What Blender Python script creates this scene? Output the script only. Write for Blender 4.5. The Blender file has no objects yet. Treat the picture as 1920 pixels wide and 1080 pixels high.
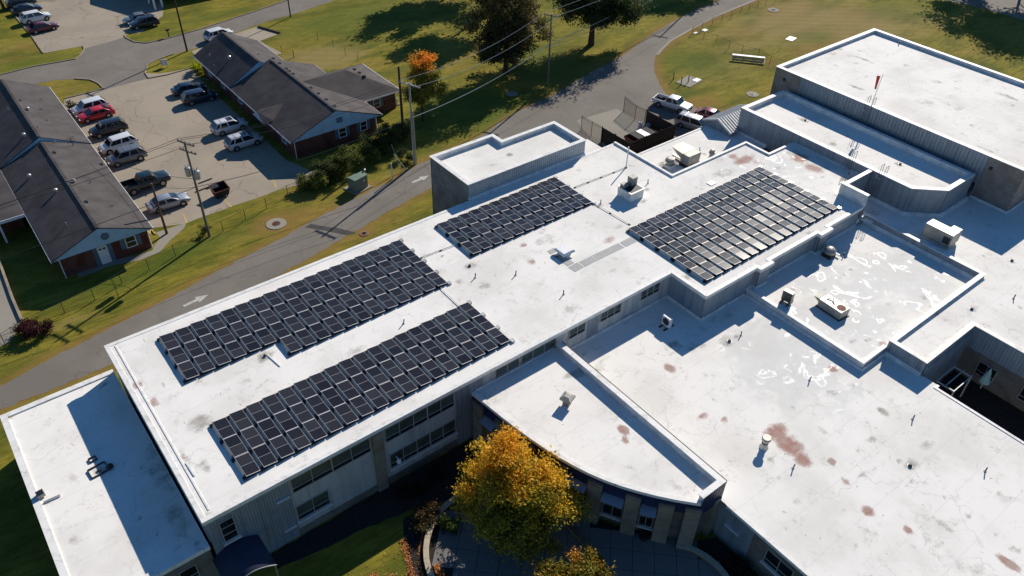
import bpy, bmesh, math, random
import numpy as np
from mathutils import Matrix, Vector
R = math.radians
random.seed(7); rng = np.random.default_rng(7)
S = bpy.context.scene
COL = S.collection
# ---------------- camera ----------------
cd = bpy.data.cameras.new('camera'); cam = bpy.data.objects.new('camera', cd); COL.objects.link(cam)
cd.sensor_width = 36.0; cd.lens = 27.969; cd.clip_start = 0.5; cd.clip_end = 6000
right = Vector((0.78803295, -0.61524222, 0.02193353)); upv = Vector((0.37728124, 0.5107806, 0.77250375)); fwd = Vector((0.48648015, 0.6004833, -0.63463129))
M3 = Matrix((right, upv, -fwd)).transposed()
cam.matrix_world = Matrix.Translation((0, 0, 53)) @ M3.to_4x4()
S.camera = cam
# ---------------- world, sun, exposure ----------------
SUN_EL, SUN_AZ = 31.0, 23.5
w = bpy.data.worlds.new('World'); S.world = w; w.use_nodes = True
nt = w.node_tree; bg = nt.nodes['Background']; sky = nt.nodes.new('ShaderNodeTexSky')
sky.sky_type = 'NISHITA'; sky.sun_disc = False; sky.sun_elevation = R(SUN_EL); sky.sun_rotation = R(90 - SUN_AZ)
sky.air_density = 1.0; sky.dust_density = 0.0; sky.ozone_density = 5.0
hs = nt.nodes.new('ShaderNodeHueSaturation'); hs.inputs['Saturation'].default_value = 1.16; nt.links.new(sky.outputs[0], hs.inputs['Color'])
nt.links.new(hs.outputs[0], bg.inputs[0]); bg.inputs[1].default_value = 0.078
sl = bpy.data.lights.new('sun', 'SUN'); so = bpy.data.objects.new('sun', sl); COL.objects.link(so)
sl.energy = 5.0; sl.angle = R(0.5); sl.color = (1.0, 0.925, 0.81)
sd = Vector((math.cos(R(SUN_EL)) * math.cos(R(SUN_AZ)), math.cos(R(SUN_EL)) * math.sin(R(SUN_AZ)), math.sin(R(SUN_EL))))
so.rotation_euler = sd.to_track_quat('Z', 'Y').to_euler(); so.location = (0, 0, 80)
S.view_settings.view_transform = 'Standard'; S.view_settings.look = 'None'
S.view_settings.exposure = 0.32; S.view_settings.gamma = 1.0; S.view_settings.use_curve_mapping = False
S.render.engine = 'CYCLES'
# ---------------- material helpers ----------------
class NT:
    def __init__(s, name):
        s.m = bpy.data.materials.new(name); s.m.use_nodes = True; s.t = s.m.node_tree
        s.b = s.t.nodes['Principled BSDF']
    def n(s, t, **k):
        x = s.t.nodes.new(t)
        for a, v in k.items(): setattr(x, a, v)
        return x
    def l(s, a, b): s.t.links.new(a, b)
    def co(s, sc=(1, 1, 1), rot=0.0, world=True):
        if world: g = s.n('ShaderNodeNewGeometry').outputs['Position']
        else: g = s.n('ShaderNodeTexCoord').outputs['Object']
        m = s.n('ShaderNodeMapping'); m.inputs['Scale'].default_value = sc; m.inputs['Rotation'].default_value = (0, 0, rot)
        s.l(g, m.inputs['Vector']); return m.outputs[0]
    def noise(s, scale, detail=4, rough=.55, co=None, dist=0.0):
        x = s.n('ShaderNodeTexNoise'); x.inputs['Scale'].default_value = scale; x.inputs['Detail'].default_value = detail
        x.inputs['Roughness'].default_value = rough; x.inputs['Distortion'].default_value = dist
        s.l(co if co is not None else s.co(), x.inputs['Vector']); return x.outputs[0]
    def ramp(s, v, a, b, ca=0.0, cb=1.0):
        x = s.n('ShaderNodeMapRange'); x.interpolation_type = 'SMOOTHSTEP'
        for i, q in enumerate((a, b, ca, cb)): x.inputs[i + 1].default_value = q
        s.l(v, x.inputs[0]); return x.outputs[0]
    def math(s, op, a, b=0.0, c=None):
        x = s.n('ShaderNodeMath', operation=op)
        for i, q in enumerate((a, b, c)):
            if q is None: continue
            if isinstance(q, (int, float)): x.inputs[i].default_value = q
            else: s.l(q, x.inputs[i])
        return x.outputs[0]
    def mix(s, f, a, b, mode='MIX'):
        x = s.n('ShaderNodeMix', data_type='RGBA', blend_type=mode)
        for i, q in ((0, f), (6, a), (7, b)):
            if isinstance(q, (int, float)): x.inputs[i].default_value = q
            elif isinstance(q, tuple): x.inputs[i].default_value = (*q[:3], 1)
            else: s.l(q, x.inputs[i])
        return x.outputs[2]
    def bump(s, h, st=.3, d=.02):
        x = s.n('ShaderNodeBump'); x.inputs['Strength'].default_value = st; x.inputs['Distance'].default_value = d
        s.l(h, x.inputs['Height']); s.l(x.outputs[0], s.b.inputs['Normal'])
    def out(s, col=None, rough=None, metal=None, spec=None):
        for k, v in (('Base Color', col), ('Roughness', rough), ('Metallic', metal), ('Specular IOR Level', spec)):
            if v is None: continue
            if isinstance(v, tuple): s.b.inputs[k].default_value = (*v[:3], 1)
            elif isinstance(v, (int, float)): s.b.inputs[k].default_value = v
            else: s.l(v, s.b.inputs[k])
        return s.m
def simple(name, col, rough=.6, metal=0.0, var=.18, scale=1.5, spec=.4, bump=0, bs=40, detail=5, world=True):
    m = NT(name); n = m.noise(scale, detail, co=m.co(world=world))
    d = tuple(c * (1 - var) for c in col); l = tuple(min(1, c * (1 + var * .7)) for c in col)
    c = m.mix(m.ramp(n, .3, .7), d, l)
    if bump: m.bump(m.noise(bs, 3, co=m.co(world=world)), bump, .01)
    return m.out(c, rough, metal, spec)
# ---------------- mesh helpers ----------------
ORG = {}
def org(o): return ORG.get(o.name, Vector((0, 0, 0))) if o else Vector((0, 0, 0))
def thing(name, label, cat, loc=(0, 0, 0), rz=0.0, group=None, kind=None):
    o = bpy.data.objects.new(name, None); COL.objects.link(o); o.empty_display_size = .3
    o.location = loc; o.rotation_euler = (0, 0, rz); o['label'] = label
    if cat: o['category'] = cat
    if group: o['group'] = group
    if kind: o['kind'] = kind
    return o
def tag(o, label=None, cat=None, group=None, kind=None):
    for k, v in (('label', label), ('category', cat), ('group', group), ('kind', kind)):
        if v: o[k] = v
    return o
def copy_tree(o, parent=None):
    c = o.copy(); COL.objects.link(c); c.parent = parent
    for ch in o.children: copy_tree(ch, c)
    return c
def place_copy(src, label, loc, rz=None):
    c = copy_tree(src); c.location = loc; c['label'] = label
    if rz is not None: c.rotation_euler = (0, 0, rz)
    return c
class MB:
    def __init__(s): s.v = []; s.f = []; s.mi = []; s.cur = 0
    def add(s, vs, fs):
        b = len(s.v); s.v += [tuple(map(float, q)) for q in vs]
        s.f += [[b + i for i in f] for f in fs]; s.mi += [s.cur] * len(fs); return s
    def box2(s, x0, x1, y0, y1, z0, z1):
        return s.add([(x0, y0, z0), (x1, y0, z0), (x1, y1, z0), (x0, y1, z0), (x0, y0, z1), (x1, y0, z1), (x1, y1, z1), (x0, y1, z1)],
                     [(0, 3, 2, 1), (4, 5, 6, 7), (0, 1, 5, 4), (1, 2, 6, 5), (2, 3, 7, 6), (3, 0, 4, 7)])
    def box(s, c, d, rz=0.0, M=None):
        x, y, z = (q / 2 for q in d); cs, sn = math.cos(rz), math.sin(rz); vs = []
        for a, b, e in ((-x, -y, -z), (x, -y, -z), (x, y, -z), (-x, y, -z), (-x, -y, z), (x, -y, z), (x, y, z), (-x, y, z)):
            vs.append((c[0] + a * cs - b * sn, c[1] + a * sn + b * cs, c[2] + e))
        return s.add(vs, [(0, 3, 2, 1), (4, 5, 6, 7), (0, 1, 5, 4), (1, 2, 6, 5), (2, 3, 7, 6), (3, 0, 4, 7)])
    def prism(s, poly, z0, z1):
        n = len(poly); zt = z1 if hasattr(z1, '__len__') else [z1] * n
        vs = [(x, y, z0) for x, y in poly] + [(p[0], p[1], z) for p, z in zip(poly, zt)]
        return s.add(vs, [list(range(n))[::-1], list(range(n, 2 * n))] + [(i, (i + 1) % n, n + (i + 1) % n, n + i) for i in range(n)])
    def hexa(s, b4, t4): return s.add(list(b4) + list(t4), [(0, 3, 2, 1), (4, 5, 6, 7), (0, 1, 5, 4), (1, 2, 6, 5), (2, 3, 7, 6), (3, 0, 4, 7)])
    def poly(s, pts): return s.add(pts, [list(range(len(pts)))])
    def tube(s, p0, p1, r, n=6, r2=None, cap=True):
        p0, p1 = Vector(p0), Vector(p1); d = (p1 - p0).normalized(); a = d.orthogonal().normalized(); b = d.cross(a)
        r2 = r if r2 is None else r2; vs = []
        for p, q in ((p0, r), (p1, r2)):
            for i in range(n):
                t = 2 * math.pi * i / n; vs.append(p + a * math.cos(t) * q + b * math.sin(t) * q)
        fs = [(i, (i + 1) % n, n + (i + 1) % n, n + i) for i in range(n)]
        if cap: fs += [list(range(n))[::-1], list(range(n, 2 * n))]
        return s.add(vs, fs)
    def lathe(s, c, prof, n=14):
        vs = []; c = Vector(c)
        for r, z in prof:
            for i in range(n):
                t = 2 * math.pi * i / n; vs.append((c.x + r * math.cos(t), c.y + r * math.sin(t), c.z + z))
        fs = []
        for k in range(len(prof) - 1):
            for i in range(n): fs.append((k * n + i, k * n + (i + 1) % n, (k + 1) * n + (i + 1) % n, (k + 1) * n + i))
        fs += [list(range(n))[::-1], list(range((len(prof) - 1) * n, len(prof) * n))]
        return s.add(vs, fs)
    def wbox(s, W, a0, a1, n0, n1, z0, z1):
        b = [W(a, n, z) for z in (z0, z1) for a, n in ((a0, n0), (a0, n1), (a1, n1), (a1, n0))]
        return s.hexa(b[:4], b[4:])
    def siding(s, W, a0, a1, z0, z1, pitch=.3, dep=.04):
        n = max(1, int(round((a1 - a0) / pitch))); p = (a1 - a0) / n; pts = []
        for i in range(n):
            x = a0 + i * p; pts += [(x, dep), (x + p * .78, dep), (x + p * .82, dep * .1), (x + p * .94, dep * .1), (x + p * .98, dep)]
        pts.append((a1, dep)); vs = []
        for z in (z0, z1): vs += [W(a, q, z) for a, q in pts]
        k = len(pts); return s.add(vs, [(i, i + 1, k + i + 1, k + i) for i in range(k - 1)])
    def lap(s, W, a0, a1, z0, z1, h=.45, dep=.035):
        n = max(1, int(round((z1 - z0) / h))); p = (z1 - z0) / n
        for i in range(n):
            za, zb = z0 + i * p, z0 + (i + 1) * p
            s.add([W(a0, dep, za), W(a1, dep, za), W(a1, 0, zb), W(a0, 0, zb), W(a0, 0, za), W(a1, 0, za)], [(0, 1, 2, 3), (4, 5, 1, 0)])
        return s
    def mesh(s, name, mats, offset=None, smooth=False):
        me = bpy.data.meshes.new(name); o = offset or Vector((0, 0, 0))
        me.from_pydata([(x - o[0], y - o[1], z - o[2]) for x, y, z in s.v], [], s.f)
        for m in (mats if isinstance(mats, (list, tuple)) else [mats]): me.materials.append(m)
        if any(s.mi): me.polygons.foreach_set('material_index', s.mi)
        if smooth: me.polygons.foreach_set('use_smooth', [True] * len(s.f))
        me.update(); return me
    def groups(s):
        n = len(s.v); p = list(range(n))
        def find(i):
            while p[i] != i: p[i] = p[p[i]]; i = p[i]
            return i
        for f in s.f:
            a = find(f[0])
            for k in f[1:]: p[find(k)] = a
        comp = {}
        for i in range(n): comp.setdefault(find(i), []).append(i)
        ids = list(comp); V = np.array(s.v); bb = [(V[comp[c]].min(0) - .03, V[comp[c]].max(0) + .03) for c in ids]; q = list(range(len(ids)))
        if len(ids) > 260: return None
        def fq(i):
            while q[i] != i: q[i] = q[q[i]]; i = q[i]
            return i
        for i in range(len(ids)):
            for j in range(i):
                if fq(i) != fq(j) and (bb[i][0] <= bb[j][1]).all() and (bb[j][0] <= bb[i][1]).all(): q[fq(i)] = fq(j)
        out = {}
        for k, c in enumerate(ids): out.setdefault(fq(k), set()).update(comp[c])
        return list(out.values())
    def build(s, name, mats, parent=None, smooth=False, bevel=0, kind=None, label=None, world=False, fix=True):
        if parent is not None and kind is None and fix and len(s.f) > 6:
            gr = s.groups()
            if gr and len(gr) > 1:
                first = None
                for g in gr:
                    m = MB(); idx = sorted(g); mp = {o: i for i, o in enumerate(idx)}; m.v = [s.v[i] for i in idx]
                    for f, mi in zip(s.f, s.mi):
                        if f[0] in g: m.f.append([mp[k] for k in f]); m.mi.append(mi)
                    o = m._build(name, mats, parent, smooth, bevel, kind, label, world, fix); first = first or o
                return first
        return s._build(name, mats, parent, smooth, bevel, kind, label, world, fix)
    def _build(s, name, mats, parent=None, smooth=False, bevel=0, kind=None, label=None, world=False, fix=True):
        me = s.mesh(name, mats, org(parent) if world else None, smooth)
        if fix:
            bm = bmesh.new(); bm.from_mesh(me); bmesh.ops.recalc_face_normals(bm, faces=bm.faces); bm.to_mesh(me); bm.free()
        o = bpy.data.objects.new(name, me); COL.objects.link(o); o.parent = parent
        if parent: ORG[o.name] = org(parent)
        if bevel:
            md = o.modifiers.new('bevel', 'BEVEL'); md.width = bevel; md.segments = 2; md.limit_method = 'ANGLE'; md.angle_limit = R(35)
        if kind: o['kind'] = kind
        if label: o['label'] = label
        return o
def inst(me, name, parent, loc=(0, 0, 0), rz=0.0, rot=None):
    o = bpy.data.objects.new(name, me); COL.objects.link(o); o.parent = parent; o.location = loc
    o.rotation_euler = rot or (0, 0, rz); return o
def WALL(p0, p1):
    dx, dy = p1[0] - p0[0], p1[1] - p0[1]; L = math.hypot(dx, dy); dx /= L; dy /= L
    f = lambda a, n, z: (p0[0] + dx * a + dy * n, p0[1] + dy * a - dx * n, z)
    f.L = L; return f
def offset(poly, t, closed=True):
    n = len(poly); out = []
    for i in range(n):
        ns = []
        for a, b in (((i - 1) % n, i), (i, (i + 1) % n)):
            if not closed and ((i == 0 and a == n - 1) or (i == n - 1 and b == 0)): continue
            dx, dy = poly[b][0] - poly[a][0], poly[b][1] - poly[a][1]; L = math.hypot(dx, dy); ns.append((-dy / L, dx / L))
        if len(ns) == 2:
            k = 1 + ns[0][0] * ns[1][0] + ns[0][1] * ns[1][1]; m = ((ns[0][0] + ns[1][0]) / k, (ns[0][1] + ns[1][1]) / k)
        else: m = ns[0]
        out.append((poly[i][0] + m[0] * t, poly[i][1] + m[1] * t))
    return out
def strip(mb, poly, t0, t1, z0, z1, closed=True):
    A, B = offset(poly, t0, closed), offset(poly, t1, closed); n = len(poly)
    for i in range(n if closed else n - 1):
        j = (i + 1) % n; q = [A[i], A[j], B[j], B[i]]
        mb.hexa([(*p, z0) for p in q], [(*p, z1) for p in q])
    return mb
def npmesh(name, verts, faces4, mats, attrs=None, parent=None, smooth=False, kind=None, per_face=False):
    me = bpy.data.meshes.new(name); n = len(verts); k = len(faces4)
    me.vertices.add(n); me.vertices.foreach_set('co', np.asarray(verts, np.float32).ravel())
    me.loops.add(4 * k); me.loops.foreach_set('vertex_index', np.asarray(faces4, np.int32).ravel())
    me.polygons.add(k); me.polygons.foreach_set('loop_start', np.arange(0, 4 * k, 4, dtype=np.int32)); me.polygons.foreach_set('loop_total', np.full(k, 4, np.int32))
    me.update(); me.validate()
    for nm, arr in (attrs or {}).items():
        at = me.color_attributes.new(nm, 'FLOAT_COLOR', 'POINT'); at.data.foreach_set('color', np.asarray(arr, np.float32).ravel())
    for m in (mats if isinstance(mats, (list, tuple)) else [mats]): me.materials.append(m)
    if smooth: me.polygons.foreach_set('use_smooth', np.ones(k, bool))
    o = bpy.data.objects.new(name, me); COL.objects.link(o); o.parent = parent
    if parent: ORG[o.name] = org(parent)
    if kind: o['kind'] = kind
    return o
# ---------------- materials ----------------
def roof_mat():
    m = NT('white_roof_membrane'); co = m.co()
    n1 = m.noise(.16, 5, .6, co); n2 = m.noise(1.1, 8, .72, co); n3 = m.noise(7, 4, .6, co)
    c = m.mix(m.ramp(n1, .42, .68), (.80, .775, .73), (.69, .665, .62))
    c = m.mix(m.math('MULTIPLY', m.ramp(n2, .53, .74), .36), c, (.46, .435, .39))
    st = m.n('ShaderNodeAttribute', attribute_name='st'); sep = m.n('ShaderNodeSeparateColor'); m.l(st.outputs['Color'], sep.inputs[0])
    # faint cracks and creases
    dn = m.n('ShaderNodeTexNoise'); dn.inputs['Scale'].default_value = .8; dn.inputs['Detail'].default_value = 5; m.l(co, dn.inputs['Vector'])
    va = m.n('ShaderNodeVectorMath', operation='MULTIPLY_ADD'); m.l(dn.outputs['Color'], va.inputs[0]); va.inputs[1].default_value = (2.4, 2.4, 0); m.l(co, va.inputs[2])
    vo = m.n('ShaderNodeTexVoronoi', feature='DISTANCE_TO_EDGE'); vo.inputs['Scale'].default_value = .28; m.l(va.outputs[0], vo.inputs['Vector'])
    crack = m.math('MULTIPLY', m.ramp(vo.outputs['Distance'], .0, .022, 1, 0), m.ramp(m.noise(.3, 3), .47, .62))
    c = m.mix(m.math('MULTIPLY', crack, .34), c, (.40, .39, .37))
    dirt = m.math('MULTIPLY', m.ramp(m.noise(.55, 3, .5, co), .52, .68), m.ramp(m.noise(3.2, 6, .75, co), .50, .66)); c = m.mix(m.math('MULTIPLY', dirt, .42), c, (.33, .305, .26))
    # little dirt specks
    v2 = m.n('ShaderNodeTexVoronoi'); v2.inputs['Scale'].default_value = 1.5; m.l(va.outputs[0], v2.inputs['Vector'])
    sp = m.math('MULTIPLY', m.ramp(v2.outputs['Distance'], .05, .13, 1, 0), m.ramp(m.noise(.35, 2), .50, .60))
    c = m.mix(m.math('MULTIPLY', sp, .75), c, (.24, .225, .20))
    # membrane laps
    w1 = m.n('ShaderNodeTexWave', wave_type='BANDS', bands_direction='Y'); w1.inputs['Scale'].default_value = .1047; w1.inputs['Distortion'].default_value = .15; m.l(co, w1.inputs['Vector'])
    c = m.mix(m.math('MULTIPLY', m.ramp(w1.outputs['Fac'], .996, 1), .17), c, (.45, .45, .43))
    j = m.math('MULTIPLY', m.math('SUBTRACT', n2, .5), 1.5); j2 = m.math('MULTIPLY', m.math('SUBTRACT', n3, .5), .5); j = m.math('ADD', j, j2)
    n5 = m.noise(.42, 4, .5, co, 1.2); fb = m.math('ADD', sep.outputs[2], m.math('ADD', m.math('MULTIPLY', m.math('SUBTRACT', n5, .5), 1.7), m.math('MULTIPLY', m.math('SUBTRACT', n2, .5), .25)))
    film = m.ramp(fb, .25, .62)
    v3 = m.n('ShaderNodeTexVoronoi', feature='DISTANCE_TO_EDGE'); v3.inputs['Scale'].default_value = .42; m.l(va.outputs[0], v3.inputs['Vector'])
    v4 = m.n('ShaderNodeTexVoronoi'); v4.inputs['Scale'].default_value = .55; m.l(co, v4.inputs['Vector'])
    ln = m.math('MULTIPLY', m.ramp(v3.outputs['Distance'], .0, .035, 1, 0), m.ramp(m.noise(.5, 4, .6, co), .53, .64)); ring = m.math('MULTIPLY', m.ramp(v4.outputs['Distance'], .10, .16), m.ramp(v4.outputs['Distance'], .17, .24, 1, 0))
    ring = m.math('MULTIPLY', ring, m.ramp(m.noise(.9, 2), .58, .64))
    edge = m.math('MULTIPLY', m.math('MAXIMUM', m.math('MAXIMUM', ln, ring), m.math('MULTIPLY', m.ramp(n5, .60, .63), m.ramp(n5, .63, .66, 1, 0))), m.ramp(sep.outputs[2], .12, .4))
    c = m.mix(m.math('MULTIPLY', film, .75), c, m.mix(m.ramp(n5, .35, .65), (.585, .58, .555), (.66, .655, .635)))
    c = m.mix(m.math('MULTIPLY', edge, .30), c, (.82, .81, .78))  # glare along the wet outlines put in as lighter colour
    g = m.ramp(m.math('ADD', sep.outputs[1], j), .25, .95); c = m.mix(m.math('MULTIPLY', g, .85), c, m.mix(n3, (.22, .20, .165), (.34, .31, .26)))
    r = m.ramp(m.math('ADD', sep.outputs[0], m.math('MULTIPLY', j, .8)), .28, .78); c = m.mix(m.math('MULTIPLY', r, .88), c, m.mix(m.ramp(n2, .4, .6), (.31, .13, .10), (.36, .26, .215)))
    ro = m.mix(film, m.mix(n2, (.66, 0, 0), (.78, 0, 0)), (.52, 0, 0)); se = m.n('ShaderNodeSeparateColor'); m.l(ro, se.inputs[0])
    ro2 = m.math('SUBTRACT', se.outputs[0], m.math('MULTIPLY', edge, .22))
    m.bump(m.math('ADD', n2, m.math('MULTIPLY', n3, .3)), .16, .03)
    return m.out(c, ro2, 0, m.math('ADD', m.math('MULTIPLY', edge, .10), m.math('SUBTRACT', .035, m.math('MULTIPLY', film, .02))))
M_ROOF = roof_mat()
def cope_mat():
    m = NT('white_coping'); g = m.n('ShaderNodeNewGeometry'); sx = m.n('ShaderNodeSeparateXYZ'); m.l(g.outputs['Position'], sx.inputs[0])
    f = m.math('FRACT', m.math('MULTIPLY', m.math('ADD', sx.outputs[0], sx.outputs[1]), .33)); n = m.noise(1.4, 6, .65)
    c = m.mix(m.ramp(n, .45, .72), (.75, .735, .705), (.56, .545, .515)); c = m.mix(m.math('MULTIPLY', m.math('LESS_THAN', f, .014), .6), c, (.25, .25, .24)); m.bump(n, .3, .02); return m.out(c, .5, 0, .2)
M_COPE = cope_mat()
M_FLASH = simple('grey_white_flashing', (.60, .61, .61), .5, var=.2, scale=1.2)
def wall_metal(name, col, ro, me):
    m = NT(name); n = m.noise(1.0, 5, .6, m.co((2.2, 2.2, .12))); n2 = m.noise(.6, 5, .6)
    c = m.mix(m.ramp(n, .42, .75), col, tuple(q * .66 for q in col)); c = m.mix(m.math('MULTIPLY', m.ramp(n2, .5, .75), .35), c, tuple(q * .55 for q in col)); return m.out(c, ro, me, .35)
M_SIDE = wall_metal('blue_grey_metal_siding', (.27, .31, .35), .42, .2)
M_SIDE2 = wall_metal('pale_grey_siding', (.46, .475, .48), .5, .1)
M_NAVY = simple('navy_metal_fascia', (.022, .028, .085), .45, .2, var=.15, scale=.8)
def brick_mat(name, a, b, mortar, sc=1.0, rough=.85):
    m = NT(name); g = m.n('ShaderNodeNewGeometry'); sx = m.n('ShaderNodeSeparateXYZ'); m.l(g.outputs['Position'], sx.inputs[0])
    cx = m.n('ShaderNodeCombineXYZ'); m.l(m.math('ADD', sx.outputs[0], sx.outputs[1]), cx.inputs[0]); m.l(sx.outputs[2], cx.inputs[1])
    br = m.n('ShaderNodeTexBrick'); br.inputs['Scale'].default_value = sc; m.l(cx.outputs[0], br.inputs['Vector'])
    br.inputs['Brick Width'].default_value = .24; br.inputs['Row Height'].default_value = .08; br.inputs['Mortar Size'].default_value = .008
    br.inputs['Color1'].default_value = (*a, 1); br.inputs['Color2'].default_value = (*b, 1); br.inputs['Mortar'].default_value = (*mortar, 1)
    c = m.mix(m.ramp(m.noise(.7, 6), .35, .7), br.outputs[0], tuple(q * .6 for q in a)); m.b.inputs['Specular IOR Level'].default_value = .2
    m.bump(m.noise(25, 3), .3, .01); return m.out(c, rough)
M_BRICK = brick_mat('grey_tan_brick', (.20, .175, .145), (.14, .125, .105), (.22, .21, .19))
M_STONE = brick_mat('dark_grey_block', (.27, .25, .235), (.19, .18, .172), (.26, .25, .24), .5)
M_GYMST = brick_mat('brown_grey_split_block', (.30, .255, .22), (.20, .17, .15), (.28, .26, .24), .5)
M_RED = brick_mat('red_brick', (.16, .045, .030), (.10, .03, .024), (.20, .15, .12))
M_PIL = brick_mat('buff_brick', (.27, .235, .175), (.19, .165, .125), (.25, .23, .19))
M_GLASSD = simple('dark_window_glass', (.012, .016, .018), .12, var=.5, scale=.7, spec=.6)
M_GLASSG = simple('green_grey_blind_glass', (.065, .085, .075), .22, var=.3, scale=.9, spec=.6)
M_FRAME = simple('pale_window_frame', (.42, .40, .36), .5, .2, var=.1)
M_WHITE = simple('white_paint', (.72, .72, .72), .45, var=.08)
M_BLUETRIM = simple('pale_blue_siding', (.33, .50, .62), .55, var=.1, scale=.9)
M_SHUT = simple('slate_blue_paint', (.09, .15, .20), .6, var=.12)
def shingle(name, a, b):
    m = NT(name); co = m.co(); n = m.noise(.5, 6, .6, co); n2 = m.noise(9, 3, .6, m.co((1, 2.5, 1)))
    c = m.mix(m.ramp(n, .3, .7), a, b); c = m.mix(m.math('MULTIPLY', m.ramp(n2, .35, .7), .35), c, tuple(q * .5 for q in a))
    w1 = m.n('ShaderNodeTexWave', wave_type='BANDS', bands_direction='Z'); w1.inputs['Scale'].default_value = 2.6; w1.inputs['Distortion'].default_value = .6; m.l(co, w1.inputs['Vector'])
    c = m.mix(m.math('MULTIPLY', w1.outputs['Fac'], .15), c, tuple(q * .5 for q in a)); m.bump(n2, .2, .01); return m.out(c, .75, 0, .12)
M_SHIN = shingle('brown_grey_shingles', (.062, .054, .054), (.100, .089, .088))
M_GALV = simple('galvanised_metal', (.50, .50, .48), .38, .6, var=.18, scale=3, world=False)
M_HVAC = simple('beige_grey_hvac_metal', (.30, .29, .26), .45, .2, var=.2, scale=2, world=False)
M_DARKM = simple('dark_metal', (.035, .035, .038), .5, .3, var=.3, scale=4, world=False)
M_RUBBER = simple('black_rubber', (.012, .012, .013), .8, var=.3, scale=8, world=False)
M_RUST = simple('rust_red_steel', (.14, .045, .028), .75, .2, var=.45, scale=3)
M_WOODP = simple('weathered_pole_wood', (.20, .17, .135), .85, var=.35, scale=6, spec=.15, world=False)
M_WOODD = simple('dark_treated_wood', (.055, .040, .034), .85, var=.35, scale=5, spec=.15, world=False)
M_FENCEW = simple('dark_brown_fence_board', (.062, .047, .037), .85, var=.4, scale=3, spec=.12)
M_BARK = simple('grey_brown_bark', (.075, .058, .042), .95, var=.35, scale=6, spec=.1, bump=.5, bs=15)
M_WIRE = simple('black_cable', (.02, .02, .022), .5, var=.2, world=False)
M_WIREL = simple('bare_aluminium_cable', (.40, .40, .40), .4, .5, var=.1, world=False)
def asphalt(name, a, b, tint=(.5, .42, .33), crack=.0, cr=(.04, .038, .035), patch=.25):
    m = NT(name); co = m.co(); n = m.noise(.13, 6, .62, co); n2 = m.noise(1.7, 7, .7, co); n3 = m.noise(24, 3, .6, co)
    c = m.mix(m.ramp(n, .35, .68), a, b); c = m.mix(m.math('MULTIPLY', m.ramp(n2, .5, .8), patch), c, tuple(q * .45 for q in a))
    c = m.mix(m.math('MULTIPLY', n3, .35), c, tuple(q * .55 for q in a))
    if crack:
        dn = m.n('ShaderNodeTexNoise'); dn.inputs['Scale'].default_value = .35; dn.inputs['Detail'].default_value = 6; m.l(co, dn.inputs['Vector'])
        va = m.n('ShaderNodeVectorMath', operation='MULTIPLY_ADD'); m.l(dn.outputs['Color'], va.inputs[0]); va.inputs[1].default_value = (5, 5, 0); m.l(co, va.inputs[2])
        vo = m.n('ShaderNodeTexVoronoi', feature='DISTANCE_TO_EDGE'); vo.inputs['Scale'].default_value = .13; m.l(va.outputs[0], vo.inputs['Vector'])
        c = m.mix(m.math('MULTIPLY', m.ramp(vo.outputs['Distance'], .0, .010, 1, 0), crack), c, cr)
    m.bump(n3, .35, .01); return m.out(c, .9, 0, .2)
M_ROAD = asphalt('worn_grey_asphalt', (.175, .155, .133), (.22, .197, .17), crack=.3)
M_LOT = asphalt('tan_grey_paved_lot', (.36, .305, .235), (.295, .252, .197), crack=.4, patch=.35)
M_CONC = asphalt('pale_concrete', (.30, .275, .225), (.25, .232, .195), crack=0, patch=.25)
M_PATIO = asphalt('grey_patio_concrete', (.185, .175, .165), (.23, .22, .205), patch=.2)
M_KERB = simple('kerb_concrete', (.27, .225, .17), .85, var=.25, scale=1.0, spec=.2)
M_SEAT = simple('tan_cast_stone', (.43, .37, .27), .8, var=.12, scale=2, spec=.2)
M_PAINTW = simple('worn_white_road_paint', (.43, .42, .385), .7, var=.2, scale=3)
M_PAINTY = simple('worn_yellow_paint', (.48, .34, .12), .75, var=.25, scale=2)
M_MULCH = simple('dark_mulch', (.035, .030, .028), .95, var=.5, scale=6, spec=.1, bump=.8, bs=18)
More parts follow.
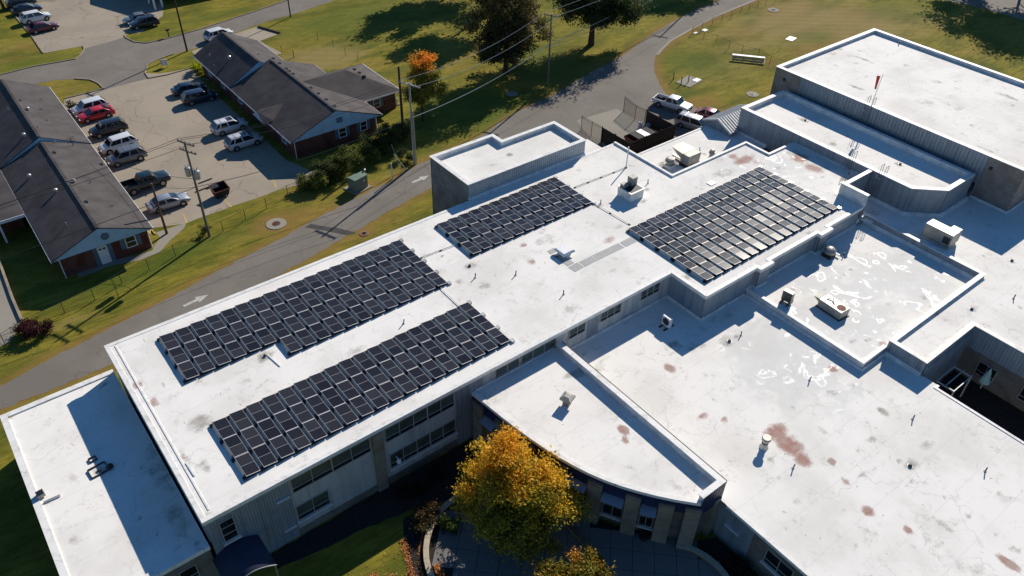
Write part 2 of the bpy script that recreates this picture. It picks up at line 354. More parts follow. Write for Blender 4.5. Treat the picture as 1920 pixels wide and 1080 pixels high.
def grass_mat():
    m = NT('autumn_grass'); co = m.co(); st = m.n('ShaderNodeAttribute', attribute_name='dry'); sep = m.n('ShaderNodeSeparateColor'); m.l(st.outputs['Color'], sep.inputs[0])
    n0 = m.noise(.045, 5, .6, co); n1 = m.noise(.22, 6, .62, m.co((.55, 1.3, 1), .25)); n2 = m.noise(1.6, 6, .7, m.co((.6, 1.5, 1))); n3 = m.noise(14, 4, .7, co); n4 = m.noise(1.0, 6, .7, m.co((.25, 2.2, 1), R(38)))
    c = m.mix(m.ramp(n1, .36, .62), (.135, .142, .018), (.31, .25, .034))
    c = m.mix(m.math('MULTIPLY', m.ramp(n0, .5, .66), .55), c, (.38, .25, .055))
    c = m.mix(m.math('MULTIPLY', m.ramp(n2, .45, .72), .55), c, (.05, .065, .012))
    c = m.mix(m.math('MULTIPLY', m.ramp(n4, .45, .62), .45), c, (.07, .085, .014))
    d = m.ramp(m.math('ADD', sep.outputs[0], m.math('MULTIPLY', m.math('SUBTRACT', n2, .5), 1.3)), .25, .85)
    c = m.mix(m.math('MULTIPLY', d, .85), c, m.mix(n3, (.34, .19, .065), (.24, .15, .04)))
    t = m.ramp(m.math('ADD', sep.outputs[1], m.math('MULTIPLY', m.math('SUBTRACT', n1, .5), 1.0)), .25, .8)
    c = m.mix(m.math('MULTIPLY', t, .75), c, (.33, .245, .10))
    gk = m.ramp(m.math('ADD', sep.outputs[2], m.math('MULTIPLY', m.math('SUBTRACT', n1, .5), .9)), .25, .8)
    c = m.mix(m.math('MULTIPLY', gk, .6), c, (.085, .13, .018))
    c = m.mix(m.math('MULTIPLY', m.ramp(n3, .38, .72), .55), c, (.03, .036, .008))
    vs = m.n('ShaderNodeTexVoronoi'); vs.inputs['Scale'].default_value = 2.2; m.l(co, vs.inputs['Vector'])
    sp = m.math('MULTIPLY', m.ramp(vs.outputs['Distance'], .08, .16, 1, 0), m.ramp(m.noise(.18, 3, .5, co), .50, .62)); c = m.mix(m.math('MULTIPLY', sp, .6), c, (.42, .36, .20))
    wv = m.n('ShaderNodeTexWave', wave_type='BANDS', bands_direction='Y'); wv.inputs['Scale'].default_value = .16; wv.inputs['Distortion'].default_value = 1.5; wv.inputs['Detail'].default_value = 3; m.l(m.co((1, 1, 1), R(38)), wv.inputs['Vector'])
    c = m.mix(m.math('MULTIPLY', wv.outputs['Fac'], .16), c, (.08, .10, .015))
    m.bump(m.math('ADD', n3, n2), .9, .06); return m.out(c, .95, 0, .08)
M_GRASS = grass_mat()
def leaf_mat(name, rough=.6, tr=.35):
    m = NT(name); a = m.n('ShaderNodeAttribute', attribute_name='lc'); m.l(a.outputs['Color'], m.b.inputs['Base Color']); m.b.inputs['Roughness'].default_value = rough
    m.b.inputs['Specular IOR Level'].default_value = .25
    t = m.n('ShaderNodeBsdfTranslucent'); m.l(a.outputs['Color'], t.inputs[0]); x = m.n('ShaderNodeMixShader'); x.inputs[0].default_value = tr
    m.l(m.b.outputs[0], x.inputs[1]); m.l(t.outputs[0], x.inputs[2]); m.l(x.outputs[0], m.t.nodes['Material Output'].inputs[0]); return m.m
M_LEAF = leaf_mat('foliage')
# ================= GROUND =================
def densify(poly, step=.7, jit=.0, closed=True):
    out = []; n = len(poly)
    for i in range(n if closed else n - 1):
        a, b = poly[i], poly[(i + 1) % n]; L = math.hypot(b[0] - a[0], b[1] - a[1]); k = max(1, int(L / step))
        for q in range(k):
            t = q / k; j = 0 if q == 0 else jit
            out.append((a[0] + (b[0] - a[0]) * t + random.gauss(0, 1) * j, a[1] + (b[1] - a[1]) * t + random.gauss(0, 1) * j))
    if not closed: out.append(poly[-1])
    return out
def smooth_line(p, it=2):
    for _ in range(it):
        q = [p[0]]
        for a, b in zip(p[:-1], p[1:]): q += [(a[0] * .75 + b[0] * .25, a[1] * .75 + b[1] * .25), (a[0] * .25 + b[0] * .75, a[1] * .25 + b[1] * .75)]
        q.append(p[-1]); p = q
    return p
def sheet(name, poly, z, mat, jit=.05, kind='structure', parent=None, step=.7):
    mb = MB(); mb.poly([(x, y, z) for x, y in densify(poly, step, jit)]); o = mb.build(name, mat, parent, fix=False)
    if kind: o['kind'] = kind
    if o.data.polygons[0].normal.z < 0: o.data.flip_normals()
    return o
drive_up = smooth_line([(-7.35, 66.48), (-4.80, 66.42), (-3.10, 66.80), (-0.62, 67.52), (1.92, 67.87), (5.93, 68.64), (9.12, 69.24), (13.52, 70.17), (16.97, 70.95), (21.90, 71.90), (25.38, 72.58), (28.73, 73.37), (32.25, 74.20), (38.45, 75.32), (41.32, 75.67), (45.75, 77.08), (47.86, 77.20), (57.32, 78.27), (63.52, 80.70), (68.70, 81.68), (73.96, 82.21), (82.83, 84.88), (91.63, 86.41), (97.88, 88.73), (105.03, 90.89), (114.67, 93.45), (124.95, 94.69), (135.87, 96.53)], 1)
drive_lo = smooth_line([(145.53, 92.22), (131.56, 90.84), (124.56, 90.22), (116.96, 89.32), (109.46, 87.81), (103.22, 86.39), (99.77, 85.22), (96.95, 83.73), (94.80, 82.13), (91.90, 79.20), (89.07, 75.31), (87.64, 72.50)], 2)
drive_lo2 = smooth_line([(76.0, 68.0), (64.0, 71.0), (56.0, 72.6), (50.0, 73.0)] + [(44.28, 71.38), (41.76, 70.84), (37.82, 70.14), (32.89, 69.01), (30.18, 68.43), (25.96, 67.24), (22.62, 66.79)] + [(14.0, 64.5), (3.4, 63.2), (-5.4, 63.5), (-20, 63.9)], 1)
sheet('drive_road', drive_up + drive_lo + drive_lo2, .008, M_ROAD, .09, step=.5)
service = [(50.0, 72.0)] + [(58, 72.6), (70, 73), (85, 73.5)] + [(87.64, 72.50), (88.28, 68.80), (87.62, 64.08), (86.31, 61.45)] + [(84, 57.2), (79, 53), (61.5, 57.3), (56.8, 57.4), (56.8, 63.0), (49.5, 63.1)]
sheet('service_yard', service, .004, M_ROAD, .02)
# far street and the two paved lots
st_up = [(5.26, 135.53), (9.62, 135.83), (14.33, 136.26), (20.33, 135.44), (22.58, 138.94), (29.32, 139.85), (29.88, 137.02), (31.34, 135.46), (34.55, 135.38), (40.57, 136.24), (51.76, 138.74), (58.87, 140.68), (71.38, 143.40)]
st_lo = [(77.86, 138.25), (64.90, 135.55), (57.10, 133.80), (52.82, 133.36), (49.05, 132.68), (43.81, 131.15), (37.93, 128.99), (33.26, 128.63), (30.52, 128.04), (28.64, 126.91), (27.34, 124.25), (27.17, 122.06), (20.63, 122.01), (20.59, 124.46), (20.01, 126.44), (18.21, 128.17), (15.88, 129.36), (13.35, 129.59), (8.77, 131.73), (4.63, 132.07)]
sheet('street', st_up + st_lo, .012, M_ROAD, .03)
lotA = [(20.35, 134.93), (22.52, 138.72), (22.75, 140.13), (16.85, 140.64), (17.08, 148.65), (17.05, 153.15), (16.97, 163.02), (17.37, 173.14), (17.55, 182.91)] + [(14, 176), (40, 176), (40, 152)] + [(37.57, 145.73), (31.83, 140.33), (30.11, 141.52), (29.32, 139.85), (29.81, 136.80)]
sheet('upper_parking_lot', lotA, .008, M_LOT, .02)
lotB = [(27.34, 124.25), (29.10, 122.78), (33.93, 121.98)] + [(33.2, 118.5), (33.2, 88.0), (34.4, 84.0)] + [(35.34, 82.83), (32.14, 81.56), (29.13, 81.94), (26.31, 81.79), (23.67, 81.86), (20.05, 81.73), (17.49, 81.59), (14.33, 82.98)] + [(13.9, 84.0), (13.9, 118.5)] + [(15.29, 122.19), (20.68, 122.19), (27.17, 122.06)]
sheet('clinic_parking_lot', lotB, .004, M_LOT, .03)
pad = [(43.04, 130.85), (48.90, 131.91), (50.76, 126.88), (46.65, 125.85)] + [(47.5, 119), (36, 122), (36, 128)]
sheet('side_pad', pad, .016, M_LOT, .02)
walk = [(14.35, 81.81), (17.81, 81.62), (17.19, 80.77), (15.02, 79.29), (13.49, 77.96), (11.23, 77.72), (8.82, 78.44), (5.30, 78.43), (5.16, 79.88), (8.38, 79.70), (10.93, 78.88), (12.86, 78.66), (14.38, 80.52)]
sheet('footpath', walk, .016, M_CONC, .02)
sheet('left_driveway', [(-4.09, 89.92), (-1.06, 84.46), (-1.15, 74.86), (-2.68, 72.20), (-4.12, 71.91), (-6.66, 75.17)], .008, M_CONC, .02)
# kerbs
def kerb(line, wdt=.17, h=.13, m=M_KERB, name='kerb'):
    mb = MB(); strip(mb, line, -wdt / 2, wdt / 2, 0, h, closed=False); return mb.build(name, m, kind='structure')
kerb([(5.26, 135.53), (9.62, 135.83), (14.33, 136.26), (20.33, 135.44), (21.46, 136.65), (22.46, 138.50), (22.75, 140.13)])
kerb([(16.85, 140.64), (17.08, 148.65), (17.05, 153.15), (16.97, 163.02)])
kerb([(29.47, 140.86), (29.32, 139.58), (29.88, 137.02), (31.34, 135.46), (34.55, 135.38), (40.57, 136.24), (51.76, 138.74), (58.87, 140.68), (66.33, 142.49)])
kerb([(34.54, 121.79), (33.93, 121.98), (29.69, 121.67), (27.17, 122.06), (27.34, 124.25), (28.64, 126.91), (30.52, 128.04), (33.26, 128.63)])
kerb([(15.29, 122.19), (19.18, 122.18), (20.67, 122.42), (20.59, 124.46), (20.01, 126.44), (18.21, 128.17)])
kerb([(48.95, 131.58), (50.76, 126.88)], .3, .25, M_WOODD, 'timber_edging')
kerb([(-0.73, 86.04), (-1.05, 78.82), (-1.10, 74.63)], .25, .25)
kerb([(13.75, 118.5), (13.75, 82.0)] + [(14.13, 82.74), (14.21, 81.40)], .14, .12, M_PAINTY)
kerb([(131.56, 90.84), (124.56, 90.22), (116.96, 89.32), (109.46, 87.81), (103.22, 86.39), (99.28, 84.75), (97.10, 83.62)], .45, .03, M_CONC, 'gutter_strip')
# grass with dry and green patches
gx = np.arange(-70, 190, .8); gy = np.arange(-12, 196, .8); nx, ny = len(gx), len(gy)
X, Y = np.meshgrid(gx, gy); V = np.stack([X.ravel(), Y.ravel(), np.zeros(nx * ny)], 1)
def dist_line(line):
    d = np.full(len(V), 99.0)
    for a, b in zip(line[:-1], line[1:]):
        ax, ay = a; bx, by = b[0] - ax, b[1] - ay; L2 = bx * bx + by * by + 1e-9
        t = np.clip(((V[:, 0] - ax) * bx + (V[:, 1] - ay) * by) / L2, 0, 1)
        d = np.minimum(d, np.hypot(V[:, 0] - ax - bx * t, V[:, 1] - ay - by * t))
    return d
dry = np.clip(1.05 - dist_line(drive_up) / 2.2, 0, 1) * .8
dry = np.maximum(dry, np.clip(1.1 - dist_line(drive_lo) / 2.4, 0, 1) * .9); dry = np.maximum(dry, np.clip(1.0 - dist_line(drive_lo2) / 2.2, 0, 1) * .8)
def blobs(lst):
    a = np.zeros(len(V))
    for (x, y), rx, ry, s in lst: a = np.maximum(a, s * np.clip(1.25 - np.hypot((V[:, 0] - x) / rx, (V[:, 1] - y) / ry), 0, 1))
    return a
dry = np.maximum(dry, blobs([((25.98, 75.52), 4, 3, 1), ((28.73, 75.39), 4, 2, .8), ((87.89, 67.39), 7, 3, 1), ((87.93, 62.85), 8, 3, .9), ((132.74, 83.92), 10, 5, .9), ((127.29, 77.53), 5, 5, .6),
    ((128.35, 69.43), 7, 4, .8), ((138.78, 74.24), 12, 9, .75), ((117.33, 81.45), 12, 6, .6), ((119.79, 69.86), 8, 5, .7), ((109.38, 70.61), 6, 3, .6), ((33.16, 67.91), 2, 1.2, 1), ((39.29, 76.37), 1.5, 1, 1), ((16.21, 144.96), 5, 4, .6), ((12.94, 140.88), 6, 3, .5), ((129.52, 72.40), 6, 6, .5)]))
tan = blobs([((51.45, 113.84), 10, 6, 1), ((56.26, 115.65), 6, 5, .6), ((114.21, 83.63), 14, 6, .45), ((112.61, 77.61), 12, 6, .6), ((94.78, 73.59), 12, 6, .4), ((20.59, 76.09), 9, 2.5, .4), ((1.94, 71.60), 10, 1.5, .5), ((13.23, 145.74), 6, 5, .4), ((129.45, 79.12), 24, 14, .75), ((136.95, 70.83), 20, 14, .7), ((101.30, 73.80), 16, 8, .45), ((145.85, 67.77), 14, 10, .55)])
grn = blobs([((63.21, 126.48), 20, 10, .7), ((60.16, 85.10), 12, 8, .9), ((78.81, 92.11), 8, 14, .9), ((125.49, 72.86), 7, 5, .6), ((147.46, 73.12), 12, 6, .6), ((100.75, 76.68), 10, 8, .6), ((15.88, 76.45), 8, 2, .9), ((9.72, 75.17), 8, 2, .9), ((36.01, 70.77), 5, 3, .5), ((14.44, 137.38), 9, 4, .7), ((44.73, 140.79), 20, 3, .6), ((100.19, 79.63), 8, 8, .7)])
A = np.stack([dry, tan, grn, np.ones(len(V))], 1)
ii = np.arange((ny - 1) * (nx - 1)); r_, c_ = ii // (nx - 1), ii % (nx - 1); q = r_ * nx + c_
g = npmesh('ground', V, np.stack([q, q + 1, q + nx + 1, q + nx], 1), M_GRASS, {'dry': A}, kind='structure')
mb = MB()
for x0, x1, y0, y1 in ((-3000, -69.9, -3000, 3000), (188, 3000, -3000, 3000), (-69.9, 188, -3000, -11.9), (-69.9, 188, 194.5, 3000)): mb.poly([(x0, y0, -.02), (x1, y0, -.02), (x1, y1, -.02), (x0, y1, -.02)])
mb.build('far_terrain', M_GRASS, kind='structure')
# painted arrows and parking lines
def arrow(c, ang, s=1.0):
    pts = [(-1.25, -.17), (.15, -.17), (.15, -.52), (1.3, 0), (.15, .52), (.15, .17), (-1.25, .17)]
    cs, sn = math.cos(ang), math.sin(ang); mb = MB(); mb.poly([(c[0] + s * (x * cs - y * sn), c[1] + s * (x * sn + y * cs), .0125) for x, y in pts]); return mb.build('road_arrow', M_PAINTW, fix=False)
a = arrow((13.52, 67.67), .10, 1.05); tag(a, 'white painted arrow on the drive beside the long white roof', 'road marking', 'direction arrows on the drive')
a = arrow((44.59, 73.92), .06, 1.0); tag(a, 'white painted arrow on the drive beside the grey block tower wall', 'road marking', 'direction arrows on the drive')
for i, (p, q, lab) in enumerate((((18.15, 83.53), (17.86, 81.59), 'faded yellow parking line beside the wooden stub pole'), ((23.15, 84.09), (23.23, 81.76), 'faded yellow parking line behind the open dumpster'), ((30.04, 85.40), (29.29, 82.57), 'faded curved yellow line near the bushes at the lot corner'))):
    mb = MB(); W = WALL(p, q); mb.poly([W(0, -.09, .009), W(W.L, -.09, .009), W(W.L, .09, .009), W(0, .09, .009)]); tag(mb.build('parking_line', M_PAINTY, fix=False), lab, 'road marking', 'parking lines')
# drive cross patch of newer asphalt
sheet('asphalt_patch', [(28.25, 72.94), (29.08, 73.12), (31.47, 70.18), (32.43, 68.44), (31.35, 68.72), (29.42, 71.42)], .0125, asphalt('patch_asphalt', (.06, .056, .054), (.075, .07, .066)), .04, step=.4)
sheet('far_road', [(161.53, 73.15), (163.00, 67.88), (164.57, 62.34), (164.61, 54.79), (164.62, 48.59), (175.89, 53.53), (177.03, 63.28), (177.31, 74.52)], .008, M_ROAD, .1)
# manholes, slabs
def manhole(name, c, r, label, rim=M_CONC, lid=M_RUST):
    t = thing(name, label, 'manhole', (c[0], c[1], 0)); mb = MB(); mb.lathe((0, 0, 0), [(r, 0), (r, .06), (r * .42, .07), (r * .42, .05)], 24); mb.build('concrete_collar', rim, t)
    mb = MB(); mb.lathe((0, 0, 0), [(r * .40, .02), (r * .40, .1), (r * .36, .11)], 20)
    for k in range(-3, 4): mb.box((k * r * .09, 0, .115), (r * .03, r * .5, .02))
    mb.build('lid', lid, t)
manhole('manhole', (25.94, 75.42), 1.15, 'round manhole with rusty lid in dry grass between fence and drive')
manhole('manhole', (68.73, 86.15), .85, 'round manhole in the shade under the big dark tree', lid=M_CONC)
manhole('manhole', (98.36, 64.90), .95, 'round manhole in grass beside the metal gable roof', lid=M_DARKM)
manhole('manhole', (129.99, 85.48), 1.05, 'pale round manhole in the bare patch at the top of the field', lid=M_CONC)
manhole('manhole', (33.10, 67.82), .55, 'small open drain pit in the grass strip by the long roof', rim=simple('dirt', (.22, .12, .06), .9, var=.4), lid=M_RUBBER)
def slab(c, sx, sy, rz, label, m=M_CONC, h=.08):
    mb = MB(); mb.box((0, 0, h / 2), (sx, sy, h), 0); o = mb.build('concrete_slab', m, bevel=.02); o.location = (c[0], c[1], .0); o.rotation_euler[2] = rz; tag(o, label, 'slab')
slab((121.24, 74.96), 1.9, 1.3, .2, 'bright white slab lying in the field left of the gym roof', M_WHITE)
slab((93.79, 73.58), 3.6, 2.6, .15, 'grey concrete pad with posts near the road bend'); slab((95.04, 73.17), 1.3, .9, .15, 'white plate on the grey pad near the road bend', M_WHITE, .13)
slab((111.73, 86.24), 1.2, .8, .1, 'white plate raised above the grass behind the corner fence', M_WHITE); slab((109.48, 86.33), .9, .45, .1, 'small white plate next to the fence corner', M_WHITE)
for p, lab in (((92.17, 75.43), 'dark pipe post standing alone left of the grey pad'), ((92.05, 73.65), 'shortest dark pipe post at the front corner of the grey pad'), ((93.37, 73.42), 'tallest dark pipe post on the grey pad')):
    mb = MB(); mb.tube((0, 0, 0), (0, 0, 1.15), .07, 8); mb.lathe((0, 0, 1.15), [(.07, 0), (.09, .02), (.05, .1)], 8); o = mb.build('bollard', M_RUST); o.location = (*p, 0); tag(o, lab, 'bollard', 'pipe posts in the field')
# wheel stops
for p, lab in (((22.92, 89.02), 'black rubber wheel stop farthest from the dumpster'), ((21.87, 87.36), 'black rubber wheel stop by the transformer pole'), ((23.23, 87.27), 'black rubber wheel stop right behind the open dumpster')):
    mb = MB(); mb.hexa([(-.9, -.09, 0), (.9, -.09, 0), (.9, .09, 0), (-.9, .09, 0)], [(-.85, -.05, .12), (.85, -.05, .12), (.85, .05, .12), (-.85, .05, .12)]); o = mb.build('wheel_stop', M_RUBBER); o.location = (*p, 0); o.rotation_euler[2] = .1; tag(o, lab, 'wheel stop', 'wheel stops')
# ---- courtyard by the curved wing: patio, bed, seat walls ----
C0 = (24.6, 24.4)
def arc(c, r, a0, a1, n): return [(c[0] + r * math.cos(R(a0 + (a1 - a0) * i / n)), c[1] + r * math.sin(R(a0 + (a1 - a0) * i / n))) for i in range(n + 1)]
PC = (21.1, 26.2); PR = 5.75
def in_poly(x, y, P):
    c = False; n = len(P)
    for i in range(n):
        (x1, y1), (x2, y2) = P[i], P[(i + 1) % n]
        if (y1 > y) != (y2 > y) and x < (x2 - x1) * (y - y1) / (y2 - y1) + x1: c = not c
    return c
patio_area = [(25.9, 31.5), (26.6, 28.5), (27.6, 26), (29.2, 22.6), (31.2, 20), (32.6, 18.6), (32.9, 16.5), (32.3, 12.5), (22, 12.5), (19, 21), (18, 30), (21, 31.9)]
t = thing('patio', 'grey concrete patio of square slabs in front of the curved wing', 'patio', (27, 21, 0)); ORG[t.name] = Vector((27, 21, 0)); t['kind'] = 'structure'
mb = MB(); mb.poly([(x, y, .006) for x, y in densify(patio_area, 1, 0)]); mb.build('joint_bed', M_MULCH, t, world=True, fix=False); mb = MB(); mb.poly([(x, y, .005) for x, y in arc(PC, PR, 0, 350, 40)]); mb.build('joint_bed', M_MULCH, t, world=True, fix=False)
mb = MB(); mb.box((0, 0, .03), (1.595, 1.595, .05), 0); slabme = mb.mesh('paving_slab', M_PATIO); k = 0
for i in range(-12, 13):
    for j in range(-14, 14):
        u, v_ = 3.57 + 1.63 * i, 33.0 + 1.63 * j + .8; cx, cy = (u + v_) / 1.41421, (v_ - u) / 1.41421
        if (in_poly(cx, cy, patio_area) or math.hypot(cx - PC[0], cy - PC[1]) < PR - .9) and math.hypot(cx - PC[0], cy - PC[1]) < 30:
            o = inst(slabme, 'paving_slab', t, (cx - 27, cy - 21, random.uniform(-.006, .006)), R(45)); k += 1
# seat walls
def seat(name, pts, label, h=.45, wd=.42, m=M_SEAT):
    t = thing(name, label, 'wall', (pts[0][0], pts[0][1], 0)); ORG[t.name] = Vector((pts[0][0], pts[0][1], 0))
    mb = MB(); strip(mb, pts, -wd / 2 + .05, wd / 2 - .05, 0, h - .07, closed=False); mb.build('wall_body', M_BRICK, t, world=True)
    for a, b in zip(pts[:-1], pts[1:]):
        mb = MB(); strip(mb, [(a[0] + (b[0] - a[0]) * .008, a[1] + (b[1] - a[1]) * .008), (b[0] - (b[0] - a[0]) * .008, b[1] - (b[1] - a[1]) * .008)], -wd / 2, wd / 2, h - .066, h, closed=False); mb.build('cap_stone', m, t, world=True)
seat('seat_wall', arc(PC, PR, 92, 232, 16), 'curved low seat wall with tan cap left of the yellow tree')
seat('seat_wall', arc((28.4, 15.6), 4.3, 42, -30, 8), 'curved low seat wall at the right end of the patio by the shaded bed')
seat('planter_edge', smooth_line([(26.22, 25.99), (26.25, 24.58), (26.32, 23.19), (26.10, 21.76), (25.71, 20.53), (25.05, 19.54)], 1), 'low curved brown edge wall right of the yellow tree', .4, .5, simple('brown_cap_stone', (.17, .115, .075), .8))
sheet('mulch_shade_bed', arc(PC, PR + .05, 130, 240, 12) + [(13.0, 19), (14.2, 25.5), (14.55, 28.4), (15.2, 30.3), (15.7, 31.5), (16.6, 33.0), (18.6, 33.0)], .010, M_MULCH, .06, kind='structure')
sheet('mulch_shade_bed', [(25.8, 31.4), (25.6, 36.3), (7.0, 36.3), (7.0, 34.9), (10, 34.4), (14, 34.0), (18, 33.2), (20, 32.4), (22.5, 31.8)], .010, M_MULCH, .05)  # mulch widened over the lawn to deepen the shade below the facade
sheet('mulch_shade_bed', [(32.6, 18.4), (34.7, 17.2), (34.7, 5), (31.2, 5), (32.9, 13), (33, 16)], .010, M_MULCH, .05)
# ================= SCHOOL BUILDING =================
school = thing('school_building', 'large grey school building with bright white flat roofs at several levels and a curved wing', 'building', (40, 40, 0)); ORG[school.name] = Vector((40, 40, 0))
def roofgrid(rects, z, stains, name='roof_deck', step=.33, curve=None):
    V, F, key = [], [], {}
    for x0, x1, y0, y1 in rects:
        nx, ny = max(1, int(round((x1 - x0) / step))), max(1, int(round((y1 - y0) / step)))
        b = len(V)
        for j in range(ny + 1):
            for i in range(nx + 1):
                y = y0 + (y1 - y0) * j / ny; xa = x0 if curve is None else np.interp(y, curve[1], curve[0]); V.append((xa + (x1 - xa) * i / nx, y, z))
        for j in range(ny):
            for i in range(nx): q = b + j * (nx + 1) + i; F.append((q, q + 1, q + nx + 2, q + nx + 1))
    V = np.array(V, float); A = np.zeros((len(V), 4)); A[:, 3] = 1; rr = random.Random(int(z * 100) + len(V))
    area = sum((b - a) * (d - c) for a, b, c, d in rects); stains = list(stains)
    for _ in range(int(area / 16)):
        a, b, c, d = rr.choices(rects, [(b - a) * (d - c) for a, b, c, d in rects])[0]; rx = abs(rr.gauss(0, .35)) + .1
        stains.append(((rr.uniform(a, b), rr.uniform(c, d)), 1, rx, rx * rr.uniform(.3, 1.0), rr.uniform(.3, .75)))
        if rr.random() < .10: stains.append(((rr.uniform(a, b), rr.uniform(c, d)), 0, rx, rx * rr.uniform(.4, 1.0), rr.uniform(.4, .7)))
    for (x, y), ch, rx, ry, s in stains:
        d = np.hypot((V[:, 0] - x) / rx, (V[:, 1] - y) / ry); A[:, ch] = np.maximum(A[:, ch], s * np.clip(1.45 - d * .95, 0, 1))
    V -= np.array(ORG[school.name]); o = npmesh(name, V, F, M_ROOF, {'st': A}, parent=school); return o
RD, DK, FM = 0, 1, 2
# --- main roof z 7.1 ---
Z1 = 7.1
main = [(3.6, 36.3), (48.6, 36.3), (48.6, 32.0), (55.78, 32.0), (55.78, 31.55), (57.75, 31.55), (57.75, 32.0), (65.3, 32.0), (65.3, 31.5), (67.25, 31.5), (67.25, 32.0), (73.3, 32.0), (73.3, 35.0), (78.7, 35.0), (78.7, 45.0), (74.15, 45.0), (74.15, 48.35), (61.5, 48.35), (61.5, 57.4), (3.6, 57.4)]
roofgrid([(3.6, 48.6, 36.3, 57.4), (48.6, 61.5, 32, 57.4), (61.5, 73.3, 32, 48.35), (73.3, 74.15, 35, 48.35), (74.15, 78.7, 35, 45), (55.78, 57.75, 31.55, 32), (65.3, 67.25, 31.5, 32)], Z1, [
    ((4.32, 51.40), RD, .45, .4, .8), ((4.74, 48.99), RD, .35, .7, .7), ((5.90, 50.21), RD, .2, .4, .7), ((13.59, 48.49), DK, .9, .6, .9), ((10.99, 46.91), DK, 1.2, .5, .4), ((8.14, 48.97), DK, .6, .3, .5),
    ((4.72, 42.11), DK, .3, 1.3, .6), ((5.54, 40.73), DK, .4, 1, .6), ((4.54, 45.00), DK, .9, .4, .5), ((4.09, 36.58), DK, .5, .6, .7), ((19.97, 44.52), DK, 1.1, .5, .6), ((18.18, 44.14), DK, .8, .5, .4),
    ((33.99, 48.33), DK, .7, .6, .8), ((32.78, 51.07), RD, .3, .25, .8), ((33.10, 50.21), DK, .4, .3, .6), ((33.37, 45.63), RD, .4, .5, .45), ((31.94, 46.98), DK, .5, .5, .5), ((29.56, 44.81), DK, .7, .5, .5),
    ((40.09, 47.94), RD, .5, .35, .8), ((39.00, 45.36), RD, .5, .6, .6), ((39.10, 45.49), DK, .5, .6, .5), ((42.37, 47.36), DK, 1.4, .7, .62), ((43.04, 48.66), DK, .9, .4, .5), ((47.51, 43.59), RD, .9, .6, .65), ((47.67, 47.12), RD, .4, .3, .5), ((49.84, 44.72), DK, .9, .4, .5),
    ((37.62, 38.12), DK, .7, .6, .6), ((45.81, 40.97), DK, .4, .4, .6), ((49.02, 34.96), DK, 1.1, .6, .6), ((48.63, 35.94), DK, .5, .5, .5), ((55.11, 46.55), DK, .6, .4, .8), ((57.16, 48.03), DK, .5, .4, .7),
    ((70.77, 45.84), RD, 1.8, .7, .85), ((70.43, 47.12), RD, .8, .6, .7), ((66.63, 45.24), DK, 2.0, .9, .55), ((71.54, 44.55), RD, .7, .9, .5), ((72.38, 42.21), DK, .8, .6, .55), ((76.36, 42.25), RD, 1.2, 1.0, .85), ((76.78, 43.30), DK, 1.0, .9, .7), ((75.80, 40.02), RD, .9, 1.4, .75), ((76.94, 39.19), DK, .7, .5, .6),
    ((73.55, 42.36), FM, 4, 2.2, .55), ((69.08, 45.60), FM, 5, 2.5, .5), ((75.05, 41.28), FM, 3, 3, .5), ((68.30, 52.17), FM, 2, 1, .3), ((55.50, 32.39), FM, 2.2, .4, .5), ((41.45, 38.80), DK, .25, .25, .5), ((41.58, 41.13), DK, .2, .2, .6), ((42.65, 40.25), DK, .2, .2, .6), ((43.35, 39.83), DK, .18, .18, .6)])
mb = MB(); strip(mb, main, -.05, .34, Z1 - .3, Z1 + .035); mb.build('roof_edge_coping', M_COPE, school, world=True, bevel=.02)
mb = MB(); strip(mb, main, 0.0, .10, Z1 - .42, Z1 - .302); mb.build('fascia_trim', M_SIDE2, school, world=True)
mb = MB(); strip(mb, [(61.5, 57.4), (61.5, 48.35), (74.15, 48.35), (74.15, 45.0), (78.6, 45.0)][::-1], .0, .28, Z1 + .04, Z1 + .2, closed=False); mb.build('raised_edge', M_COPE, school, world=True)
mb = MB(); mb.prism(offset(main, .45), 0, Z1 - .45); mb.build('wall_core', M_SIDE2, school, world=True)
def wmap(i, poly=main, t=.18):
    p = offset(poly, t); return WALL(p[i], p[(i + 1) % len(p)])
W0 = wmap(0)   # long south facade
X0 = offset(main, .18)[0][0]
mb = MB(); mb.wbox(W0, 0, W0.L, -.3, 0, 0, Z1 - .4); mb.build('facade_wall', M_SIDE2, school, world=True)
mb = MB(); mb.wbox(W0, 5.87, 20.28, 0, .05, 0, .75); mb.build('brick_plinth', M_BRICK, school, world=True)
for a0, a1, z0 in ((0.05, 4.6, 0), (4.6, 5.85, 0), (20.3, 23.0, 0), (20.3 + 14.2, 20.3 + 15.5, 3.8)):
    mb = MB(); mb.siding(lambda a, n, z: W0(a, n + .03, z), a0, a1, z0, Z1 - .4, .21, .035); mb.build('ribbed_siding', M_SIDE, school, world=True)
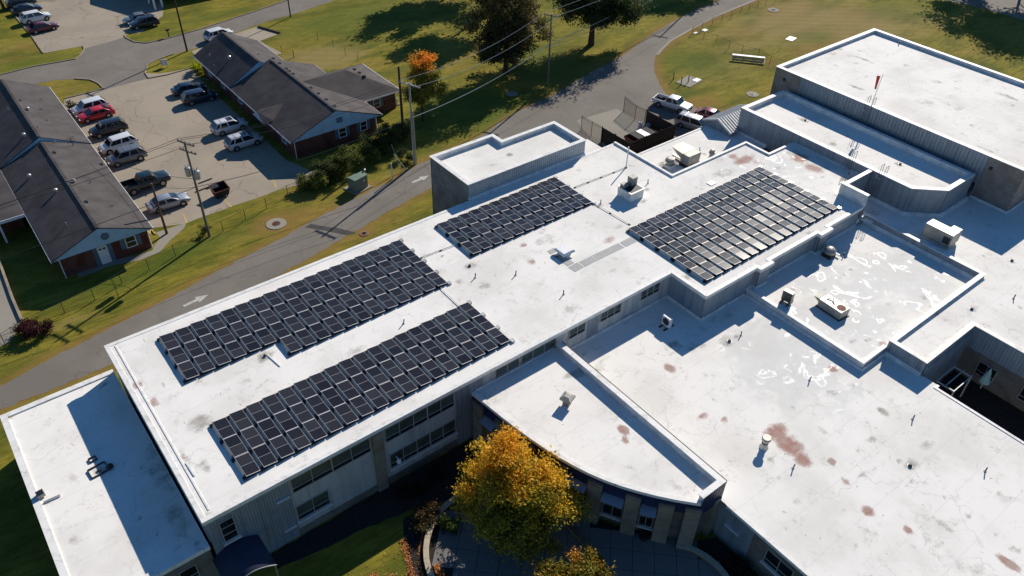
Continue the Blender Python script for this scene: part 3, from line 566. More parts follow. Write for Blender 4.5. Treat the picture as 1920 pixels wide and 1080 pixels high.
def window(parent, W, a0, a1, z0, z1, n, tr=.30, glass=M_GLASSG, low=M_GLASSD, fr=M_FRAME, heavy=(), sill=None, fw=.06, nrows=None, trz=None):
    mb = MB(); mb.wbox(W, a0, a1, 0, .09, z0, z0 + fw); mb.wbox(W, a0, a1, 0, .09, z1 - fw, z1); st = (a1 - a0) / n
    for i in range(n + 1):
        h = fw * (2.2 if i in heavy else 1) * (.7 if 0 < i < n else 1); x = a0 + i * st; xa, xb = max(a0, x - h / 2), min(a1, x + h / 2)
        if i == 0: xb = a0 + fw
        if i == n: xa = a1 - fw
        mb.wbox(W, xa, xb, .002, .10, z0 + fw, z1 - fw)
    rows = nrows or [(0, tr, low), (tr, 1, glass)]
    H_ = z1 - z0
    for r0, r1, g in rows[1:]: mb.wbox(W, a0 + fw, a1 - fw, .004, .085, z0 + H_ * r0 - fw * .35, z0 + H_ * r0 + fw * .35)
    o = mb.build('window', fr, parent, world=True)
    for i in range(n):
        for r0, r1, g in rows:
            mb = MB(); mb.wbox(W, a0 + i * st + .02, a0 + (i + 1) * st - .02, .01, .035, z0 + H_ * r0 + .015, z0 + H_ * r1 - .015); mb.build('pane', g, o, world=True)
    if sill:
        mb = MB(); mb.wbox(W, a0 - .12, a1 + .12, 0, .22, z0 - .16, z0 - .02); mb.build('sill', sill, o, world=True)
    return o
M_SILL = simple('pale_sill', (.60, .60, .59), .5, var=.08)
wx = lambda p: p[0] - X0
def fw_(p0, p1, z0, z1, n, **k): window(school, W0, wx(p0), wx(p1), z0, z1, n, **k)
fw_((9.82, 5.02), (16.26, 4.57), 5.0, 6.6, 4, heavy=(2,))
fw_((17.52, 4.52), (23.90, 4.38), 5.0, 6.6, 5, heavy=(3,))
fw_((9.73, 1.63), (12.39, 1.36), 1.75, 3.45, 2, sill=M_SILL)
fw_((17.68, 1.38), (23.97, 1.17), 1.75, 3.45, 5, heavy=(3,), sill=M_SILL)
fw_((27.99, 5.67), (30.52, 5.59), 5.35, 6.6, 2, tr=.25)
fw_((30.69, 5.48), (34.53, 5.47), 5.35, 6.6, 3, tr=.25)
for p0, p1, n in (((36.03, 5.76), (37.97, 5.78), 2), ((39.76, 5.84), (42.34, 5.83), 3), ((44.85, 5.98), (47.37, 6.09), 3)):
    fw_(p0, p1, 5.45, 6.6, n, tr=.4)
# end window with three stacked lights near the corner
window(school, lambda a, n, z: W0(a, n + .07, z), wx((4.49, 4.92)), wx((5.52, 4.93)), 3.9, 6.15, 1, nrows=[(0, .33, M_GLASSD), (.33, .67, M_GLASSD), (.67, 1, M_GLASSD)], sill=M_SILL)
for a, b, z in ((4.75, 5.75, 5.0), (4.75, 5.75, 1.5), (22.0, 22.9, 4.1), (22, 22.9, 1.4), (27.5, 28.9, 4.35), (38.8, 40.0, 4.35)):
    mb = MB(); mb.wbox(W0, a, b, .09, .24, z, z + .12); mb.build('ledge', M_SILL, school, world=True)
# brick pilaster between window bays
mb = MB(); pa, pb = wx((16.38, 5.69)), wx((17.25, 5.62)); mb.wbox(W0, pa, pb, .001, .28, 0, Z1 - .42); mb.build('brick_pilaster', M_PIL, school, world=True)
mb = MB(); mb.tube(W0(pb + 1.0, .1, 2.9), W0(pb + 1.0, .45, 2.9), .05); mb.lathe(W0(pb + 1.0, .5, 2.55), [(.16, 0), (.2, .12), (.16, .3), (.05, .38)], 12); mb.build('wall_lamp', M_WHITE, school, world=True)
# west wall + others of main block
W19 = wmap(len(main) - 1); mb = MB(); mb.siding(W19, 0, W19.L, 0, Z1 - .4, .32, .04); mb.build('ribbed_siding', M_SIDE, school, world=True)
Wn = wmap(len(main) - 2); mb = MB(); mb.wbox(Wn, 0, Wn.L, -.25, 0, 0, Z1 - .4); mb.build('brick_wall', M_STONE, school, world=True)
for i, kd in ((1, 'lap'), (2, 'lap'), (3, 's'), (4, 's'), (5, 's'), (6, 'lap'), (7, 's'), (8, 's'), (9, 's'), (10, 'lap'), (11, 'lap')):
    Wi = wmap(i); mb = MB()
    if kd == 'lap': mb.lap(Wi, 0, Wi.L, 3.9, Z1 - .4, .5, .05); mb.build('lap_siding', M_SIDE, school, world=True)
    else: mb.siding(Wi, 0, Wi.L, 3.9, Z1 - .4, .2, .04); mb.build('ribbed_siding', M_SIDE, school, world=True)
# base flashings on lower roofs
def flash(line, z, h=.28, t=.12, name='wall_flashing', m=M_FLASH, closed=False):
    mb = MB(); P0, P1 = offset(line, .0, closed), offset(line, -t, closed)
    for i in range(len(line) - (0 if closed else 1)):
        j = (i + 1) % len(line)
        mb.hexa([(*P0[i], z), (*P0[j], z), (*P1[j], z), (*P1[i], z)], [(*P0[i], z + h), (*P0[j], z + h), ((P0[j][0] * .6 + P1[j][0] * .4), (P0[j][1] * .6 + P1[j][1] * .4), z + h), ((P0[i][0] * .6 + P1[i][0] * .4), (P0[i][1] * .6 + P1[i][1] * .4), z + h)])
    return mb.build(name, m, school, world=True)
moff = offset(main, .16)
flash([(35.1, 36.46), moff[1], moff[2], (55.0, 32.16)], 4.0)
flash([(55.0, 32.16), moff[3], moff[4], moff[5], moff[6], moff[7], moff[8], moff[9], moff[10], (73.2, 32.16)], 4.62, .22)
flash([(26.0, 36.46), (34.3, 36.46)], 5.3, .2)
# --- L10 large low roof z 4.0 ---
Z10 = 4.0
roofgrid([(34.8, 58.5, -8, 14.1), (34.8, 58.9, 14.1, 19.6), (34.8, 57.0, 19.6, 30), (34.8, 48.8, 30, 36.5), (48.8, 58.0, 30, 32.3)], Z10, [
    ((41.83, 29.58), RD, .5, .7, .85), ((33.53, 26.69), RD, .4, .9, .0), ((39.98, 24.10), RD, .6, .35, .8), ((41.07, 22.78), RD, .45, .35, .8), ((44.26, 24.61), RD, .4, .35, .55), ((53.28, 20.88), RD, .45, .45, .95), ((43.41, 19.41), RD, 1.2, .9, .85), ((43.14, 17.91), RD, 1.0, 1.2, .95), ((42.80, 16.39), RD, .7, .9, .85), ((43.33, 19.61), DK, 1.0, .8, .5),
    ((44.50, 14.92), RD, .35, .35, .9), ((43.70, 13.13), RD, .3, .5, .7), ((42.69, 10.56), RD, .5, .5, .95), ((43.60, 7.91), RD, .35, .4, .95), ((46.78, 2.24), RD, .4, .9, .9), ((46.73, 2.02), RD, .3, .6, .9), ((49.06, 11.03), DK, .8, .5, .75), ((48.69, 11.76), DK, .3, .2, .9), ((48.92, 10.95), DK, .3, .25, 1.0),
    ((48.62, 28.75), DK, 1.0, .9, .6), ((48.62, 28.75), DK, .35, .3, 1.0), ((49.65, 28.68), DK, .35, .2, .9), ((42.06, 27.81), DK, .5, .4, .55), ((43.75, 27.19), DK, .4, .4, .55), ((42.11, 24.70), DK, .3, .2, .6), ((52.32, 15.42), DK, .35, .6, .85), ((52.84, 18.81), DK, .5, .4, .5), ((53.87, 17.26), DK, .4, .3, .6), ((46.59, 20.23), DK, .3, .5, .5), ((45.10, 20.98), DK, .4, .3, .5),
    ((46.59, 17.36), DK, .3, .7, .6), ((48.24, 5.91), DK, .4, .3, .7), ((46.05, 6.55), DK, .3, .9, .6), ((44.01, 6.62), DK, .4, .5, .5), ((41.30, 9.15), DK, .4, .5, .5), ((48.29, 2.41), DK, .4, .4, .7), ((48.38, 3.79), DK, .3, .2, .7), ((44.39, 3.29), DK, .8, .5, .55), ((43.90, 4.17), DK, .8, .5, .5), ((39.58, 9.54), DK, .4, .3, .5), ((42.67, 6.98), DK, .3, .3, .6), ((43.99, 36.72), DK, 1.5, 1.0, .45), ((44.59, 30.88), DK, .7, .5, .5), ((36.79, 33.34), DK, 1.0, .7, .5), ((39.25, 14.27), DK, .5, .4, .5), ((41.93, 13.13), DK, .3, .3, .5), ((46.49, 12.46), DK, .4, .4, .5), ((41.20, 32.54), DK, .8, .4, .45), ((44.11, 31.40), DK, .9, .5, .7), ((45.62, 36.95), DK, 1.8, .8, .6), ((45.94, 29.87), DK, 1.2, .7, .5), ((50.29, 31.11), DK, 2.5, .8, .5), ((34.69, 34.11), DK, .4, 2, .5),
    ((51.16, 26.85), FM, 4.5, 3.2, .75), ((52.74, 23.95), FM, 5, 2.5, .75), ((52.00, 21.18), FM, 4.5, 2.0, .7), ((48.25, 23.98), FM, 3.5, 2.5, .65), ((47.66, 21.30), FM, 3, 1.5, .6), ((52.52, 28.54), FM, 2, 1.2, .8), ((51.67, 18.29), FM, 3, 1.2, .5)])
mb = MB(); mb.box2(35.0, 58.3, -8, 30, 0, Z10 - .2); mb.box2(35.0, 48.5, 30, 36.4, 0, Z10 - .25); mb.build('wall_core', M_SIDE2, school, world=True)
mb = MB(); strip(mb, [(34.75, 17.2), (34.75, -8)], 0, .3, Z10 - .25, Z10 + .03, closed=False); strip(mb, [(58.55, -8), (58.55, 14.1), (58.9, 14.1)], .0, .25, Z10 - .25, Z10 + .05, closed=False); mb.build('roof_edge_coping', M_COPE, school, world=True)
WW = WALL((34.9, 17.6), (34.9, -8)); mb = MB(); mb.wbox(WALL((34.9, 17.6), (34.9, 13.3)), 0, 4.3, -.2, 0, 0, Z10 - .24); mb.build('facade_wall', M_SIDE2, school, world=True)
WWn = lambda a, n, z: (34.9 - n, 17.6 - a, z)
mb = MB(); mb.wbox(WWn, 3.0, 26, -.15, .06, 0, Z10 - .24); mb.build('brick_wall', M_BRICK, school, world=True)
mb = MB(); mb.wbox(WWn, 0.0, 3.0, -.15, .05, 0, Z10 - .24); mb.build('smooth_panel', M_SIDE, school, world=True)
mb = MB(); mb.wbox(WWn, .7, 2.0, .05, .2, 2.0, 2.12); mb.build('ledge', M_SILL, school, world=True)
wsh = lambda a, n, z: (34.84 - n, 17.6 - a, z)
window(school, wsh, 4.3, 6.6, 1.75, 3.3, 2, sill=M_SILL, glass=M_GLASSD); window(school, wsh, 7.4, 9.8, 1.75, 3.3, 2, sill=M_SILL, glass=M_GLASSD)
# --- curved wing, roof 5.3 ---
cv = [(25.62, 36.5), (25.75, 35.2), (26.12, 31.85), (26.57, 29.1), (27.17, 26.55), (28.05, 24.1), (29.22, 21.95), (30.78, 19.75), (32.42, 17.9)]
cvs = smooth_line(cv, 1); Z11 = 5.36
cy = np.array([p[1] for p in cvs][::-1]); cx = np.array([p[0] for p in cvs][::-1])
roofgrid([(25, 34.9, 17.95, 36.45)], Z11, [((32.77, 26.25), RD, .45, .6, .95), ((32.19, 25.36), RD, .35, .4, .8), ((34.06, 32.87), DK, 1.0, .7, .7), ((33.40, 33.13), DK, .8, .4, .7), ((26.20, 35.73), DK, .9, .8, .5), ((32.12, 20.02), DK, .4, .6, .6), ((33.41, 23.59), DK, .4, .4, .5), ((30.72, 23.17), DK, .4, .5, .45)], curve=(cx, cy))
cl = cvs[::-1]  # from the tip up to the long facade: interior on the right
ccw = cvs       # going down: interior (east) on the left
mb = MB(); strip(mb, ccw, -.04, .3, Z11 - .2, Z11 + .09, closed=False); mb.build('roof_edge_coping', M_COPE, school, world=True)
par = [(32.42, 17.9), (34.92, 17.9), (34.92, 36.2)]
mb = MB(); strip(mb, [(32.6, 17.9), (34.92, 17.9), (34.92, 36.15)], .0, .42, Z11 - 1.4, 5.98, closed=False); mb.build('parapet', M_FLASH, school, world=True)
mb = MB(); strip(mb, [(32.45, 17.86), (34.96, 17.86), (34.96, 36.2)], .0, .5, 5.983, 6.04, closed=False); mb.build('parapet_cap', M_COPE, school, world=True)
mb = MB(); strip(mb, [(35.0, 17.86), (35.0, 36.2)], -.025, -.005, 5.7, 6.06, closed=False); mb.build('metal_trim', M_DARKM, school, world=True)
core = offset(cvs, .55, closed=False); mb = MB(); mb.prism(core + [(34.7, 18.1), (34.7, 36.4)], 0, Z11 - .25); mb.build('wall_core', M_BRICK, school, world=True)
# navy ribbed fascia following the curve
mb = MB(); fl = offset(cvs, .08, closed=False) + [(34.85, 17.98)]
for a, b in zip(fl[:-1], fl[1:]):
    Wc = WALL(a, b); mb.siding(Wc, 0, Wc.L, 3.95, Z11 - .2, .3, .03)
mb.build('navy_fascia', M_NAVY, school, world=True)
mb = MB(); strip(mb, offset(cvs, .1, closed=False), 0, .45, 3.9, 3.95, closed=False); mb.build('soffit', M_NAVY, school, world=True)
M_AWN = simple('grey_blue_metal_awning', (.26, .30, .36), .4, .3, var=.08)
# position along the curve
cl_len = [0.0]
for a, b in zip(cvs[:-1], cvs[1:]): cl_len.append(cl_len[-1] + math.hypot(b[0] - a[0], b[1] - a[1]))
def at_curve(y):
    for a, b in zip(cvs[:-1], cvs[1:]):
        if a[1] >= y >= b[1]:
            t = (a[1] - y) / (a[1] - b[1]); d = math.hypot(b[0] - a[0], b[1] - a[1]); return (a[0] + (b[0] - a[0]) * t, y), ((b[0] - a[0]) / d, (b[1] - a[1]) / d)
pil = [35.6, 32.9, 30.0, 26.95, 24.15, 21.6, 19.65, 18.2]
for k, y in enumerate(pil):
    (px, py), (dx, dy) = at_curve(y)
    Wp = WALL((px - dx * .55, py - dy * .55), (px + dx * .55, py + dy * .55))
    mb = MB(); mb.wbox(Wp, 0, Wp.L, -.55, .16, 0, 4.45); mb.build('brick_pilaster', M_PIL, school, world=True)
    mb = MB(); mb.wbox(Wp, -.03, Wp.L + .03, -.02, .2, 4.45, 4.85); mb.build('pilaster_cap', M_BRICK, school, world=True)
for y0, y1 in zip(pil[:-1], pil[1:]):
    (ax, ay), (dx, dy) = at_curve(y0); (bx, by), _ = at_curve(y1); Wb0 = WALL((ax, ay), (bx, by)); L = Wb0.L
    Wb = (lambda Q: (lambda a, n, z: Q(a, n - .46, z)))(Wb0)
    m0, m1 = .62, L - .62
    if m1 - m0 < .8: continue
    mb = MB(); A = [Wb0(m0, -.4, 3.9), Wb0(m1, -.4, 3.9), Wb0(m1, .62, 3.6), Wb0(m0, .62, 3.6)]
    mb.hexa([(x, yy, z - .05) for x, yy, z in A], A); mb.build('window_awning', M_AWN, school, world=True)
    window(school, Wb, m0 + .05, m1 - .05, .9, 3.3, 2, tr=.5, glass=M_GLASSD, sill=M_SILL)
mb = MB(); mb.siding(WALL((32.42, 17.87), (34.95, 17.87)), 0, 2.53, 3.75, 5.96, .3, .03); mb.build('navy_fascia', M_NAVY, school, world=True)
# pilasters round the tip and end wall
for x0, x1 in ((34.1, 34.75),):
    mb = MB(); mb.box2(x0, x1, 17.72, 18.3, 0, 4.45); mb.build('brick_pilaster', M_PIL, school, world=True)
# --- tower box z 9.0 ---
ZB = 8.98
bx = [(40.4, 57.55), (56.7, 57.45), (56.7, 63.0), (49.0, 63.0), (49.0, 64.75), (40.4, 64.75)]
mb = MB(); strip(mb, bx, .13, .38, ZB - .8, ZB - .04); mb.build('parapet', M_FLASH, school, world=True)
mb = MB(); strip(mb, bx, -.04, .44, ZB - .037, ZB + .03); mb.build('parapet_cap', M_COPE, school, world=True)
roofgrid([(40.7, 49.0, 57.8, 64.45), (49.0, 56.4, 57.8, 62.7)], ZB - .52, [((48.23, 60.58), DK, .5, .4, .9), ((46.36, 60.64), DK, .3, .3, .6), ((45.14, 59.99), DK, .9, .4, .5), ((51.16, 59.77), DK, .5, .3, .5), ((43.79, 60.00), DK, .4, .3, .4), ((49.51, 60.96), DK, .4, .2, .5)])
mb = MB(); mb.prism(offset(bx, .2), 0, ZB - .6); mb.build('wall_core', M_STONE, school, world=True)
for i in range(len(bx)):
    Wi = WALL(offset(bx, .06)[i], offset(bx, .06)[(i + 1) % len(bx)])
    mb = MB()
    if i == 0: mb.siding(Wi, 0, Wi.L, Z1 + .28, ZB - .06, .29, .05); mb.build('ribbed_siding', simple('blue_grey_ribbed_siding', (.33, .38, .42), .45, .2, var=.12), school, world=True)
    else: mb.wbox(Wi, 0, Wi.L, -.12, 0, 0, ZB - .06); mb.build('block_wall', M_STONE, school, world=True)
flash([(40.45, 57.63), (56.65, 57.53)], Z1, .3, .35)
mb = MB(); mb.box2(56.8, 60.2, 57.5, 60.8, 0, 6.45); mb.build('wall_core', M_STONE, school, world=True)
roofgrid([(56.75, 60.2, 57.5, 60.8)], 6.5, [((60.71, 60.23), DK, .2, .2, .8)])
# --- L3 low roof north z 5.0 ---
roofgrid([(61.5, 78.75, 48.3, 56.2)], 5.0, [((65.42, 52.62), DK, 1.5, .9, 1.0), ((66.59, 52.52), DK, 1.6, .9, 1.0), ((68.39, 53.07), DK, 1.8, .6, .8), ((71.25, 51.80), DK, .6, .4, .5)])
mb = MB(); mb.box2(61.6, 78.6, 48.0, 56.1, 0, 4.9); mb.build('wall_core', M_BRICK, school, world=True)
mb = MB(); mb.box2(61.4, 78.7, 56.2, 56.45, 4.7, 5.06); mb.build('roof_edge_coping', M_COPE, school, world=True)
Wm = WALL((61.55, 57.2), (61.55, 48.3)); mb = MB(); mb.siding(WALL((61.56, 48.35), (61.56, 57.3)), 0, 8.9, 5.0, Z1 - .3, .3, .03); mb.siding(WALL((74.1, 48.42), (61.5, 48.42)), 0, 12.6, 5.0, Z1 - .3, .3, .03); mb.build('ribbed_siding', M_SIDE, school, world=True)
# --- L5 mid block, parapet top 8.35 ---
Z5 = 8.35
m5 = [(78.75, 53.1), (78.75, 30.1), (81.6, 27.5), (87.2, 27.5), (87.2, 53.1)]
mb = MB(); strip(mb, m5, .1, .45, Z5 - .9, Z5 - .04); mb.build('parapet', M_FLASH, school, world=True)
mb = MB(); strip(mb, m5, -.05, .5, Z5 - .037, Z5 + .03); mb.build('parapet_cap', M_COPE, school, world=True)
mb = MB()
for i in range(5):
    Wi = WALL(offset(m5, .03)[i], offset(m5, .03)[(i + 1) % 5]); mb.siding(Wi, 0, Wi.L, 4.9 if i != 3 else 0, Z5 - .05, .3, .05)
mb.build('ribbed_siding', M_SIDE, school, world=True)
mb = MB(); mb.prism(offset(m5, .2), 0, Z5 - .65); mb.build('wall_core', M_SIDE, school, world=True)
roofgrid([(79.1, 86.9, 30.0, 52.8), (81.5, 86.9, 27.8, 30.0)], Z5 - .6, [((83.49, 47.13), DK, .5, .4, 1), ((83.41, 46.68), DK, .25, .25, 1), ((83.47, 47.66), DK, .2, .6, .8), ((83.36, 34.21), DK, .5, .5, 1), ((84.33, 33.80), DK, .4, .2, .8), ((81.22, 41.44), DK, .6, .5, .7), ((84.42, 41.50), DK, 1.2, .3, .5), ((83.32, 36.88), DK, .3, .3, .6), ((82.67, 32.16), DK, .4, .3, .6)])
mb = MB(); mb.add([(79.2, 30.2, Z5 - .595), (81.7, 27.8, Z5 - .595), (82.2, 27.8, Z5 - .595), (82.2, 30.4, Z5 - .595)], [(0, 1, 2, 3)]); mb.build('roof_deck', M_ROOF, school, world=True)
flash([(78.8, 44.8), (78.8, 35.2)], Z1, .25, .1); flash([(78.78, 48.4), (78.78, 56.0)][::-1], 5.0, .3, .12)
# --- L8 roof z 5.15 behind the gym / octagon ---
Z8 = 5.15
roofgrid([(67.1, 120, -10, 15.8), (59.2, 120, 15.8, 19.2), (75.2, 120, 19.2, 31.0), (74.0, 79, 31.0, 34.9), (79, 95, 31, 33)], Z8, [((80.04, 18.63), DK, .9, .6, .6), ((80.04, 18.63), DK, .2, .2, 1), ((69.29, 17.28), DK, .9, .5, .5), ((69.37, 17.22), DK, .22, .22, 1), ((84.87, 22.53), DK, .7, .4, .6), ((84.46, 23.20), DK, .4, .3, .6), ((81.76, 33.96), DK, .6, .8, .7), ((84.98, 24.96), DK, .2, .2, .7), ((79.25, 33.06), DK, .3, .2, .6)])
mb = MB(); mb.box2(67.2, 120, -10, 15.7, 0, Z8 - .2); mb.box2(59.1, 120, 15.6, 19.1, 0, Z8 - .21); mb.box2(75.1, 120, 19.1, 34, 0, Z8 - .22); mb.box2(73.5, 78.6, 32, 34.9, 0, Z8 - .23); mb.build('wall_core', M_SIDE, school, world=True)
e8 = [(66.9, -10), (66.9, 15.78), (58.8, 15.78), (58.8, 19.35), (74.85, 19.35), (74.85, 32.1), (73.3, 32.1)]
mb = MB(); strip(mb, e8[::-1][::-1], -.0, -.35, 4.0, 5.46, closed=False); mb.build('parapet', M_FLASH, school, world=True)
mb = MB(); strip(mb, e8, .05, -.42, 5.463, 5.52, closed=False); mb.build('parapet_cap', M_COPE, school, world=True)
# ribbed faces of that parapet over the sunken roof and above the courtyard
rs = lambda p0, p1, z0, z1, m=M_SIDE, pitch=.3: (lambda mb: (mb.siding(WALL(p0, p1), 0, WALL(p0, p1).L, z0, z1, pitch, .04), mb.build('ribbed_siding', m, school, world=True)))(MB())
rs((74.80, 32.1), (74.80, 19.35), 4.9, 5.46); rs((58.75, 19.3), (58.75, 15.75), 4.25, 5.46); rs((58.75, 15.73), (66.85, 15.73), 3.2, 5.46); rs((66.85, 15.7), (66.85, -10), 3.2, 5.46)
mb = MB(); mb.wbox(WALL((66.95, 15.7), (66.95, -10)), 0, 25, -.1, 0.03, 0, 3.2); mb.wbox(WALL((58.75, 15.8), (66.9, 15.8)), 0, 8.1, -.1, .03, 0, 3.2); mb.build('brick_wall', M_BRICK, school, world=True)
flash([(74.82, 32.0), (74.82, 19.4)], 4.62, .34, .32); flash([(58.78, 19.2), (58.78, 15.8)], 4.0, .35, .3)
flash([(78.8, 34.8), (78.8, 30.1), (81.6, 27.5), (87.2, 27.5), (87.2, 27.6)], Z8, .32, .42)
# screen wall at the main roof corner
mb = MB(); mb.box2(73.28, 73.62, 31.95, 35.1, Z1 + .03, 8.5); mb.box2(73.62, 78.7, 34.75, 35.1, Z1 - .3, 8.25); mb.build('parapet', M_FLASH, school, world=True)
mb = MB(); mb.box2(73.22, 73.68, 31.9, 35.16, 8.503, 8.56); mb.box2(73.683, 78.7, 34.7, 35.16, 8.253, 8.31); mb.build('parapet_cap', M_COPE, school, world=True)
rs((73.4, 34.72), (78.7, 34.72), Z8, 8.25); rs((73.66, 31.95), (73.66, 35.0), Z8, 7.0)
# --- L9 sunken glossy roof z 4.62 ---
Z9 = 4.62
roofgrid([(55.3, 74.8, 19.4, 32.2)], Z9, [((62.48, 29.08), FM, 4, 3, .8), ((61.55, 25.71), FM, 5, 3, .75), ((60.47, 22.69), FM, 4, 3, .7), ((67.01, 25.74), FM, 4, 3, .7), ((71.20, 24.79), FM, 5, 3, .75), ((69.76, 21.64), FM, 4, 3, .6), ((66.59, 30.39), FM, 3, 2, .5), ((56.28, 26.74), FM, 3, 2, .6), ((57.12, 21.60), DK, .6, .3, .6), ((66.20, 27.93), DK, .4, .3, .6), ((58.95, 19.81), RD, .6, .4, .7), ((58.40, 20.91), DK, .6, .3, .7), ((64.52, 22.73), DK, .4, .3, .5), ((62.93, 30.34), DK, .9, .5, .5), ((67.33, 19.97), DK, .3, .3, .6), ((64.86, 27.64), DK, .2, .2, .7)])
mb = MB(); mb.box2(55.4, 74.8, 19.4, 32.1, 0, Z9 - .1); mb.build('wall_core', M_SIDE, school, world=True)
l9 = [(55.2, 32.1), (55.2, 19.35), (58.8, 19.35)]
mb = MB(); strip(mb, l9, .0, .32, Z10 - .2, Z9 + .1, closed=False); mb.build('roof_edge_curb', M_FLASH, school, world=True)
mb = MB(); strip(mb, l9, -.03, .36, Z9 + .103, Z9 + .14, closed=False); mb.build('roof_edge_coping', M_COPE, school, world=True)
flash([(55.18, 32.0), (55.18, 19.3), (58.7, 19.3)], Z10, .22, .2)
# --- gym z 10.45 ---
ZG = 10.42
gm = [(88.2, 23.25), (110.6, 23.25), (110.6, 55.6), (88.2, 55.6)]
mb = MB(); strip(mb, gm, .12, .4, ZG - .95, ZG - .04); mb.build('parapet', M_FLASH, school, world=True)
mb = MB(); strip(mb, gm, -.06, .46, ZG - .037, ZG + .03); mb.build('parapet_cap', M_COPE, school, world=True)
roofgrid([(88.6, 110.25, 23.6, 55.25)], ZG - .42, [((92.18, 46.29), DK, .4, 1.2, .9), ((100.75, 50.80), DK, .3, 1.5, .8), ((95.95, 51.67), DK, .3, .5, .7), ((103.63, 46.26), DK, .8, .5, .6), ((102.48, 41.09), DK, 1.2, .5, .55), ((87.80, 37.46), DK, .5, .9, .6), ((97.48, 35.53), DK, 1.0, .6, .6), ((102.72, 52.66), DK, .3, .8, .7), ((105.58, 33.65), DK, .6, 1.6, .7), ((105.54, 32.97), DK, .4, .7, .8), ((107.03, 54.88), RD, .5, .5, .6), ((91.53, 30.12), DK, .3, .3, .8), ((90.23, 28.52), DK, .3, 1.2, .8), ((95.60, 38.61), DK, 1.5, 1.5, .45), ((97.51, 37.25), DK, .7, .9, .5), ((107.16, 52.02), DK, .4, .4, .6), ((91.49, 31.67), DK, .4, .9, .55)], step=.4)
mb = MB(); mb.prism(offset(gm, .25), 0, ZG - .9); mb.build('wall_core', M_GYMST, school, world=True)
Wg = WALL((88.25, 55.6), (88.25, 23.25))
mb = MB(); mb.wbox(Wg, 0, 4.0, -.2, .02, 0, ZG - .05); mb.wbox(Wg, 28.4, Wg.L, -.2, .02, 0, ZG - .05); mb.build('block_wall', M_GYMST, school, world=True)
mb = MB(); mb.siding(Wg, 4.0, 28.4, 0, ZG - .05, .42, .06); mb.build('ribbed_siding', M_SIDE, school, world=True)
for p0, p1 in (((88.2, 23.3), (110.6, 23.3)), ((110.55, 23.25), (110.55, 55.6)), ((110.6, 55.55), (88.2, 55.55))):
    Wq = WALL(p0, p1); mb = MB(); mb.wbox(Wq, 0, Wq.L, -.2, .0, 0, ZG - .05); mb.build('block_wall', M_GYMST, school, world=True)
flash([(88.2, 27.4), (88.2, 23.25), (96, 23.25)], Z8, .25, .12)
mb = MB(); mb.box2(87.25, 88.2, 27.4, 53.1, 6.0, 6.9); mb.build('gap_gutter', M_DARKM, school, world=True)
for y in (54.0, 26.6):
    mb = MB(); mb.box((88.12, y, 9.2), (.22, .3, .3)); mb.build('wall_light', M_DARKM, school, world=True)
# --- west low wing z 4.5 ---
Z12 = 4.45
roofgrid([(-4.9, 3.5, 36.5, 57.2)], Z12 - .08, [((-0.52, 47.27), DK, .5, .5, .8), ((-0.60, 48.74), DK, .35, .3, .8), ((0.79, 57.10), DK, .4, .25, .7), ((2.56, 56.23), DK, .3, .15, .9), ((3.07, 44.80), DK, 1.2, 2.5, .5), ((2.52, 39.99), DK, .8, 2.2, .55), ((2.91, 37.02), DK, .3, .4, .9), ((-4.48, 56.86), RD, .4, .4, .5), ((3.44, 47.04), DK, .8, 1.6, .5), ((0.59, 41.45), DK, .2, .15, .8), ((-1.04, 40.33), DK, .12, .12, .9)])
wl = [(-5.1, 36.4), (3.6, 36.4), (3.6, 57.4), (-5.1, 57.4)]
mb = MB(); strip(mb, [(3.5, 57.4), (-5.1, 57.4), (-5.1, 36.35), (3.5, 36.35)], -.04, .45, Z12 - .35, Z12 + .03, closed=False); mb.build('roof_edge_coping', M_COPE, school, world=True)
mb = MB(); mb.prism(offset(wl, .12), 0, Z12 - .3); mb.build('brick_wall', M_BRICK, school, world=True)
Ws = WALL((-5.0, 36.50), (3.6, 36.50)); window(school, Ws, 6.1, 7.3, 1.9, 3.3, 1, glass=M_GLASSD)
mb = MB()
for i in range(12): mb.wbox(WALL((3.68, 57.2), (3.68, 36.5)), i * 1.72, i * 1.72 + 1.7, -.02, .0, Z12, Z12 + .22)
mb.build('wall_flashing', M_FLASH, school, world=True)
# low curb ridge along the west edge of the main roof
mb = MB(); strip(mb, [(4.25, 56.9), (4.25, 37.0)], 0, .16, Z1, Z1 + .045, closed=False); mb.build('gravel_stop', M_COPE, school, world=True, bevel=.03)
# --- metal gable porch ---
def face(mb, pts): mb.add(pts, [list(range(len(pts)))])
mb = MB(); xr0, xr1, yr, ye0, ye1, zr, ze = 76.9, 84.0, 54.9, 52.5, 57.2, 6.6, 5.55
def slope_rib(y0, z0, y1, z1, nm, xs, xe):
    mb = MB(); n = int((xe - xs) / .42); p = (xe - xs) / n
    for i in range(n):
        a = xs + i * p; b = a + p
        mb.add([(a, y0, z0), (b, y0, z0), (b, y1, z1), (a, y1, z1)], [(0, 1, 2, 3)])
        mb.hexa([(a, y0, z0 + .004), (a + .05, y0, z0 + .004), (a + .05, y1, z1 + .004), (a, y1, z1 + .004)], [(a, y0, z0 + .06), (a + .05, y0, z0 + .06), (a + .05, y1, z1 + .06), (a, y1, z1 + .06)])
    mb.build(nm, M_SIDE2, school, world=True)
slope_rib(ye1, ze, yr, zr, 'metal_roof', xr0, xr1); slope_rib(yr, zr, ye0 + .05, ze, 'metal_roof', xr0, 78.7); slope_rib(yr, zr, 53.1, zr - (yr - 53.1) * (zr - ze) / (yr - ye0), 'metal_roof', 78.7, xr1)
mb = MB(); face(mb, [(77.1, 52.7, 5.0), (77.1, 57.0, 5.0), (77.1, 57.0, 5.6), (77.1, 54.9, 6.5), (77.1, 52.7, 5.6)]); mb.build('gable_end', M_SIDE, school, world=True)
mb = MB()
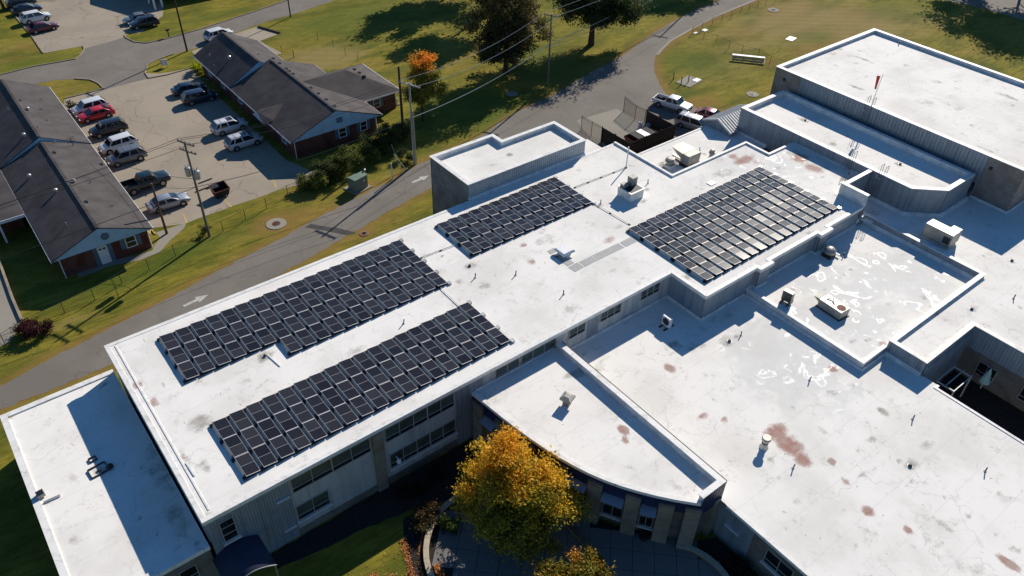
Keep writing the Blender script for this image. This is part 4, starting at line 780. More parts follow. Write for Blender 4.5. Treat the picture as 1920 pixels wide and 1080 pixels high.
for (y0, z0), (y1, z1) in (((ye1, ze), (yr, zr)), ((yr, zr), (ye0, ze))): mb.hexa([(76.85, y0, z0 - .15), (77.0, y0, z0 - .15), (77.0, y1, z1 - .15), (76.85, y1, z1 - .15)], [(76.85, y0, z0 + .08), (77.0, y0, z0 + .08), (77.0, y1, z1 + .08), (76.85, y1, z1 + .08)])
mb.build('barge_board', M_FLASH, school, world=True)
mb = MB(); mb.box2(77.2, 84, 56.4, 56.95, 0, 5.5); mb.box2(78.6, 84, 53.2, 56.4, 0, 5.45); mb.build('porch_wall', M_SIDE, school, world=True)
# --- courtyard on the right: awning frame etc ---
cyw = lambda a, n, z: (66.85 - n, 15.6 - a, z)
window(school, cyw, 1.6, 3.3, 1.0, 2.5, 2, glass=M_GLASSD); window(school, cyw, 5.6, 7.2, 1.0, 2.5, 2, glass=M_GLASSD)
# --- barrel awning by the entrance ---
aw = thing('entrance_canopy', 'dark navy barrel canopy over the door at the bottom left corner', 'awning', (5.0, 34.9, 0)); ORG[aw.name] = Vector((5.0, 34.9, 0))
mb = MB(); n = 14; prof = []
for i in range(n + 1):
    t = i / n; prof.append((3.35 + 3.4 * t, 2.75 + .75 * math.sin(math.pi * t)))
vs = [(x, 36.4, z) for x, z in prof] + [(x, 33.4, z) for x, z in prof] + [(x, 36.4, z - .05) for x, z in prof] + [(x, 33.4, z - .05) for x, z in prof]; k = n + 1
mb.add(vs, [(i, i + 1, k + i + 1, k + i) for i in range(n)] + [(2 * k + i, 3 * k + i, 3 * k + i + 1, 2 * k + i + 1) for i in range(n)] + [(k + i, k + i + 1, 3 * k + i + 1, 3 * k + i) for i in range(n)])
mb.build('canopy_cover', simple('dark_navy_canvas', (.018, .024, .055), .65, var=.15), aw, smooth=True, world=True)
mb = MB()
for (xa, za), (xb, zb) in zip(prof[:-1], prof[1:]): mb.tube((xa, 33.38, za + .02), (xb, 33.38, zb + .02), .035, 6)
for x in (3.45, 6.65): mb.tube((x, 33.45, 0), (x, 33.45, 2.75), .05, 8)
mb.build('frame', M_GALV, aw, world=True)
# ================= HOUSES =================
def gable_roof(parent, x0, x1, y0, y1, xr, ze, zr, name='roof', hip_n=False, mat=M_SHIN, th=.12):
    mb = MB(); A = [(x0, y0, ze), (x0, y1, ze), (xr, y1, zr), (xr, y0, zr)]; B = [(xr, y0, zr), (xr, y1, zr), (x1, y1, ze), (x1, y0, ze)]
    for q in (A, B): mb.hexa([(a, b, c - th) for a, b, c in q], q)
    o = mb.build(name, mat, parent, world=True)
    mb = MB()
    for k in range(int((y1 - y0) / 1.0)): mb.box((xr, y0 + .5 + k, zr + .02), (.3, .96, .05))
    r = mb.build('ridge_cap', mat, o, world=True)
    mb = MB()
    for x in (x0, x1): mb.box2(x - .06, x + .06, y0, y1, ze - .2, ze - .03)
    mb.build('gutter', M_WHITE, o, world=True); return o
def gwin(parent, W, a, z0, z1, wd=1.0, shut=True):
    window(parent, W, a, a + wd, z0, z1, 1, tr=.5, glass=M_GLASSD, fr=M_WHITE, fw=.1)
    if shut:
        for q in (a - .5, a + wd + .06):
            mb = MB(); mb.wbox(W, q, q + .42, 0, .06, z0, z1); mb.build('shutter', M_SHUT, parent, world=True)
def vent(parent, p, z, kind):
    mb = MB()
    if kind == 'pipe': mb.tube((p[0], p[1], z - .3), (p[0], p[1], z + .4), .06, 8)
    elif kind == 'cap': mb.tube((p[0], p[1], z - .3), (p[0], p[1], z + .28), .12, 10); mb.lathe((p[0], p[1], z + .26), [(.24, 0), (.22, .12), (.1, .2)], 12)
    else: mb.box((p[0], p[1], z + .02), (.34, .42, .2))
    mb.build('roof_vent', M_GALV if kind != 'box' else M_DARKM, parent, world=True)
# --- west clinic ---
h2 = thing('clinic_building', 'long brick clinic with brown shingle roof and white door beside the left parking lot', 'building', (8.5, 95, 0)); ORG[h2.name] = Vector((8.5, 95, 0))
def sl(x, xr, x0, ze, zr): return zr - abs(x - xr) * (zr - ze) / (xr - x0)
gable_roof(h2, 3.4, 13.6, 78.4, 100.8, 8.5, 2.9, 5.0); gable_roof(h2, 3.35, 13.65, 100.8, 120.4, 8.5, 3.0, 5.5)
mb = MB(); mb.box2(4.1, 13.05, 79.25, 119.6, 0, 2.85); mb.build('brick_wall', M_RED, h2, world=True)
mb = MB(); mb.add([(3.5, 78.45, 2.75), (13.5, 78.45, 2.75), (8.5, 78.45, 4.93), (3.5, 79.0, 2.75), (13.5, 79.0, 2.75), (8.5, 79.0, 4.85)], [(0, 1, 2), (5, 4, 3), (0, 3, 4, 1)]); mb.build('gable_siding', M_BLUETRIM, h2, world=True)
mb = MB(); mb.add([(3.5, 100.75, 2.95), (13.5, 100.75, 2.95), (8.5, 100.75, 5.45)], [(0, 1, 2)]); mb.build('gable_siding', M_BLUETRIM, h2, world=True)
mb = MB(); mb.tube((8.9, 78.44, 3.75), (8.9, 78.40, 3.75), .42, 18); mb.build('round_louvre', M_SHUT, h2, world=True)
Wh = WALL((4.1, 79.25), (13.05, 79.25)); d0 = (7.79, 0.33); dx0 = d0[0] - 4.1
mb = MB(); mb.wbox(Wh, dx0 - .45, dx0 + .0, 0, .05, 0, 2.3); mb.wbox(Wh, dx0 + 1.05, dx0 + 1.5, 0, .05, 0, 2.3); mb.build('shutter', M_SHUT, h2, world=True)
mb = MB(); mb.wbox(Wh, dx0 + .02, dx0 + 1.03, 0, .09, .05, 2.25)
for z in (.3, .95): mb.wbox(Wh, dx0 + .15, dx0 + .48, .09, .11, z, z + .5); mb.wbox(Wh, dx0 + .57, dx0 + .9, .09, .11, z, z + .5)
dr = mb.build('door', M_WHITE, h2, world=True)
mb = MB(); mb.wbox(Wh, dx0 + .2, dx0 + .45, .09, .12, 1.85, 2.05); mb.wbox(Wh, dx0 + .6, dx0 + .85, .09, .12, 1.85, 2.05); mb.build('door_light', M_GLASSD, dr, world=True)
gwin(h2, Wh, (10.64, 1.20)[0] - 4.1, .95, 2.35, 1.15)
mb = MB()
for x in (4.15, 13.1): mb.tube((x, 79.1, 0), (x, 79.1, 2.8), .05, 6)
mb.build('downpipe', M_WHITE, h2, world=True)
We = WALL((13.05, 79.25), (13.05, 119.6))
for a in (6, 11, 16, 23, 29, 35): gwin(h2, We, a, .9, 2.3)
for px, z, k in (((5.59, 95.03), 4.4, 'cap'), ((7.07, 88.97), 4.2, 'cap'), ((6.28, 82.18), 3.9, 'pipe'), ((7.30, 111.35), 4.3, 'pipe'), ((7.25, 103.24), 4.3, 'cap'), ((8.97, 112.82), 5.3, 'box'), ((9.24, 109.65), 5.0, 'cap'), ((11.61, 114.26), 4.6, 'pipe'), ((10.83, 110.51), 4.3, 'pipe'), ((10.60, 106.75), 4.3, 'pipe'), ((9.04, 103.81), 5.0, 'pipe'), ((9.91, 100.39), 4.5, 'pipe'), ((9.14, 89.30), 4.9, 'cap'), ((10.73, 89.33), 4.2, 'pipe'), ((9.02, 84.37), 4.6, 'box'), ((11.27, 83.42), 4.0, 'pipe'), ((9.06, 97.36), 4.9, 'box'), ((13.11, 94.61), 3.7, 'box')): vent(h2, px, sl(px[0], 8.5, 3.4, 2.9, 5.0) + (.4 if px[1] > 100.8 else 0), k)
mb = MB(); c = (11.52, 99.73); zt = 3.9; mb.tube((c[0], c[1], zt - .6), (c[0], c[1], zt + 1.0), .04, 6)
for q in (.5, .75, 1.0): mb.tube((c[0] - .5, c[1] - .2, zt + q), (c[0] + .5, c[1] + .2, zt + q), .03, 5)
mb.build('aerial', M_DARKM, h2, world=True)
mb = MB(); mb.hexa([(-14, 89.2, 2.7), (3.3, 89.2, 2.7), (3.3, 106, 2.7), (-14, 106, 2.7)], [(-14, 89.2, 2.95), (3.3, 89.2, 2.95), (3.3, 106, 3.25), (-14, 106, 3.25)]); mb.build('wing_roof', M_SHIN, h2, world=True)
mb = MB(); mb.box2(-14, 3.3, 89.1, 89.2, 2.55, 2.9); mb.build('fascia', M_WHITE, h2, world=True)
mb = MB(); mb.box2(-13, 3.0, 91.5, 105, 0, 2.68); mb.build('brick_wall', M_RED, h2, world=True)
for x in (.6, -5.0): mb = MB(); mb.box2(x, x + .2, 89.4, 89.6, 0, 2.6); mb.build('column', M_WHITE, h2, world=True)
# --- east clinic ---
h1 = thing('clinic_building', 'brick clinic with dark shingle roof, stepped ridge and hipped side wing behind the grey tower', 'building', (40, 100, 0)); ORG[h1.name] = Vector((40, 100, 0))
gable_roof(h1, 33.7, 47.0, 86.7, 106.2, 40.35, 2.9, 5.45); gable_roof(h1, 33.65, 43.9, 105.9, 119.3, 38.6, 2.95, 5.6)
mb = MB(); mb.add([(33.8, 86.75, 2.75), (46.9, 86.75, 2.75), (40.35, 86.75, 5.38), (33.8, 87.2, 2.75), (46.9, 87.2, 2.75), (40.35, 87.2, 5.3)], [(0, 1, 2), (5, 4, 3), (0, 3, 4, 1)]); mb.build('gable_siding', M_BLUETRIM, h1, world=True)
mb = MB(); mb.add([(33.75, 105.85, 2.9), (43.8, 105.85, 2.9), (38.6, 105.85, 5.56)], [(0, 1, 2)]); mb.build('gable_siding', M_BLUETRIM, h1, world=True)
mb = MB(); mb.box2(40.3, 41.1, 86.68, 86.74, 3.6, 4.3); mb.build('louvre', M_SHUT, h1, world=True)
mb = MB(); mb.box2(34.4, 46.4, 87.5, 105.8, 0, 2.85); mb.box2(34.4, 43.2, 105.8, 118.7, 0, 2.85); mb.build('brick_wall', M_RED, h1, world=True)
mb = MB(); mb.box2(46.5, 52.3, 92.2, 101.8, 0, 2.8); mb.build('brick_wall', M_RED, h1, world=True)
# hipped wing
ze, zr = 2.9, 5.3; hx0, hx1, hy0, hy1 = 41.0, 52.9, 91.5, 102.5
R0, R1 = (40.6, 97.0, zr), (47.4, 97.0, zr)
mb = MB(); k = .35
mb.add([R0, R1, (hx1, hy0, ze), (46.95, hy0, ze), (hx1, hy1, ze), (46.95, hy1, ze)], [(0, 1, 2, 3), (1, 4, 2), (0, 5, 4, 1)]); mb.add([(46.9, hy0, ze - .15), (hx1, hy0, ze - .15), (hx1, hy1, ze - .15), (46.9, hy1, ze - .15)], [(0, 1, 2, 3)])
mb.build('hip_roof', M_SHIN, h1, world=True)
mb = MB(); mb.box2(46.9, hx1, hy0 - .06, hy0 + .05, ze - .22, ze - .03); mb.box2(hx1, hx1 + .1, hy0, hy1, ze - .22, ze - .03); mb.build('gutter', M_WHITE, h1, world=True)
W1 = WALL((34.4, 87.5), (46.4, 87.5)); gwin(h1, W1, (44.41, 1.70)[0] - 34.4 - .5, .95, 2.35, 1.05)
gwin(h1, W1, (41.20, 1.67)[0] - 34.4 - .5, .95, 2.35, 1.15)
W1w = WALL((34.4, 119), (34.4, 87.5))
for a in (3, 8, 14, 20, 28): gwin(h1, W1w, a, .9, 2.3)
W1s = WALL((46.5, 92.2), (52.3, 92.2)); gwin(h1, W1s, 2.2, 1.0, 2.3, 1.1)
mb = MB(); mb.tube((46.3, 87.3, 0), (46.3, 87.3, 2.8), .05, 6); mb.tube((34.4, 87.3, 0), (34.4, 87.3, 2.8), .05, 6); mb.build('downpipe', M_WHITE, h1, world=True)
# little entry gable on the west slope
pe = 33.0; mb = MB(); zc, zb = 4.05, 3.0; yy0, yy1, ym = 92.9, 96.7, 94.8
mb.add([(pe, ym, zc), (36.9, ym, zc + .12), (pe, yy0, zb - .05), (34.3, yy0, zb + .2), (pe, yy1, zb - .05), (34.3, yy1, zb + .2)], [(0, 1, 3, 2), (0, 4, 5, 1)]); mb.build('porch_roof', M_SHIN, h1, world=True)
mb = MB(); mb.add([(pe + .04, ym, zc - .03), (pe + .04, yy0, zb - .08), (pe + .04, yy1, zb - .08)], [(0, 1, 2)]); mb.build('gable_siding', M_BLUETRIM, h1, world=True)
for i, (px, z) in enumerate((((41.21, 106.49), 5.3), ((41.23, 104.45), 5.3), ((41.23, 102.25), 5.3), ((41.34, 101.31), 5.3), ((41.18, 100.14), 5.3), ((41.14, 94.80), 5.3), ((41.13, 92.64), 5.3), ((41.17, 90.48), 5.3), ((41.14, 88.25), 5.3))): vent(h1, (40.95, px[1]), 5.22, 'box')
for y in (95.2, 96.6, 98.0): vent(h1, (49.3, y), 4.55, 'box')
for px, k in (((35.06, 115.90), 'pipe'), ((36.49, 111.72), 'cap'), ((40.17, 109.80), 'pipe'), ((34.40, 112.76), 'pipe')): vent(h1, px, sl(px[0], 38.6, 33.65, 2.95, 5.6), k)
# air conditioners by the hipped wing
for i, (p, lab) in enumerate((((51.80, 93.09), 'pale air conditioner nearest the main house under the hipped roof eave'), ((52.78, 93.23), 'pale air conditioner beside the wing wall, farther from the corner'))):
    t = thing('air_conditioner', lab, 'air conditioner', (p[0], p[1], 0), group='air conditioners beside the brick clinic'); mb = MB(); mb.box((0, 0, .08), (1.0, 1.0, .14)); mb.build('pad', M_CONC, t)
    mb = MB(); mb.lathe((0, 0, .16), [(.42, 0), (.42, .8), (.38, .86)], 16); mb.build('case', M_GALV, t); mb = MB(); mb.lathe((0, 0, 1.03), [(.3, 0), (.3, .03)], 16); mb.build('fan_grille', M_DARKM, t)
# --- third house at the top edge (only its porch reaches the frame) ---
h3 = thing('clinic_building', 'brick building with white porch columns cut off by the top edge of the view', 'building', (47, 156, 0)); ORG[h3.name] = Vector((47, 156, 0))
mb = MB(); mb.box2(41.5, 80, 153.5, 175, 0, 3.0); mb.build('brick_wall', M_RED, h3, world=True)
mb = MB(); q = [(37.5, 150.2, 2.9), (81, 150.2, 2.9), (81, 162, 5.6), (37.5, 162, 5.6)]; mb.hexa([(a, b, c - .15) for a, b, c in q], q); q = [(37.5, 162, 5.6), (81, 162, 5.6), (81, 176, 2.9), (37.5, 176, 2.9)]; mb.hexa([(a, b, c - .15) for a, b, c in q], q); mb.build('roof', M_SHIN, h3, world=True)
for x, y in ((37.54, 149.17), (39.07, 150.02), (37.77, 153.18)): mb = MB(); mb.box2(x - .15, x + .15, y - .15, y + .15, 0, 2.8); mb.build('column', M_WHITE, h3, world=True)
# ================= SOLAR ARRAYS =================
def pv_mat(name):
    m = NT(name); co = m.co(world=False); oi = m.n('ShaderNodeObjectInfo')
    sx = m.n('ShaderNodeSeparateXYZ'); m.l(co, sx.inputs[0])
    fx = m.math('FRACT', m.math('MULTIPLY', sx.outputs[0], 6 / .97)); lx = m.math('LESS_THAN', fx, .05)
    fy = m.math('FRACT', m.math('MULTIPLY', sx.outputs[1], 12.0)); ly = m.math('LESS_THAN', fy, .08)
    c = m.mix(oi.outputs['Random'], (.012, .013, .019), (.030, .031, .038)); c = m.mix(m.math('MULTIPLY', lx, .6), c, (.085, .085, .09)); c = m.mix(m.math('MULTIPLY', ly, .08), c, (.06, .06, .065))
    m.b.inputs['Coat Weight'].default_value = .0
    r = m.math('ADD', m.math('MULTIPLY', oi.outputs['Random'], .05), .13); return m.out(c, r, 0, .18)
M_PV = pv_mat('solar_cells'); M_ALU = simple('aluminium_frame', (.60, .60, .60), .5, .1, var=.08, world=False)
M_DEFL = simple('grey_metal_wind_deflector', (.33, .35, .36), .42, .3, var=.2, scale=1.5)
TILT = R(6); PW, PL = 1.03, 2.06
M_ALUD = simple('dark_anodised_frame', (.34, .34, .345), .5, .2, var=.08, world=False)
mb = MB()
for x0, x1, y0, y1 in ((0, PW, 0, .028), (0, PW, PL - .058, PL - .03), (0, .022, .028, PL - .058), (PW - .022, PW, .028, PL - .058)): mb.cur = 0 if x1 - x0 > .5 else 1; mb.box2(x0, x1, y0, y1, -.035, .004)
mb.cur = 1; mb.box2(.028, PW - .028, PL / 2 - .022, PL / 2 + .002, -.03, -.0015)
fr_me = mb.mesh('panel_frame', [M_ALU, M_ALUD])
mb = MB(); mb.box2(.02, PW - .02, .024, PL / 2 - .024, -.02, -.002); c1 = mb.mesh('cell_field', M_PV)
mb = MB(); mb.box2(.02, PW - .02, PL / 2 + .004, PL - .054, -.02, -.002); c2 = mb.mesh('cell_field', M_PV)
def array(label, x0, ytop, counts, pitch, z):
    t = thing('solar_array', label, 'solar array', (x0, ytop, z), group='solar arrays on the white roof')
    for k, n in enumerate(counts):
        x = k * pitch
        for j in range(n):
            p = inst(fr_me, 'solar_panel', t, (x, -(j + 1) * PL, .34), rot=(0, TILT + random.gauss(0, .006), 0)); p.rotation_euler[0] = random.gauss(0, .006)
            inst(c1, 'cell_field', p); inst(c2, 'cell_field', p)
        L = n * PL; mb = MB()
        for j in range(n):
            a, b = -(j + 1) * PL + .35, -j * PL - .25
            mb.hexa([(x - .17, a, .03), (x - .15, a, .03), (x - .15, b, .03), (x - .17, b, .03)], [(x - .03, a, .30), (x - .01, a, .30), (x - .01, b, .30), (x - .03, b, .30)])
        mb.build('wind_deflector', M_DEFL, t)
        mb = MB()
        for j in range(n + 1):
            y = -j * PL - (.12 if j == 0 else (-.1 if j == n else 0)); mb.box((x + .45, y, .05), (1.25, .12, .1)); mb.box((x + .02, y, .2), (.06, .1, .24)); mb.box((x - .1, y, .09), (.3, .3, .12))
        mb.build('ballast_tray', M_DARKM, t, kind='stuff')
    k = len(counts) - 1
    for j in range(counts[-1] + 1):
        mb = MB(); xx = k * pitch + PW + .18; y = -j * PL
        mb.box((xx, y, .1), (.34, .38, .16)); mb.build('ballast_end', M_GALV, t)
    return t
array('dark solar array nearest the drive, stepped at its left end, on the long white roof', 7.5, 55.55, [3] * 6 + [4] * 12, 1.308, 7.1)
array('dark solar array along the roof edge above the long window facade', 7.4, 44.02, [3] * 18, 1.308, 7.1)
array('small solar array of twelve columns in front of the grey tower block', 35.1, 55.55, [3] * 12, 1.308, 7.1)
array('largest solar array, greyish from glare, at the bright end of the roof', 50.1, 43.65, [5] * 16, 1.308, 7.1)
# ================= ROOF EQUIPMENT =================
def T(name, label, cat, p, z, rz=0.0, group=None): return thing(name, label, cat, (p[0], p[1], z), rz, group)
# curb-mounted unit with duct boxes
t = T('rooftop_unit', 'grey curb box with two duct hoods between the small and largest solar arrays', 'rooftop unit', (54.74, 48.09), 7.1)
mb = MB(); mb.box((0, 0, .55), (1.9, 2.0, 1.1)); mb.build('curb', M_FLASH, t, bevel=.03)
mb = MB(); mb.box((0, 0, 1.13), (2.1, 2.2, .06)); mb.build('curb_rim', M_GALV, t)
mb = MB(); mb.box((0, 0, 1.165), (1.7, 1.8, .02)); mb.build('opening', M_DARKM, t)
mb = MB(); mb.box((.45, .35, 1.65), (.75, .75, .95)); mb.build('duct_hood', M_HVAC, t, bevel=.02); mb = MB(); mb.box((-.5, .5, 1.35), (.7, .6, .35)); mb.build('duct_hood', M_HVAC, t, bevel=.02)
# square vent cap
t = T('roof_vent_hood', 'square white vent hood standing on the grey walkway pads', 'roof vent', (42.41, 44.52), 7.1)
mb = MB(); mb.box((0, 0, .2), (.95, .95, .4)); mb.build('curb', M_FLASH, t); mb = MB(); mb.hexa([(-.75, -.75, .4), (.75, -.75, .4), (.75, .75, .4), (-.75, .75, .4)], [(-.62, -.62, .62), (.62, -.62, .62), (.62, .62, .62), (-.62, .62, .62)]); mb.build('hood', M_WHITE, t)
# walkway pads
M_PAD = simple('grey_walkway_pad', (.36, .36, .35), .75, var=.1, scale=4)
for quad_ in ([(41.36, 45.82), (42.20, 45.85), (42.05, 45.20), (41.28, 45.24)], [(41.21, 45.08), (41.49, 45.09), (41.68, 44.53), (41.35, 44.46)], [(41.34, 44.68), (42.16, 44.70), (42.25, 42.86), (41.39, 42.88)], [(41.33, 42.73), (42.55, 42.75), (42.54, 41.83), (41.37, 41.79)], [(42.73, 42.72), (44.30, 42.71), (44.33, 41.85), (42.68, 41.83)], [(44.44, 42.71), (47.82, 42.70), (47.84, 41.82), (44.47, 41.85)], [(48.01, 42.67), (49.90, 42.73), (49.95, 41.80), (48.03, 41.79)]):
    mb = MB(); mb.prism(quad_, 7.1, 7.118); o = mb.build('walkway_pad', M_PAD, school, world=True)
# big condenser + mushroom fan on L3
t = T('rooftop_unit', 'tall tapered grey air handler on the low roof beside the metal gable', 'rooftop unit', (67.87, 51.15), 5.0)
mb = MB(); mb.hexa([(-1.0, -.6, .35), (1.0, -.6, .35), (1.0, .6, .35), (-1.0, .6, .35)], [(-1.05, -.65, 1.6), (1.05, -.65, 1.6), (1.05, .65, 1.6), (-1.05, .65, 1.6)]); mb.build('cabinet', M_HVAC, t, bevel=.03)
mb = MB(); mb.hexa([(-1.05, .65, .9), (1.05, .65, .9), (1.05, .66, .9), (-1.05, .66, .9)], [(-1.1, .3, 1.62), (1.1, .3, 1.62), (1.0, 2.2, 1.7), (-1.0, 2.2, 1.7)]); mb.build('intake_hood', M_HVAC, t)
mb = MB(); mb.box((0, 0, .18), (2.2, 1.3, .3)); mb.build('stand', M_DARKM, t)
t = T('exhaust_fan', 'round mushroom exhaust fan in the corner of the low roof', 'exhaust fan', (65.51, 52.10), 5.0)
mb = MB(); mb.box((0, 0, .2), (1.1, 1.1, .4)); mb.build('curb', M_FLASH, t); mb = MB(); mb.lathe((0, 0, .4), [(.42, 0), (.46, .35), (.62, .4), (.64, .55), (.5, .62), (.48, .8), (.35, .84)], 20); mb.build('fan_housing', M_HVAC, t, smooth=False)
for p in ((67.73, 52.46),): 
    mb = MB(); mb.box((0, 0, .25), (.3, 2.6, .12)); mb.box((0, 1.1, .12), (.2, .2, .24)); mb.box((0, -1.1, .12), (.2, .2, .24)); o = mb.build('duct_rail', M_GALV); o.location = (*p, 5.0); tag(o, 'metal duct rail between the mushroom fan and tapered air handler', 'duct')
t = T('roof_vent', 'short brown and grey stack vent alone on the low roof by the coping', 'roof vent', (71.40, 50.75), 5.0); mb = MB(); mb.lathe((0, 0, 0), [(.3, 0), (.3, .5), (.42, .52), (.42, .68), (.3, .72), (.3, .95), (.2, 1.0)], 14); mb.build('stack', M_HVAC, t)
# mini split on L10
t = T('heat_pump', 'upright mini split heat pump on rails in the blue shade of the inner corner', 'air conditioner', (45.57, 33.51), 4.0, .0)
mb = MB(); mb.box((0, 0, .65), (.36, .95, 1.05)); mb.build('case', M_WHITE, t, bevel=.03); mb = MB(); mb.tube((-.19, 0, .7), (-.2, 0, .7), .38, 18); mb.build('fan_grille', M_DARKM, t)
mb = MB(); mb.box((0, -.3, .06), (1.3, .12, .12)); mb.box((0, .3, .06), (1.3, .12, .12)); mb.build('sleeper', M_WOODD, t)
# outdoor unit beside L9 edge
t = T('heat_pump', 'dark louvred condenser at the left edge of the glossy sunken roof', 'air conditioner', (56.76, 28.67), 4.62, R(8))
mb = MB(); mb.box((0, 0, .75), (.5, 1.0, 1.1)); mb.build('case', M_HVAC, t, bevel=.02); mb = MB()
for k in range(9): mb.box((-.255, 0, .28 + k * .11), (.03, .88, .06))
mb.build('louvre', M_DARKM, t); mb = MB(); mb.box((0, -.35, .1), (1.3, .12, .16)); mb.box((0, .35, .1), (1.3, .12, .16)); mb.tube((-.7, .2, .1), (-.7, .2, .6), .06); mb.build('sleeper', M_DARKM, t)
t = T('rooftop_unit', 'long low rooftop unit with round fan opening on the glossy sunken roof', 'rooftop unit', (59.17, 25.25), 4.62, R(-3))
mb = MB(); mb.box((0, 0, .5), (1.35, 2.5, .85)); mb.build('cabinet', M_HVAC, t, bevel=.03); mb = MB(); mb.hexa([(-.6, 1.25, .5), (.6, 1.25, .5), (.6, 1.26, .5), (-.6, 1.26, .5)], [(-.6, 1.25, .92), (.6, 1.25, .92), (.5, 1.95, .75), (-.5, 1.95, .75)]); mb.build('intake_hood', M_HVAC, t)
mb = MB(); mb.tube((.0, -.75, .925), (0, -.75, .95), .42, 20); mb.build('fan_grille', M_RUST, t); mb = MB(); mb.box((0, 0, .05), (1.5, 2.7, .1)); mb.build('curb', M_DARKM, t)
mb = MB(); mb.tube((-.1, .8, .95), (.35, .5, 1.1), .05); mb.tube((.35, .5, 1.1), (-.2, -.1, .95), .05); mb.build('hose', M_WHITE, t)
t = T('rooftop_unit', 'boxy beige rooftop unit with notched top on the upper right roof', 'rooftop unit', (77.06, 25.02), 5.15)
mb = MB(); mb.box((0, 0, 1.0), (1.35, 3.0, 1.45)); mb.build('cabinet', M_HVAC, t, bevel=.03); mb = MB(); mb.box((1.0, -.95, 1.0), (.7, 1.0, 1.44)); mb.build('side_cabinet', M_HVAC, t, bevel=.03)
mb = MB(); mb.box((0, 0, .16), (1.5, 3.1, .22)); mb.build('curb', M_GALV, t); mb = MB(); mb.box((0, 0, 1.73), (.05, 3.0, .02)); mb.box((-.69, -1.0, .95), (.03, .7, .8)); mb.build('seam', M_DARKM, t)
t = T('exhaust_fan', 'dark round exhaust fan against the lower wall near the second wall step', 'exhaust fan', (66.28, 30.62), 4.62)
mb = MB(); mb.box((0, 0, .2), (1.0, 1.0, .4)); mb.build('curb', M_DARKM, t); mb = MB(); mb.lathe((0, 0, .4), [(.4, 0), (.62, .1), (.62, .35), (.4, .6), (.15, .7)], 18); mb.build('fan_housing', M_HVAC, t); mb = MB(); mb.box((.7, -.4, .25), (.12, .8, .12)); mb.build('bracket', M_WHITE, t)
t = T('exhaust_fan', 'small square capped vent standing on the curved wing roof', 'roof vent', (31.06, 30.91), 5.36, R(20))
mb = MB(); mb.box((0, 0, .3), (.55, .55, .6)); mb.build('curb', M_HVAC, t); mb = MB(); mb.box((0, 0, .72), (.95, .95, .22)); mb.hexa([(-.47, -.47, .835), (.47, -.47, .835), (.47, .47, .835), (-.47, .47, .835)], [(-.2, -.2, .95), (.2, -.2, .95), (.2, .2, .95), (-.2, .2, .95)]); mb.build('cap', M_HVAC, t)
t = T('flue', 'steel flue pipe with round cap beside the largest reddish stain', 'flue', (41.38, 19.03), 4.0)
mb = MB(); mb.lathe((0, 0, 0), [(.38, 0), (.26, .3), (.24, .35), (.24, .85)], 16); mb.build('flue_pipe', M_GALV, t); mb = MB(); mb.lathe((0, 0, .9), [(.36, 0), (.38, .22), (.34, .26)], 16); mb.build('cap', M_HVAC, t); mb = MB(); mb.lathe((0, 0, .5), [(.27, 0), (.27, .1)], 14); mb.build('band', M_DARKM, t)
# drains
def drain(p, z, label, r=.16):
    t = T('roof_drain', label, 'roof drain', p, z, group='roof drains'); mb = MB(); mb.lathe((0, 0, 0), [(r * 1.6, .0), (r * 1.5, .025), (r, .03)], 14); mb.build('flange', M_FLASH, t)
    mb = MB(); mb.lathe((0, 0, .03), [(r, 0), (r * .9, .1), (r * .3, .14)], 10); mb.build('strainer', M_DARKM, t)
for p, z, lab in (((13.59, 48.49), 7.1, 'dark roof drain in the brown stain below the stepped array'), ((33.99, 48.33), 7.1, 'roof drain in a brown stain between two arrays'), ((-0.50, 47.39), 4.37, 'roof drain inside the square outline on the lower left wing'),
    ((48.97, 10.97), 4.0, 'black roof drain in the pale brown halo at lower right'), ((48.73, 28.66), 4.0, 'black roof drain near the shadow edge on the large low roof'), ((80.04, 18.63), 5.15, 'roof drain at the right edge beyond the beige unit'), ((69.37, 17.22), 5.15, 'roof drain above the courtyard corner'), ((83.54, 46.93), 7.75, 'dark roof drain at the far end of the shaded middle block'), ((83.51, 34.10), 7.75, 'dark roof drain in the shade of the chamfered block')): drain(p, z, lab)
def frame_sq(p, z, sx, sy, rz, label):
    t = T('pipe_grid', label, 'pipe frame', p, z, rz)
    mb = MB(); s = .07
    mb.box((-sx / 2, 0, .06), (s, sy, .12)); mb.box((sx / 2, 0, .06), (s, sy, .12)); mb.box((0, -sy / 2, .06), (sx - s, s, .12)); mb.box((0, sy / 2, .06), (sx - s, s, .12)); mb.build('pipe', M_DARKM, t)
frame_sq((-0.56, 47.44), 4.37, 1.25, .95, R(5), 'dark square pipe frame around the drain on the lower left wing')
t = T('roof_vent', 'round dark vent hood touching the pipe frame on the left wing', 'roof vent', (0.19, 47.12), 4.37); mb = MB(); mb.lathe((0, 0, 0), [(.16, 0), (.28, .15), (.26, .3), (.1, .4)], 12); mb.build('hood', M_DARKM, t)
frame_sq((-0.61, 48.72), 4.37, .5, .42, R(5), 'small grey ring frame behind the larger pipe frame')
t = T('scupper_box', 'small brown slatted box at the outer edge of the left wing roof', 'box', (-4.47, 47.54), 4.46, R(5)); mb = MB(); mb.box((0, 0, .16), (.5, .5, .3)); mb.build('box_body', M_HVAC, t)
mb = MB()
for k in range(4): mb.box((-.2 + k * .13, 0, .34), (.05, .5, .06))
mb.build('slat', M_DARKM, t)
mb = MB(); mb.box((0, 0, .04), (1.1, .16, .08)); o = mb.build('pipe_support', M_GALV); o.location = (*(-3.94, 46.78), 4.4); o.rotation_euler[2] = R(-2); tag(o, 'grey pipe length lying next to the slatted box on the left wing', 'pipe')
